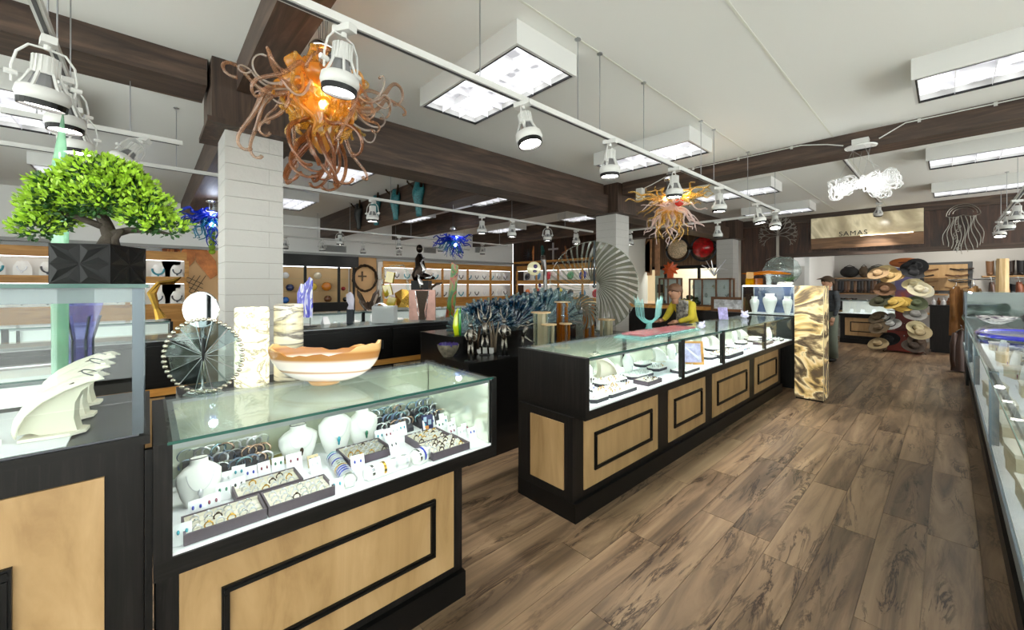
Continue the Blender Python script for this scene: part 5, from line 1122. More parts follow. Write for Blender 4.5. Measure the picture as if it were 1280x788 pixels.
for a, b_ in (((-.04,0),(-.09,.38)), ((.045,0),(.085,.38))):
    MB().tube([(a[0]+(b_[0]-a[0])*k/7+.006*math.sin(k*2.2), -.03, .38*k/7) for k in range(8)], .005, 5).build('bright_edge', CHROME, t)
t2 = thing('chrome_heron', 'small polished chrome bird standing on top of the pink copper slab', 'figurine', (atpx(524, 4.62), 4.62, RZ+.391), -.75)
MB().b(-.05,.05,-.015,.015,0,.012).build('base', BLK, t2); MB().tube([(.02,0,.012),(.03,0,.06),(.015,0,.11),(-.01,0,.15),(.0,0,.19),(-.03,0,.2)], [.008,.028,.03,.012,.014,.002], 10).build('bird', CHROME, t2, smooth=True)
t = thing('bronze_figure', 'dark bronze and silver seated figure above the copper slab', 'sculpture', (atpx(527, 5.9), 5.9, 0), -.75)
MB().b(-.14,.14,-.14,.14,0,1.58).build('pedestal', BLK, t)
MB().tube([(-.05,0,1.58),(-.07,0,1.66),(-.02,0,1.8),(-.04,0,1.95),(-.03,0,2.03)], [.08,.1,.085,.07,.03], 12).tube([(-.06,-.02,1.68),(.1,-.02,1.64),(.22,0,1.62)], [.07,.05,.02], 8).sph((-.035,0,2.11),(.055,.06,.07),12,8).build('body', mat('black bronze','2a221c',.25,.9), t, smooth=True)
MB().tube([(.02,-.07,1.66),(.06,-.06,1.78),(.0,-.06,1.87),(.06,-.05,1.96)], [.02,.035,.02,.015], 8).tube([(.06,-.04,1.62),(.16,-.04,1.63),(.2,-.02,1.7)], [.03,.022,.01], 8).build('silver_drape', CHROME, t, smooth=True)
t = thing('arch_bracket', 'curved dark metal arch right of the chrome bird', 'sculpture', (atpx(542, 4.75), 4.75, RZ), -.75)
MB().tube([(-.05,0,0),(-.05,0,.32),(-.03,0,.42),(.04,0,.47),(.12,0,.48)], [.016,.016,.018,.018,.01], 8).b(-.09,.0,-.04,.04,0,.01).build('arch', BRONZE, t, smooth=True)
t = thing('blown_glass_sculpture', 'tall leaning green and orange glass slab on the rear counter', 'glass sculpture', (atpx(565, 4.7), 4.7, RZ), -.75)
MB().prism([(-.09,0),(.03,0),(.095,.72),(.06,.74),(-.005,.78),(-.02,.6),(-.05,.3)], .03).build('slab', onyx('green orange glass',[(.35,'1e5a14'),(.48,'4a7a1c'),(.53,'a8481c'),(.58,'5a2412'),(.68,'3a7a22')],4,0,(2,2,1),1.5), t); MB().tube([(.03,0,.05),(-.08,0,.25),(-.03,0,.3)], .006, 6).tube([(.0,-.02,.68),(.06,-.03,.6),(.09,-.02,.5)], .006, 6).build('glass_thread', MT['clear blown glass'], t)
t = thing('yellow_glass_stack', 'three yellow glass blocks stacked at angles in a clear arch', 'glass sculpture', (atpx(489, 6.9), 6.9, RZ), -.75)
for k, (dx, z, a) in enumerate(((.0,.14,.3),(-.06,.36,-.25),(-.02,.6,.2))): MB().box((dx,0,z),(.14,.08,.2), ry=a).build('glass_block', mat('yellow glass','c8b020',.1,coat=1), t)
MB().tube([(-.16,0,0),(-.18,0,.4),(-.12,0,.75),(.0,0,.8),(.22,0,.82),(.3,0,.7),(.3,0,.4),(.36,0,.3)], .025, 8).build('clear_arch', MT['clear blown glass'], t, smooth=True)
MB().b(-.2,.3,-.12,.12,0,.04).build('base', MT['milky acrylic'], t)
t = thing('folded_gold_form', 'folded gold metal form behind the yellow glass blocks', 'sculpture', (atpx(497, 7.1), 7.1, RZ), -.75)
MB().add([(0,0,0),(.22,0,0),(.25,0,.35),(.1,-.08,.38),(-.05,-.02,.3),(.1,-.1,.15)], [(0,5,4),(5,3,4),(5,2,3),(5,1,2),(0,1,5)]).build('fold', GOLD, t, thick=.01)
def plaque(label, px, py, Y, w_, h_, m_, name='art_glass_panel', frame=False):
    X, z = onY(px, Y, py); t = thing(name, label, 'artwork', (X, Y, z-h_/2)); b = MB().b(-w_/2,w_/2,-.02,.02,0,h_); b.build('panel', m_, t); return t
FLAME = onyx('copper flame print',[(.35,'3a1c10'),(.48,'a04c18'),(.55,'e8a050'),(.6,'f8d090'),(.7,'703010')],4,0,(2,1,.6),2)
# ---- rear wall: honey wood display cabinets with lit niches
NB = MB()
NB.grid(lambda u, v: ((.5-.15*math.cos(2*PI*u)*0)*0+.11*(2*v-1)*(1-.45*max(0,(u-.6)/.4)), -.03*math.sin(PI*v)*(1-.3*u), .25*u), 6, 6)
NECKB = NB.mesh('board', VELVET, True)
NECKS = [MB().tube([((.055+.012*q)*math.cos(a), -.045, .15+(.075+.01*q)*math.sin(a)) for a in [PI*(.05-1.1*k/12) for k in range(13)]], .009+.003*q, 6).sph((0,-.045,.06-.01*q),(.018,.01,.024),8,6).mesh('necklace', mt_, True) for q, mt_ in enumerate((SILVER, ALUD, GEMS[5], mat('turquoise beads','3a8a98',.3)))]
def neckdisp(x, y, z, rz, label, grp, k):
    t = thing('necklace_display', label, 'necklace display', (x, y, z), rz, grp); inst(NECKB, 'board', t); inst(NECKS[k % 4], 'necklace', t); return t
def cabinet(label, x0, x1, Y, bays, rot=0, origin=None, contents='neck', desc='', wood=None):
    wood = wood or SHELFW; L = x1-x0; t = thing('wall_cabinet', label, 'wall cabinet', origin or ((x0+x1)/2, Y, 0), rot); m = lambda: MB()
    fr = m(); fr.b(-L/2,L/2,0,.03,2.02,2.2).b(-L/2,L/2,0,.03,1.54,1.68).b(-L/2,L/2,0,.03,.98,1.12).b(-L/2,L/2,.0,.45,.0,.98)
    for k in range(bays+1):
        x = -L/2+L*k/bays; fr.b(x-.035,x+.035,-.004,.03,1.12,1.54).b(x-.035,x+.035,-.004,.03,1.68,2.02)
    fr.build('frame', wood, t)
    m().b(-L/2,L/2,.36,.38,1.0,2.2).b(-L/2,L/2,.03,.36,1.66,1.68).b(-L/2,L/2,.03,.36,1.1,1.12).b(-L/2,L/2,.03,.36,2.19,2.2).build('niche_lining', VELVET, t)
    m().b(-L/2+.05,L/2-.05,.035,.05,2.01,2.018).b(-L/2+.05,L/2-.05,.035,.05,1.532,1.54).build('light_strip', emat('niche led','f4f8ff',4), t)
    Rm = Matrix.Translation(t.location) @ Matrix.Rotation(rot, 4, 'Z'); bw_ = L/bays
    for k in range(bays):
        for zr, rn in ((1.681, 'upper'), (1.121, 'lower')):
            if contents == 'neck':
                n = max(2, int(bw_/.3))
                for i in range(n):
                    p = Rm @ Vector((-L/2+bw_*(k+(i+.5)/n), .2, zr)); neckdisp(p.x, p.y, p.z, rot, '%s necklace board from left, bay %s, %s niches of the %s' % (ORD[i], ORD[k], rn, desc), rn+' niches of the '+desc, random.randrange(4))
    return t
PICW = [cabinet('honey wood wall cabinet of necklaces at the far left of the rear wall', -3.9, .6, 10.87, 5, desc='left wall cabinet'),
        cabinet('long honey wood wall cabinet of necklaces at the centre of the rear wall', 4.95, 9.9, 10.87, 5, desc='centre wall cabinet')]
cr = cabinet('honey wood wall cabinet of coloured glass plates in the far right corner', 0, 4.0, 0, 4, rot=-PI/2, origin=(10.0, 8.7, 0), contents='none')
PCOL = [('black', '1c1c28'), ('sky blue', '6aa0c8'), ('orange', 'd87840'), ('dark red', 'a02428'), ('pink and red', 'c83848'), ('white', 'e8e8ec'), ('brown speckled', '6a4838'), ('yellow', 'd8c040'), ('green', '5a9a70'), ('cobalt', '2a3aa0')]
def plate(x, y, z, R_, col, label, rz=-PI/2):
    t = thing('art_plate', label, 'plate', (x, y, z+.001), rz, 'coloured art glass plates')
    M_ = Matrix.Rotation(-.2, 4, 'X') @ Matrix.Translation((0,0,R_)) @ Matrix.Rotation(PI/2, 4, 'X')
    MB(M_).lathe([(0,0),(R_*.5,.005),(R_,.03),(R_,.038),(R_*.5,.015),(0,.01)], 24).build('dish', mat('plate '+col[0], col[1], .15, coat=1, var=.3, vscale=12), t, smooth=True); return t
pi_ = 0
for k in range(4):
    for zr, rn in ((1.681, 'upper'), (1.121, 'lower')):
        for i in range(2):
            c_ = PCOL[pi_ % 10]; pi_ += 1
            plate(10.22, 10.45-k*1.0-.1-i*.5, zr, random.uniform(.12, .155), c_, '%s glass plate in the %s niche, bay %s from the corner' % (c_[0], rn, ('first', 'second', 'third', 'fourth')[k]))
# dark corniced cabinet behind the striped onyx cylinder
t = thing('wall_cabinet', 'black corniced cabinet with lit glass shelves on the rear wall', 'wall cabinet', (3.2, 10.87, 0))
MB().b(-.95,.95,-.25,.05,1.98,2.26).b(-.95,-.9,0,.05,1.05,1.98).b(.9,.95,0,.05,1.05,1.98).b(-.32,-.26,0,.05,1.05,1.98).b(.5,.56,0,.05,1.05,1.98).b(-.95,.95,0,.45,0,1.05).build('frame', BLK, t)
MB().b(-.9,.9,.36,.38,1.05,1.98).build('back', mat('tan lining','d2b080',.7), t)
for z in (1.35, 1.66): MB().b(-.9,.9,.05,.36,z,z+.012).build('shelf', PANE, t)
MB().b(-.85,.85,.04,.06,1.965,1.978).build('light_strip', MT['niche led'], t)
for i, (dx, z, nm, c_, r_) in enumerate(((-.7,1.062,'blue','2a6ac0',.09),(.27,1.362,'amber','c87818',.13),(-.08,1.362,'yellow','e0c040',.12),(.7,1.362,'red','a01020',.06),(-.6,1.362,'navy','1a2a60',.1),(.3,1.062,'brown','6a4020',.1),(.05,1.672,'cream','d8ccb0',.1),(.75,1.062,'black','101018',.07),(-.7,1.672,'white','e8e8e8',.09))):
    tag(MB().lathe([(r_*.4,0),(r_*.8,r_*.3),(r_,r_*.9),(r_*.7,r_*1.5),(r_*.35,r_*1.7)], 16).build('vase', mat('vase '+nm, c_, .15, coat=1), None, (3.2+dx, 11.05, z), smooth=True), nm+' round vase on a glass shelf of the black corniced cabinet', 'vase', 'vases in the black cabinet')
# beige art walls
BEI = mat('peach art wall','e0b888',.8)
aw = MB().b(.62,2.25,11.28,11.345,.0,2.3).build('trim_3', BEI, kind='structure'); MB().b(4.18,4.93,11.28,11.345,0,2.3).build('trim_4', BEI, kind='structure')
def wallart(name, label, X, Y, z, b, m_, cat='wall art'): return tag(b.build(name, m_, None, (X, Y, z)), label, cat)
COP = mat('orange copper','a8683c',.35,.7,bump=.4,var=.3);  # the copper's own orange tone, varied at random
X, z = onY(214, 11.25, 336); wallart('flame_panel', 'tall copper flame patterned panel on the peach wall left of the near column', X, 11.25, z, MB().b(-.15,.15,-.02,.02,-.42,.42), FLAME)
X, z = onY(211, 11.25, 372); wallart('flame_panel', 'small dark copper relief panel beneath the tall flame panel', X, 11.25, z, MB().b(-.11,.11,-.02,.02,-.2,.2), FLAME)
X, z = onY(232, 11.25, 325); wallart('copper_leaf', 'large copper leaf hanging on the peach wall', X, 11.25, z, MB(Matrix.Rotation(.3,4,'Y')).prism([(0,-.3),(.1,-.12),(.15,.05),(.1,.25),(0,.36),(-.12,.2),(-.14,0),(-.08,-.15)], .02), COP)
X, z = onY(258, 11.25, 330); wallart('copper_wing', 'copper feather wing shape on the peach wall beside the column', X, 11.25, z, MB(Matrix.Rotation(-.35,4,'Y')).prism([(-.05,-.35),(.1,-.3),(.18,0),(.1,.35),(-.08,.4),(-.16,.1)], .02), COP)
X, z = onY(238, 11.2, 357); g = MB()
for k in range(4): g.box((-.15+.1*k,0,.0),(.012,.012,.5),ry=.5).box((0,0,-.15+.1*k),(.5,.012,.012),ry=.5)
wallart('metal_lattice', 'small dark metal lattice with a turquoise stone on the peach wall', X, 11.24, z, g, BRONZE)
X, z = onY(262, 7.6, 347)
t = thing('gold_sculpture', 'gilded angular sculpture beside the near column', 'sculpture', (.78, 7.0, 1.051)); MB().tube([(0,0,.02),(-.04,0,.15),(-.09,0,.35),(-.02,0,.48),(.12,0,.5),(.2,0,.56)], [.06,.03,.05,.03,.04,.01], 7).build('body', GOLD, t); t.location = (.12, 6.9, 1.051)
X, z = onY(458, 11.24, 350)
wr = MB()
for k in range(40): a = k*.95; wr.tube([((.33+.03*math.sin(k))*math.cos(a), random.uniform(-.05,0), .05+(.36+.03*math.cos(k))*math.sin(a)), ((.35)*math.cos(a+.6), random.uniform(-.08,0), .05+.38*math.sin(a+.6))], .025, 5)
wallart('wreath', 'dark twisted bark wreath on the peach wall left of the yellow glass', 4.55, 11.23, z, wr, BRONZE)
wallart('metal_cross', 'small bronze cross inside the bark wreath', 4.5, 11.25, z+.1, MB().b(-.02,.02,-.01,.01,-.14,.14).b(-.12,.12,-.01,.01,-.02,.02), BRONZE)
X, z = onY(463, 7.0, 365)
t = thing('mineral_cluster', 'cluster of tall dark and silver crystals before the bark wreath', 'mineral', (X-.1, 6.82, 1.051)); t.scale = (.8,)*3; b = MB()
for k in range(9): a = k*.8; b.tube([(.05*math.cos(a),.04*math.sin(a),.04),(.22*math.cos(a),.06*math.sin(a),.25+.12*math.sin(k*2)),(.27*math.cos(a),.06*math.sin(a),.33+.15*math.sin(k*2))], [.05,.05,.0], 6)
b.build('crystals', mat('smoky crystal','6a5a50',.2,.5), t)
# soffit standing ornament photos, turquoise masks on the beam
TURQ = mat('turquoise mosaic','22666c',.4,var=.45,vscale=40); BLKM = mat('black mask','161816',.5)
def mask(px, py, label, m_, sc=1):
    Y, z = onX(px, 3.2, py); t = thing('skull_mask', label, 'mask', (3.235, Y, z), -PI/2, 'horned skull masks hanging on the beam'); t.scale = (sc,)*3
    M_ = Matrix.Identity(4)
    MB().grid(lambda u, v: ((.04+.05*u+.055*math.exp(-((u-.72)/.16)**2))*(1 if u < .9 else 1-5*(u-.9))*math.sin(PI*(v-.5)), -(.07+.06*math.exp(-((u-.6)/.3)**2))*math.cos(PI*(v-.5)), -.30+.56*u), 12, 10).build('skull', m_, t, smooth=True, thick=.01)
    for s_ in (-1,1):
        MB().tube([(s_*.06,-.03,.14),(s_*.15,-.07,.2),(s_*.24,-.1,.28),(s_*.24,-.12,.4)], [.03,.025,.016,.004], 8).build('horn', BRONZE, t, smooth=True)
        MB().sph((s_*.05,-.075,.06),(.022,.014,.028),8,6).build('eye_socket', BLKM, t, smooth=True)
mask(523, 247, 'bright turquoise bead covered skull mask nearest the main beam', TURQ); mask(494, 255, 'teal skull mask second from the right on the beam', TURQ, .95); mask(470, 262, 'teal skull mask with upswept horns in the middle of the beam row', TURQ, 1)
mask(448, 270, 'black skull mask fourth from the right on the beam', BLKM, .95); mask(384, 290, 'leftmost dark teal skull mask with long horns beside the near column', mat('dark teal','1e5a58',.5), 1.0)
# ornaments on the dark wall above the plates
def onside(px, py, name, label, b, m_): 
    Y, z = onX(px, 10.3, py); o = b.build(name, m_, None, (10.40, min(Y, 10.5), z), -PI/2); tag(o, label, 'wall ornament'); return o
onside(689, 316, 'metal_cross', 'tall silver cross on the dark wall above the plates', MB().b(-.03,.03,-.015,.015,-.5,.35).b(-.22,.22,-.015,.015,.1,.16), SILVER)
sb = MB()
for k in range(14): a = k*PI/7; sb.tube([(0,0,0),(.26*math.cos(a),0,.26*math.sin(a))], [.012,.004], 5)
onside(636, 321, 'metal_starburst', 'metal starburst at the left of the dark upper wall', sb, ALUD)
onside(704, 317, 'metal_lizard', 'copper lizard climbing the dark upper wall', MB().tube([(0,0,-.35),(.06,0,-.2),(-.02,0,-.05),(.04,0,.1),(0,0,.25)], [.005,.02,.045,.035,.03], 7).tube([(-.14,0,.02),(0,0,.08),(.15,0,.16)], .014, 5).tube([(-.12,0,-.2),(0,0,-.08),(.15,0,-.1)], .014, 5), COP)
onside(664, 316, 'metal_figure', 'slim copper figure on the dark upper wall', MB().tube([(0,0,-.3),(0,0,0),(.02,0,.25)], [.02,.05,.02], 7), COP)
onside(675, 314, 'teal_carving', 'dark teal carving on the dark upper wall left of the cross', MB().tube([(0,0,-.2),(.05,0,0),(0,0,.2)], [.03,.08,.04], 8), mat('dark teal','1e5a58'))
# hooped ring and owl totem seen above the shells
t = thing('glass_totem', 'tall dark stemmed totem with round cream glass eye disc above the blue shells', 'glass sculpture', (atpx(676, 4.0), 4.0, 1.021-.0)); 
t.location = (4.12, 3.9, 0)
MB().b(-.06,.06,-.05,.05,0,1.3).build('pedestal', BLK, t)
MB().tube([(.06,0,1.3),(.09,0,1.45),(.08,0,1.7),(.05,0,1.86),(.04,0,1.93)], [.03,.03,.028,.04,.03], 8).build('stem', mat('dark brown glass','2c1a10',.15,coat=1), t, smooth=True)
MB(Matrix.Rotation(-.75,4,'Z')).sph((-.1,0,1.74),(.1,.02,.1),16,8).build('disc', mat('cream glass','d8d0a8',.15,coat=1), t, smooth=True); MB(Matrix.Rotation(-.75,4,'Z')).sph((-.08,-.03,1.77),(.03,.01,.03),10,6).sph((-.09,-.03,1.7),(.03,.01,.02),10,6).sph((-.02,-.04,1.5),(.022,.01,.03),10,6).build('dark_spot', mat('violet glass','2a1a50',.1), t, smooth=True)
# left side: glass vase and black gloves stand seen through the tall case
t = thing('glass_vase', 'tall clear and violet glass vase seen through the tall case', 'vase', (-.28, 3.25, 1.051))
MB().lathe([(.05,0),(.045,.12),(.06,.22),(.09,.34),(.105,.42)], 20).build('body', glassmat('violet clear glass','d0d0f0',2.2,.25,'8a88c8'), t, smooth=True)
for k in range(6): a = k*PI/3; MB().tube([(.05*math.cos(a),.05*math.sin(a),.0),(.05*math.cos(a),.05*math.sin(a),.15),(.08*math.cos(a),.08*math.sin(a),.28)], .006, 5).build('rib', mat('blue black glass','20303a',.1,coat=1), t)
t = thing('horse_bronze', 'dark bronze animal group seen through the tall glass case', 'sculpture', (-.85, 3.2, 1.051)); b = MB()
for sx in (-.16, .08):
    b.tube([(sx-.1,0,.1),(sx,0,.12),(sx+.1,0,.13)], [.035,.045,.04], 8).tube([(sx+.1,0,.13),(sx+.15,0,.2),(sx+.2,0,.2)], [.03,.022,.01], 7)
    for q in (-.09,-.07,.08,.11): b.tube([(sx+q,.02*(1 if q > 0 else -1),.11),(sx+q+.02,0,.05),(sx+q-.01,0,0)], [.016,.01,.007], 6)
b.build('horses', BRONZE, t, smooth=True)
t = thing('green_glass_finial', 'slender pale green glass spire rising behind the bonsai', 'glass sculpture', (-.33, 3.03, 1.051))
MB().tube([(0,0,0),(0,0,.5),(.0,0,1.05),(.01,0,1.33)], [.03,.032,.03,.002], 12).build('spire', glassmat('pale green glass','d0ecdc',1.8,.5,'9cc4ac'), t, smooth=True)
# curved stands and small pieces inside the tall case
for i, (x, y, s_, nm) in enumerate(((-.17, 1.70, .88, 'cream curved necklace stand nearest the glass in the tall case'), (-.17, 1.88, .92, 'second cream curved necklace stand in the tall case'), (-.17, 2.06, .96, 'third cream curved necklace stand at the back of the tall case'))):
    curved(nm, x-.02, y, 1.0795, -.12, s_, w_=.095, m_=mat('cream leatherette','dcd6c4',.55), pend=BRONZE)
for i, (x, y) in enumerate(((-.45,1.68),(-.36,1.70),(-.52,1.82))): tag(inst(PADM, 'display_pad', None, (x, y, 1.0795), (0,0,.3*i), .5), ORD[i]+' small white pad on the deck of the tall case', 'display pad', 'pads in the tall case')
# ================================================================ RIGHT HAND COUNTER (glass faces the aisle)
random.seed(71)
RC = case('display_counter', 'long steel edged glass counter along the right edge of the picture', 1.0, 8.9, y0=1.52, y1=2.22, dz=.66, bx=(1.1, 8.8), posts=(2.1, 3.25, 4.7, 6.6), leftblack=0, mirror=False, panels=[])
RC.location = (4.95, -.50, 0); RC.rotation_euler = (0, 0, PI)
for ch in RC.children:
    if ch.name.startswith(('apron', 'post')): ch.data.materials[0] = mat('satin steel','6c7880',.45,.4)
    if ch.name.startswith('pane_edge'): ch.data.materials[0] = mat('pale glass edge', '8ab0a4', .15)
# boxes, trays and bangles in it
BXM = MB().b(-.09,.09,-.07,.07,0,.09).mesh('box', mat('kraft cream box','cfc4a8',.6)); LIDM = MB().b(-.095,.095,-.075,.075,.09,.105).mesh('lid', CREAM)
xx = [1.3, 1.55, 1.8, 2.0, 2.35, 2.6, 2.9, 3.1, 3.5, 3.8, 4.1, 4.4, 4.9, 5.2, 5.5, 5.8, 6.1, 6.35, 6.9, 7.3, 7.7, 8.1, 8.5]
for i, x in enumerate(xx):
    k = i % 3
    if k == 0:
        t = thing('gift_box', ORD[i//3]+' cream lidded box from the near end of the right hand counter', 'box', (x, -.44, .661), .1*(i % 4), 'cream boxes in the right hand counter'); inst(BXM, 'box', t); inst(LIDM, 'lid', t)
    elif k == 1: tag(inst(PADM, 'display_pad', None, (x, -.44, .661), (0,0,.2*(i % 3)-.2), .8), ORD[i//3]+' white pad from the near end of the right hand counter', 'display pad', 'pads in the right hand counter')
    else: bust(ORD[i//3]+' white bust from the near end of the right hand counter', x, -.44, .66, .19, .15, PI, group='busts in the right hand counter', pend=random.choice(GEMS))
for i in range(12):
    x = 1.25+.3*i+.04*(i % 3); t = thing('gift_box', ORD[i]+' low cream box along the front glass of the right hand counter', 'box', (x, -.235, .661), .05*(i % 3), 'low boxes along the front glass'); t.scale = (1, .7, .8+.3*(i % 2)); inst(BXM, 'box', t); inst(LIDM, 'lid', t)
MIX = [mat('m%d' % i, c, .3, m_) for i, (c, m_) in enumerate((('8a9496',.9),('c8ccc8',.8),('3a4248',.5),('b0a890',.3),('5a4a60',.2),('d8dcd8',.1)))]
SM_ = [MB().tube([(-.06,0,.01),(-.02,.03,.02),(.03,-.02,.02),(.07,.01,.01)], .012, 6).mesh('bracelet', q, True) for q in MIX]+[MB().ring((0,0,.012), .035, .008, n=14).mesh('bracelet', q, True) for q in MIX]
for i in range(150):
    x = 2.2+6.5*(i/150)+random.uniform(-.05,.05); y = -.66+random.uniform(-.1, .12)
    tag(inst(random.choice(SM_), 'bracelet', None, (x, y, .661+.0), (0,0,random.uniform(0,6)), random.uniform(.8,1.2)), 'mixed silver and dark bracelet lying loose in the right hand counter', 'bracelet', 'loose bracelets in the right hand counter')
X, Y = onZ(1262, 427, 1.055)
t = thing('oval_platter', 'oval silver platter with a thick cobalt blue rim on the right hand counter', 'platter', (5.5, -.47, 1.0505))
MB().lathe([(0,0),(.2,.004),(.3,.02),(.3,.026),(.19,.012),(0,.01)], 32).build('dish', mat('pale silvered glass','a8b4b4',.2,.6,var=.3,vscale=20), t, smooth=True); MB().ring((0,0,.026), .31, .02, n=36, m=8).build('rim', mat('cobalt glass rim','2a30c0',.1,coat=1), t, smooth=True); t.scale = (1.5, .95, 1)
for ch in list(t.children): pass
t = thing('stone_bowl', 'small grey and white banded bowl on the far part of the right hand counter', 'bowl', (7.3, -.38, 1.0505)); MB().lathe([(.05,0),(.12,.04),(.17,.09),(.16,.09),(.1,.04),(0,.02)], 20).build('bowl', onyx('grey banded stone',[(.35,'4a4850'),(.5,'d8d4d4'),(.6,'5a4a60')],6,0,(1,1,3),1), t, smooth=True)
tag(MB().sph((0,0,.075),(.09,.08,.075),9,6).build('rough_stone', mat('dark agate','3c3a40',.5,bump=.8), None, (7.3, -.64, 1.0505)), 'dark rough stone beside the small grey bowl at right edge', 'stone')
# tall glass case at its far end
t = thing('display_case', 'glass tower case with a yellow form beyond the right hand counter', 'display case', (9.45, -.8, 0)); m = lambda: MB()
m().b(-.42,.42,-.7,.62,.0,1.0).build('cabinet', BLACKW, t); m().b(-.44,.44,-.72,.64,1.0,1.02).build('deck', BLK, t)
for x in (-.42,.42):
    for y in (-.7,.62): m().b(x-.01,x+.01,y-.01,y+.01,1.02,1.4).build('post', ALUD, t)
m().b(-.43,-.425,-.7,.62,1.02,1.4).build('front_pane', PANE, t); m().b(-.42,.42,.625,.63,1.02,1.4).build('side_pane', PANE, t); m().b(-.43,.43,-.71,.63,1.4,1.408).build('top_pane', PANE, t)
m().b(.40,.41,-.68,.6,1.02,1.39).build('back_panel', mat('dark green board','2c3a34',.4,var=.6,vscale=6), t); m().b(-.4,.4,.56,.58,1.38,1.4).build('light_strip', MT['niche led'], t)
t = thing('yellow_coral', 'yellow green branching form inside the far right tower case', 'sculpture', (9.25, -.95, 1.021)); b = MB()
for k in range(12): a = k*.9; b.tube([(0,0,.02),(.07*math.cos(a),.07*math.sin(a),.12),(.13*math.cos(a),.13*math.sin(a),.16+.1*(k % 3))], [.02,.014,.003], 6)
b.build('branches', mat('yellow green','b8b830',.4), t)
# ================================================================ BULKHEAD: SIGN, JELLYFISH, TREE
y0, z1 = onX(1155, 11.86, 264); y1, z0 = onX(1015, 11.86, 309)
t = thing('stone_sign', 'long back lit stone sign over a wood slab on the dark bulkhead', 'sign', (11.84, (y0+y1)/2, 2.36)); W_ = y1-y0; Hs = .74
SIGN = onyx('sign stone',[(.32,'7e7460'),(.42,'a89c80'),(.5,'d0c6a8'),(.56,'9a8e76'),(.7,'dcd4b8')],.9,.14,(1,1,1),1.0)
MB().b(-.06,.0,-W_/2,W_/2,.26,Hs).build('stone_panel', SIGN, t); MB().b(-.075,.0,-W_/2,W_/2,0,.25).build('wood_slab', woodmat('sign slab',[(.3,'4a3624'),(.5,'6e5036'),(.7,'8a6848')],'y',3,.5,10), t)
MB().b(-.085,-.062,-W_/2+.15,W_/2-.9,.25,.256).build('light_strip', emat('sign led','fff4d8',5), t)
fc = bpy.data.curves.new('lettering','FONT'); fc.body = 'SAMAS'; fc.size = .15; fc.extrude = .004; fc.space_character = 1.15; fc.materials.append(BLK)
fo = bpy.data.objects.new('lettering', fc); C.objects.link(fo); bpy.context.view_layer.update(); me = bpy.data.meshes.new_from_object(fo); bpy.data.objects.remove(fo)
fo = bpy.data.objects.new('lettering', me); C.objects.link(fo); fo.parent = t; fo.location = (-.068, .42, .275); fo.rotation_euler = (PI/2, 0, -PI/2)
def outline(name, label, px, py, lines, r, m_, X=11.85, sc=1):
    Y, z = onX(px, X, py); b = MB()
    for L_2 in lines: b.tube([(0, -u*sc, v*sc) for u, v in L_2], r, 5)
    return tag(b.build(name, m_, None, (X, Y, z)), label, 'wall ornament')
jl = [[(.33*math.cos(a), .3+.22*math.sin(a)) for a in [PI*k/12 for k in range(13)]], [(.33,.3),(.2,.26),(0,.3),(-.2,.26),(-.33,.3)], [(.2*math.cos(a),.34+.1*math.sin(a)) for a in [PI*k/8 for k in range(9)]], [(.28*math.cos(a),.32+.16*math.sin(a)) for a in [PI*k/8 for k in range(9)]]]
for k in range(11):
    u0 = -.27+.054*k; jl.append([(u0*(1+.5*v)+.04*math.sin(v*7+k), .28-v*(.75-.2*abs(k-5)/5)) for v in [q/8 for q in range(9)]])
for k in range(8): jl.append([(-.12+.05*math.sin(k*1.3)+.03*math.cos(a), .15-.09*k*.8+.03*math.sin(a)) for a in [q*PI/3 for q in range(7)]])
outline('metal_jellyfish', 'openwork silver jellyfish on the dark bulkhead right of the stone sign', 1204, 288, [[(u*.68, v) for u, v in q] for q in jl], .007, PEWTER)
tl_ = []
def br(u, v, a, L, d):
    u2, v2 = u+L*math.cos(a), v+L*math.sin(a); tl_.append([(u,v),((u+u2)/2+.01,(v+v2)/2),(u2,v2)])
    if d:
        for s_ in (-.55, .45): br(u2, v2, a+s_, L*.72, d-1)
for a in (-.2, .25, .75, 1.25, PI/2, 1.9, 2.4, 2.9, 3.34): br(0, .12+.05*math.sin(a), a, .17, 3)
tree = outline('metal_tree', 'openwork silver tree on the dark wall above the tower case', 972, 300, tl_+[[(0,-.45),(0,-.1),(0,.15)],[(.02,-.45),(.02,.1)],[(-.02,-.45),(-.02,.1)],[(0,-.4),(-.25,-.5)],[(0,-.4),(.25,-.5)],[(0,-.42),(-.12,-.55)]], .009, PEWTER)
# ================================================================ HEADER WALL: STRIPS AND DISCS
for px, lab, h_ in ((790, 'copper relief strip nearest the second column', 1.0), (803, 'dark copper relief strip, second from the second column', .9), (811, 'brightly orange copper relief strip under a spotlight', 1.15), (821, 'pale copper relief strip left of the woven disc', 1.15)):
    Y, z = onX(px, 11.8, 322); tag(MB().b(-.03,0,-.08,.08,-h_/2,h_/2).build('copper_strip', mat('hammered copper','b0805c',.45,.1,bump=.8,bscale=60,var=.3), None, (11.86, min(Y, 6.5), z)), lab, 'wall ornament', 'hammered copper strips')
for px, py, lab, m_ in ((845, 311, 'woven beige disc in a dark ring on the brown board wall', mat('beige reeds','d0b898',.6,bump=1,bscale=30,var=.4,vscale=30)), (877, 309, 'bright red disc in a dark ring on the brown board wall', mat('bright red glass','c8141c',.2,coat=1,var=.4,vscale=10))):
    Y, z = onX(px, 11.6, py); t = thing('framed_disc', lab, 'wall ornament', (11.7, Y, z), -PI/2)
    MB(Matrix.Rotation(PI/2,4,'X')).lathe([(0,-.04),(.29,-.02),(.29,.02),(0,.05)], 28).build('disc', m_, t, smooth=True); MB().ring((0,.02,-.03), .35, .03, (0,1,0), 32, 8).build('ring', mat('gunmetal','4a4e52',.3,.9), t, smooth=True)
    for s_ in (-1,1): MB().b(s_*.33-.035,s_*.33+.035,-.03,.15,-.05,.05).build('clamp', CHROME, t)
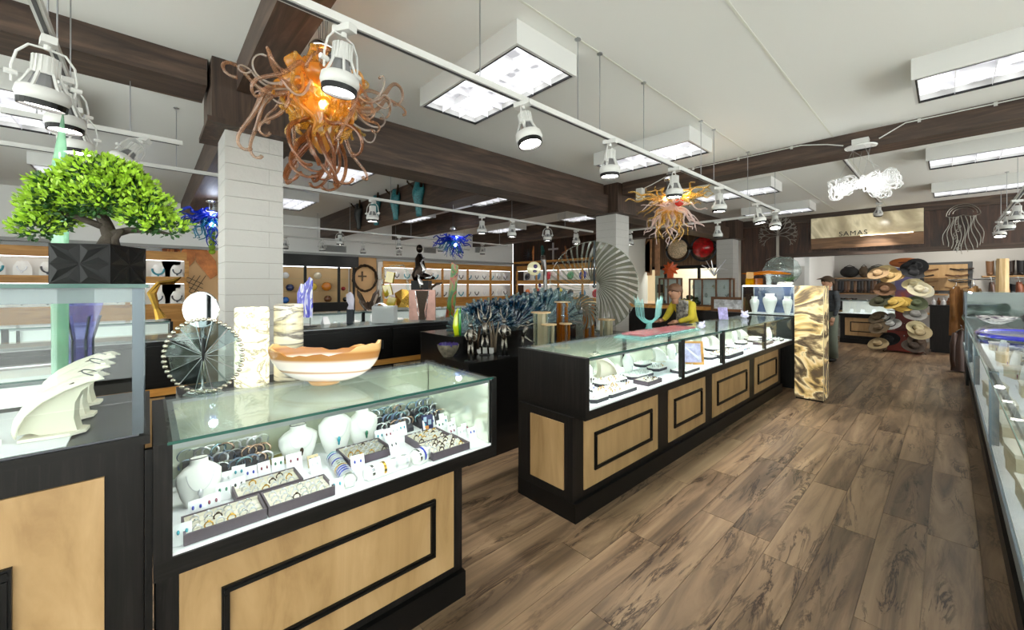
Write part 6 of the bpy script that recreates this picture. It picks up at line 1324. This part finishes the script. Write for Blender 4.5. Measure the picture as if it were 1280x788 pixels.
MB().b(11.93,11.96,5.98,6.3,.0,2.05).build('door_2', mat('pale green door','c8d4c4',.5), kind='structure')
area_lamp('office fill', (13.2, 5.6, 3.1), 1.2, 1.2, 60); area_lamp('passage fill', (13.1, 3.1, 3.15), .6, .6, 6); area_lamp('alcove fill', (13.6, -.4, 3.15), 1.2, .6, 34, col=(1,.95,.85))  # fill lights added without fixtures to brighten office, passage and alcove
t = thing('wall_phone', 'black wall phone on the pale green door', 'telephone', (11.91, 6.12, 1.4)); MB().b(-.02,.02,-.09,.09,-.13,.13).build('body', BLK, t); MB().tube([(-.03,.05,-.1),(-.05,.05,0),(-.03,.05,.1)], .02, 6).build('handset', mat('dark grey','3a3a3c',.4), t)
# wood topped back counter and the show cabinets on it
t = thing('back_counter', 'dark back counter with a wooden edge behind the employee', 'counter', (8.9, 4.75, 0)); MB().b(-.3,.3,-1.75,1.75,0,.98).build('cabinet', BLACKW, t); MB().b(-.32,.32,-1.77,1.77,.98,1.05).build('worktop', SHELFW, t)
def showcab(label, Y, w_, h_, nb):
    t = thing('show_cabinet', label, 'cabinet', (8.85, Y, 1.051)); f = MB(); 
    for q in (-w_/2, w_/2-.03): f.b(-.12,-.09,q,q+.03,0,h_).b(.1,.13,q,q+.03,0,h_)
    f.b(-.12,.13,-w_/2,w_/2,0,.03).b(-.12,.13,-w_/2,w_/2,h_-.03,h_)
    for k in range(1, nb): f.b(-.12,-.1,-w_/2+w_*k/nb-.015,-w_/2+w_*k/nb+.015,.03,h_-.03)
    f.build('frame', mat('walnut frame','6a4426',.4), t); MB().b(-.115,-.112,-w_/2+.03,w_/2-.03,.03,h_-.03).build('front_pane', PANE, t); MB().b(.115,.125,-w_/2+.03,w_/2-.03,.03,h_-.03).build('back_panel', mat('pale lining','d0d4d6',.5), t)
    for z in (.2,.38): MB().b(-.1,.11,-w_/2+.03,w_/2-.03,z,z+.008).build('shelf', PANE, t)
    for k in range(nb*4):
        z = (.031,.209,.389)[k % 3]; tag(inst(random.choice(SM_), 'trinket', None, (8.83, Y-w_/2+w_*(k+.5)/(nb*4), 1.051+z+.03), (PI/2,0,random.uniform(0,1)), 1.1), ORD[k]+' trinket from the right inside the '+label.split(' on ')[0], 'trinket', 'trinkets in the '+label.split(' on ')[0])
    return t
yc = onX(889, 8.85); showcab('wide walnut framed glass cabinet on the wooden back counter', yc, .85, .6, 3)
yc2 = onX(838, 8.85); showcab('narrow walnut framed rack cabinet on the wooden back counter, left one', yc2, .45, .62, 2)
t = thing('framed_specimen', 'wide walnut frame with pale leaves standing low before the show cabinets', 'picture frame', (8.2, onX(910, 8.2), 0)); 
MB().b(-.2,.2,-.4,.4,0,1.0).build('stand', BLACKW, t); MB().b(-.03,.0,-.3,.3,1.0,1.05).b(-.03,.0,-.3,.3,1.23,1.28).b(-.03,0,-.3,-.25,1.05,1.23).b(-.03,0,.25,.3,1.05,1.23).build('frame', MT['walnut frame'], t); MB().b(-.01,0,-.25,.25,1.05,1.23).build('mount', mat('pale mount','c8ccd0',.5,var=.4,vscale=12), t)
ss = MB()
for k in range(22): a = k*.7; ss.tube([(0,0,.05),(.05*math.sin(a*2),.12*math.cos(a),.2),(.08*math.sin(a*2),.26*math.cos(a),.28+.12*math.sin(k*2.1))], [.012,.01,.006], 5)
tag(ss.build('coral_branch', SILVER, None, (8.85, onX(893, 8.85), 1.652)), 'silver branching coral on top of the wide glass cabinet', 'ornament')
sn = MB(); 
for k in range(10): a = k*PI/5; sn.tube([(0,0,.2),(0,.2*math.cos(a),.2+.18*math.sin(a))], [.09,.01], 5)
sn.b(-.05,.05,-.05,.05,0,.1); tag(sn.build('sun_sculpture', mat('rust orange','c0501c',.4), None, (8.85, yc2+.0, 1.672)), 'rust orange sun on top of the narrow cabinet', 'sculpture')
g = MB()
for k in range(20): a = k*.9; g.sph((.08*math.sin(a), .15*math.cos(a), .12+.07*math.sin(k*1.7)), .045, 6, 4)
tag(g.build('leafy_plant', mat('dull green leaf','38442c',.6), None, (8.95, onX(864, 8.95), 1.051+.55)), 'dull green leafy plant between the two show cabinets', 'plant')
for o in [o for o in bpy.data.objects if o.name.startswith('leafy_plant')]: o.location.z = 1.051
# ================================================================ PEOPLE
def person(label, X, Y, rz, joints, garments, skin='b88468', hair='5a4030', hat=None, z0=0):
    t = thing('person', label, 'person', (X, Y, z0), rz)
    verts, edges, rad = joints
    me = bpy.data.meshes.new('body'); me.from_pydata(verts, edges, []); o = bpy.data.objects.new('body', me); C.objects.link(o); o.parent = t
    me.materials.append(garments)
    sk = o.modifiers.new('skin','SKIN'); sk.use_smooth_shade = True; ss_ = o.modifiers.new('sub','SUBSURF'); ss_.levels = 1; ss_.render_levels = 2
    for i, v in enumerate(me.skin_vertices[0].data):
        v.radius = rad[i] if isinstance(rad[i], tuple) else (rad[i], rad[i]); v.use_root = (i == 0)
    return t
def head(t, c, m_skin, m_hair, facing=(0,-1), hat=None, r=.105):
    c = Vector(c); h = MB().sph(c, (r*.78, r*.92, r*1.12), 16, 12)
    h.sph(c+Vector((0,-r*.93,-r*.1)), (.014,.02,.022), 8, 6).sph(c+Vector((r*.8,0,0)), (.012,.022,.032), 8, 6).sph(c+Vector((-r*.8,0,0)), (.012,.022,.032), 8, 6).cyl(c+Vector((0,.01,-r*1.6)), c+Vector((0,0,-r*.6)), .05, .048, 12)
    h.build('head', m_skin, t, smooth=True)
    e = MB()
    for s_ in (-1,1): e.sph(c+Vector((s_*.034,-r*.84,.012)), (.012,.008,.008), 8, 5)
    e.build('eyes', BLK, t); MB().sph(c+Vector((0,-r*.82,-.055)), (.024,.01,.007), 8, 5).build('mouth', mat('lips','8a4a40',.5), t)
    MB().grid(lambda u, v: tuple(c+Vector((math.cos(v*2*PI)*r*.86*math.sin(PI*(.02+.5*u+.12*u*(math.sin(v*2*PI)+1)*.8)), math.sin(v*2*PI)*r*1.02*math.sin(PI*(.02+.5*u+.1*u))+.008, r*1.2*math.cos(PI*(.02+.42*u+.16*u*(math.sin(v*2*PI)+1)*.5))))), 8, 20, cv=True).build('hair', m_hair, t, smooth=True, thick=.015)
SKIN = mat('skin','b98a6e',.55); 
YEL = mat('yellow blouse','d8c438',.7,var=.12); 
# employee behind the middle counter, bending slightly toward the back
pe = person('employee in a yellow blouse with a patterned scarf standing behind the middle counter', 6.05, 2.62, -1.9, ([(0,0,.90),(0,-.06,1.06),(0,-.17,1.2),(0,-.25,1.27),(-.17,-.17,1.22),(-.23,-.24,1.03),(-.14,-.40,.98),(.17,-.17,1.22),(.23,-.24,1.03),(.14,-.40,.98),(-.09,0,.86),(-.1,0,.48),(-.1,.02,.1),(.09,0,.86),(.1,0,.48),(.1,.02,.1)],
   [(0,1),(1,2),(2,3),(2,4),(4,5),(5,6),(2,7),(7,8),(8,9),(0,10),(10,11),(11,12),(0,13),(13,14),(14,15)], [(.15,.11),(.14,.1),(.15,.1),(.06,.06),.06,.05,.035,.06,.05,.035,.09,.065,.045,.09,.065,.045]), YEL)
head(pe, (0,-.32,1.40), SKIN, mat('brown hair','6a4a34',.6))
PAT = mat('patterned scarf','c8c4bc',.7,col2='3c3a40',vscale=22)
MB().grid(lambda u, v: (-.02+.12*(v-.5)*1.4+.10*(1-u), -.285+.10*u*(1-.0*u)-.015*math.sin(PI*v), 1.29-.36*u), 8, 4).grid(lambda u, v: (.14-.12*(v-.5)*1.2-.08*u, -.285+.10*u-.02*math.sin(PI*v), 1.28-.32*u), 8, 4).build('scarf', PAT, pe, smooth=True, thick=.012)
for sx in (-1,1):
    b = MB(); c0 = Vector((sx*.14,-.42,.98)); b.tube([c0, c0+Vector((0,-.05,-.005)), c0+Vector((0,-.09,-.01))], [.026,.034,.03], 8)
    for k in range(4): b.tube([c0+Vector((-.024+.016*k,-.085,-.01)), c0+Vector((-.026+.017*k,-.125-.008*(k in (1,2)),-.014)), c0+Vector((-.026+.017*k,-.15-.01*(k in (1,2)),-.03))], [.009,.0085,.006], 6)
    b.tube([c0+Vector((-sx*.024,-.03,0)), c0+Vector((-sx*.05,-.07,-.01)), c0+Vector((-sx*.052,-.095,-.018))], [.011,.01,.007], 6).build('hand', SKIN, pe, smooth=True)
for sx in (-1,1): MB().sph((sx*.1,-.05,.045),(.045,.12,.045),10,6).build('shoe', BLK, pe, smooth=True)
pc_ = person('customer in dark top, grey trousers and brown cap behind the onyx pillar', 9.95, 1.60, -2.3, ([(0,0,.92),(0,0,1.1),(0,0,1.30),(0,0,1.4),(-.18,0,1.36),(-.23,0,1.12),(-.24,-.08,.90),(.18,0,1.36),(.23,0,1.12),(.24,-.08,.90)],
   [(0,1),(1,2),(2,3),(2,4),(4,5),(5,6),(2,7),(7,8),(8,9)], [(.16,.11),(.15,.1),(.16,.1),(.06,.06),.06,.05,.035,.06,.05,.035]), mat('dark striped top','2a2c30',.8,col2='484c52',vscale=40,stretch=(.2,.2,2)))
head(pc_, (0,-.02,1.56), SKIN, mat('brown cap','4a3826',.8)); MB().lathe([(.0,.06),(.1,.02),(.17,0),(.17,.006),(.1,.03),(0,.07)], 20, (0,-.02,1.62)).build('cap_brim', MT['brown cap'], pc_, smooth=True)
tr_ = MB()
for s_ in (-1,1): tr_.tube([(s_*.07,0,.98),(s_*.09,0,.85),(s_*.1,0,.5),(s_*.11,.01,.08)], [.10,.105,.08,.075], 14)
tr_.build('trousers', mat('green grey cloth','6e7468',.85), pc_, smooth=True)
for s_ in (-1,1):
    MB().sph((s_*.11,-.05,.045),(.05,.13,.045),10,6).build('shoe', BLK, pc_, smooth=True)
    b = MB(); c0 = Vector((s_*.24,-.1,.88)); b.tube([c0, c0+Vector((0,-.02,-.05)), c0+Vector((0,-.03,-.09))], [.026,.036,.03], 8)
    for k in range(4): b.tube([c0+Vector((0,-.05+.016*k,-.085)), c0+Vector((-s_*.004,-.052+.016*k,-.13)), c0+Vector((-s_*.018,-.05+.016*k,-.155))], [.009,.0085,.006], 6)
    b.tube([c0+Vector((0,-.035,-.03)), c0+Vector((-s_*.01,-.065,-.07)), c0+Vector((-s_*.014,-.07,-.09))], [.011,.01,.007], 6).build('hand', SKIN, pc_, smooth=True)
# ================================================================ HAT ALCOVE
def hat(col):
    k = 'hat '+col
    if k in MT: return MT[k]
    return mat(k, col, .8, bump=.3, bscale=120)
HB = MB().lathe([(.075,.02),(.17,.0),(.19,.012),(.188,.016),(.165,.006),(.08,.026)], 24)
HB.v = [(x*1.0, y*1.0, z+ .035*(abs(x)/.19)**2*(1 if abs(x) > .05 else .3)) for x, y, z in HB.v]
HBm = HB.mesh('brim', None, True); HCm = MB().lathe([(.085,.02),(.082,.07),(.07,.12),(.045,.125),(.0,.105)], 20).mesh('crown', None, True); HD = MB().lathe([(.0865,.024),(.0855,.048),(.083,.048)], 20).mesh('band', None, True)
def mk_hat(loc, rot, col, label, sc=1.0):
    t = thing('hat', label, 'hat', loc, 0, 'hats on the revolving rack'); t.rotation_euler = rot; t.scale = (sc, sc*1.15, sc)
    for me, nm, c_ in ((HBm,'brim',hat(col)),(HCm,'crown',hat(col)),(HD,'band',BLK)):
        o = inst(me, nm, t); o.material_slots[0].link = 'OBJECT' if o.material_slots else 'DATA'
        if o.material_slots: o.material_slots[0].material = c_
    return t
for me in (HBm, HCm, HD): me.materials.append(BLK)
RX, RY = 12.75, .66
t = thing('hat_rack', 'tall revolving hat rack with red base and oval orange top sign', 'hat rack', (RX, RY, 0))
MB().b(-.28,.28,-.28,.28,.02,.48).build('base', mat('red board','8c2c1c',.5), t); MB().b(-.16,.16,-.16,.16,.48,1.12).build('lower_column', mat('dark red board','5c1c16',.5), t)
MB().b(-.16,.16,-.16,.16,1.12,1.4).build('poster_panel', mat('sunset print','c86030',.5,col2='4a5a9a',vscale=4), t); MB().b(-.16,.16,-.16,.16,1.4,1.9).build('upper_column', mat('lilac board','7c78b0',.5), t)
for s_ in (-1,1): MB().cyl((-.3,s_*.2,.03),(-.3,s_*.2,.0301),.03).tube([(-.28,s_*.28,.05),(-.36,s_*.34,.0)], .012, 6).build('foot', CHROME, t)
MB().sph((0,0,2.02),(.05,.27,.11),24,10).build('oval_sign', mat('burnt orange sign','b86a34',.5), t, smooth=True); MB().sph((-.048,0,2.02),(.008,.12,.02),12,6).build('sign_print', mat('sign brown','6a3418',.5), t)
hk = MB()
for z in (.35,.62,.9,1.2,1.5,1.8):
    for a in range(6): q = a*PI/3; hk.tube([(.1*math.cos(q),.1*math.sin(q),z),(.34*math.cos(q),.34*math.sin(q),z+.03)], .006, 5)
hk.build('hook', CHROME, t)
HATS = [(1098,343,'c0a078','tan felt hat at the upper left of the rack'),(1108,340,'dcc48c','pale straw hat topmost on the left of the rack'),(1114,346,'d0b078','straw hat stacked just right of the topmost one'),(1120,347,'c8a870','straw hat third in the upper left stack'),
 (1139,337,'18181a','black hat at the upper right of the rack'),(1146,333,'202022','second black hat at the upper right of the rack'),(1141,343,'2a2a2c','black hat with bright bands, upper right'),(1142,357,'d8cca0','pale straw hat tilted at the right, upper one'),(1149,362,'e0d8b8','ivory straw hat at the right, lower one'),(1153,364,'d8d4c0','white straw hat farthest right on the rack'),
 (1100,378,'4a4a34','olive felt hat at the left middle'),(1106,377,'36382c','dark green felt hat beside the olive one'),(1118,380,'d8b860','yellow straw hat in the centre of the rack'),(1124,384,'e0bc58','bright yellow straw hat below the centre'),(1129,381,'c8a850','golden hat right of the centre'),
 (1145,380,'5a6448','sage green hat at right middle'),(1144,394,'8c8c88','grey cap at right below the sage hat'),(1098,398,'5a4c38','brown hat at left below the olive one'),(1099,410,'6a5a44','light brown hat at lower left'),(1110,400,'9a9c9a','grey hat wrapped in plastic'),(1115,407,'a8aaa8','second grey hat lower on the left'),
 (1146,411,'c8bc94','cream straw hat at the lower right'),(1150,416,'b8a884','tan hat under the cream one at lower right'),(1146,428,'4a3a2c','brown hat at the bottom right'),(1098,431,'a08c68','beige hat at the bottom left'),(1112,425,'141416','wide black hat at the bottom left'),(1141,434,'3a2e24','dark brown hat lowest on the right'),(1106,362,'7a5a40','brown suede hat under the straw stack')]
random.seed(5)
for i, (px, py, c_, lb) in enumerate(HATS):
    X = RX-.46+.1*(i % 2)-(.05 if i % 3 == 0 else 0); Y, z = onX(px, X, py); side = 1 if px < 1122 else -1
    mk_hat((X, Y, z), (side*-.35+random.uniform(-.2,.2), -1.0+random.uniform(-.25,.25), random.uniform(-.3,.3)), c_, lb, .88)
# shelves with boots
BOOTM = [mat('boot '+c, c, .45) for c in ('1a1614','2c2018','4a3424','141418','6a4c34')]
bt = MB().grid(lambda u, v: ((.058+.012*u)*math.cos(v*2*PI), (.07+.012*u)*math.sin(v*2*PI)+.0, .07+.27*u+.02*u*abs(math.cos(v*2*PI))), 5, 12, cv=True)
bt.tube([(0,.06,.05),(0,-.03,.055),(0,-.12,.045),(0,-.19,.03)], [.05,.052,.042,.018], 10).b(-.035,.035,.02,.1,0,.04)
BTS = []
for q in BOOTM: BTS.append(bt.mesh('boot', q, True))
def boots(label, grp, X, ya, yb, z, n, rz=PI/2):
    for i in range(n):
        t = inst(random.choice(BTS), 'boot', None, (X, ya+(yb-ya)*(i+.5)/n, z), (0,0,-rz+random.uniform(-.1,.1))); tag(t, ORD[n-1-i]+' '+label, 'boot', grp)
ya, yb = onX(1110, 14.9), onX(1046, 14.9)
for z, lab in ((.78,'lowest'),(1.28,'middle'),(1.72,'top')): tag(MB().b(14.75,15.2,-.0,2.29,z-.03,z).build('wall_shelf', mat('shelf board','a88458',.5)), lab+' wooden shelf on the alcove wall left of the hat rack', 'shelf')
boots('boot from the left on the middle shelf left of the hat rack', 'boots on the middle shelf', 14.92, ya, 2.25, 1.281, 16)
boots('boot from the left on the lowest alcove shelf', 'boots on the lowest shelf', 14.92, 1.75, 2.25, .781, 4)
for i, (px, c_, lb, w_) in enumerate(((1062,'141414','large black bag on the top shelf',.24),(1080,'4a3c2c','brown bag on the top shelf',.12),(1098,'3c3c34','camouflage bag on the top shelf',.3))):
    tag(MB().sph((0,0,.16),(.13,w_*.9,.16),14,10).tube([(0,-w_*.5,.3),(0,0,.36),(0,w_*.5,.3)],.012,6).build('bag', mat('bag'+c_, c_, .8, var=.3, vscale=12), None, (14.93, onX(px,14.93), 1.721), smooth=True), lb, 'bag')
# lit case and maple fronted cabinet
AC = case('display_counter', 'small lit glass case on a maple fronted cabinet in the hat alcove', 0, 1.5, y0=0, y1=.6, dz=.78, tz=1.12, bx=(0.02, 1.48), posts=(), leftblack=0, mirror=False, panels=[(.12, 1.38, .2, .66)])
AC.location = (13.75, 1.20, 0); AC.rotation_euler = (0,0,-PI/2)
for i in range(6): tag(inst(PADM2, 'card_stand', None, (13.7, .62+.22*i, .781), (0,0,-PI/2), .8), ORD[5-i]+' card stand from the left in the lit alcove case', 'card stand', 'card stands in the alcove case')
# belt board
y0, z1 = onX(1216, 15.15, 327); y1, z0 = onX(1150, 15.15, 366)
t = thing('belt_board', 'maple board with black frame hung with rows of belts', 'display board', (15.15, (y0+y1)/2, (z0+z1)/2)); Wb, Hb = (y1-y0), (z1-z0)
MB().b(.0,.04,-Wb/2,Wb/2,-Hb/2,Hb/2).build('frame', mat('charcoal frame','3a3c3e',.5), t); MB().b(-.01,.0,-Wb/2+.08,Wb/2-.08,-Hb/2+.06,Hb/2-.06).build('board', MAPLE, t)
k = 0
for r_ in range(5):
    for c_ in range(2):
        yy = -.28+.6*c_+.08*(r_ % 2); z = Hb/2-.17-r_*.155; col = ('2a1c14','5a3c24','1a1614','8a6a44')[(r_+c_) % 4]; k += 1
        b = MB().tube([(-.03,yy-.2,0),(-.05,yy-.07,-.03),(-.05,yy+.07,-.03),(-.03,yy+.2,0)], .018, 6).b(-.075,-.055,yy-.035,yy+.035,-.05,-.005)
        o = b.build('belt', mat('belt'+col, col, .4), None, (15.155, (y0+y1)/2, (z0+z1)/2+z)); tag(o, '%s leather belt, %s column, row %s from the top of the belt board' % ({'2a1c14':'dark brown','5a3c24':'brown','1a1614':'black','8a6a44':'tan'}[col], ('right','left')[c_], ('one','two','three','four','five')[r_]), 'belt', 'belts on the board')
# black counter, shelves at right, more boots, jackets, log post
t = thing('cabinet', 'tall plain black cabinet right of the hat rack', 'cabinet', (13.3, -.04, 0)); MB().b(-.3,.3,-.42,.32,.06,1.03).build('body', BLACKW, t); MB().b(-.32,.32,-.44,.34,1.03,1.06).build('top', BLK, t); MB().b(-.27,.28,-.4,.3,0,.06).build('kick', BLK, t)
for i in range(9): tag(MB().lathe([(.03,0),(.032,.08),(.012,.12),(.012,.16),(0,.16)], 10).build('bottle', mat(('white bottle','amber bottle')[i % 2], ('d8d8d8','6a3c1c')[i % 2], .2), None, (13.2+.08*(i % 2), .22-.075*i, 1.061)), ORD[i]+' care bottle from the left on the black cabinet by the hat rack', 'bottle', 'bottles on the black cabinet')
tag(MB().b(14.7,15.2,-3.2,-.55,1.7,1.73).build('wall_shelf', MT['shelf board']), 'high wooden boot shelf at the far right of the alcove', 'shelf'); tag(MB().b(14.7,15.2,-3.2,-.75,1.15,1.18).build('wall_shelf', MT['shelf board']), 'lower wooden boot shelf at the far right of the alcove', 'shelf')
boots('boot from the left on the high shelf at far right', 'boots on the high right shelf', 14.92, -2.6, -.6, 1.731, 13); boots('boot from the left on the lower shelf at far right', 'boots on the lower right shelf', 14.92, -2.6, -.8, 1.181, 11)
t = thing('log_post', 'pale split log post standing among the coat rails at right', 'post', (10.6, -.62, 0)); MB().b(-.15,.15,-.15,.15,0,.04).build('base', BLK, t); MB().tube([(0,0,.04),(0,.01,1.0),(.01,0,1.95)], [.085,.08,.07], 7).build('log', woodmat('pale log',[(.3,'a88458'),(.5,'ccaa78'),(.7,'e0c498')],'z',3,.6,10), t)
t = thing('clothes_rail', 'chrome clothes rail crossing behind the log post', 'clothes rail', (11.0, -.55, 0)); MB().cyl((0,.55,1.6),(0,-1.5,1.66),.014,n=8).cyl((0,.25,0),(0,.25,1.6),.016,n=8).cyl((0,-1.4,0),(0,-1.4,1.66),.016,n=8).build('rail', CHROME, t)
def jacket(label, X, Y, z, h, m_, rz=0, grp='leather jackets on the rail'):
    t = thing('jacket', label, 'jacket', (X, Y, z), rz, grp)
    MB().grid(lambda u, v: (.07*math.sin(v*2*PI)*(.6+.6*u)+.01*math.sin(v*9*PI), (.08+.12*min(1,u*3)+.05*u)*math.cos(v*2*PI), -h*u), 10, 28, cv=True).build('body', m_, t, smooth=True)
    for s_ in (-1,1): MB().tube([(0,s_*.16,-.06),(-.03,s_*.25,-.25),(-.05,s_*.27,-.5),(-.05,s_*.25,-.62)], [.05,.055,.05,.045], 9).build('sleeve', m_, t, smooth=True)
    MB().tube([(0,-.16,-.04),(0,0,.03),(0,.16,-.04)], .008, 5).tube([(0,0,.03),(0,.0,.07),(.03,0,.09)], .004, 5).build('hanger', CHROME, t)
    return t
TANL = mat('tan suede','8a5c2c',.7,var=.2,vscale=8); BRL = mat('dark brown leather','3c2416',.5,var=.2)
jacket('long tan suede jacket hanging at the left end of the clothes rail', 11.0, -.10, 1.48, .9, TANL, 1.1).scale = (.8,.6,1); jacket('second tan suede jacket behind the first on the rail', 11.0, -.32, 1.49, .85, mat('pale suede','9a7444',.7), 1.1).scale = (.8,.6,1); jacket('dark brown leather jacket draped low at the end of the rail', 10.4, -.16, .72, .7, BRL, .6).scale = (.8,.6,1)
for i in range(9): jacket(ORD[i]+' brown garment in the row right of the tan jackets', 11.0, -.52-.15*i, 1.56, .5, (BRL, TANL, mat('rust leather','6a3418',.6))[i % 3], PI/2, 'garments in the row behind the glass case').scale = (.6,1,1)
t = thing('white_crate', 'small white slatted shoe crate beside the customer', 'crate', (13.8, 2.11, 0)); t.scale = (.8,)*3; MB().b(-.12,.12,-.2,-.18,0,.42).b(-.12,.12,.18,.2,0,.42).b(-.12,.12,-.18,.18,.18,.2).b(-.12,.12,-.18,.18,.4,.42).b(-.12,.12,-.18,.18,0,.02).build('frame', WHITEM, t)
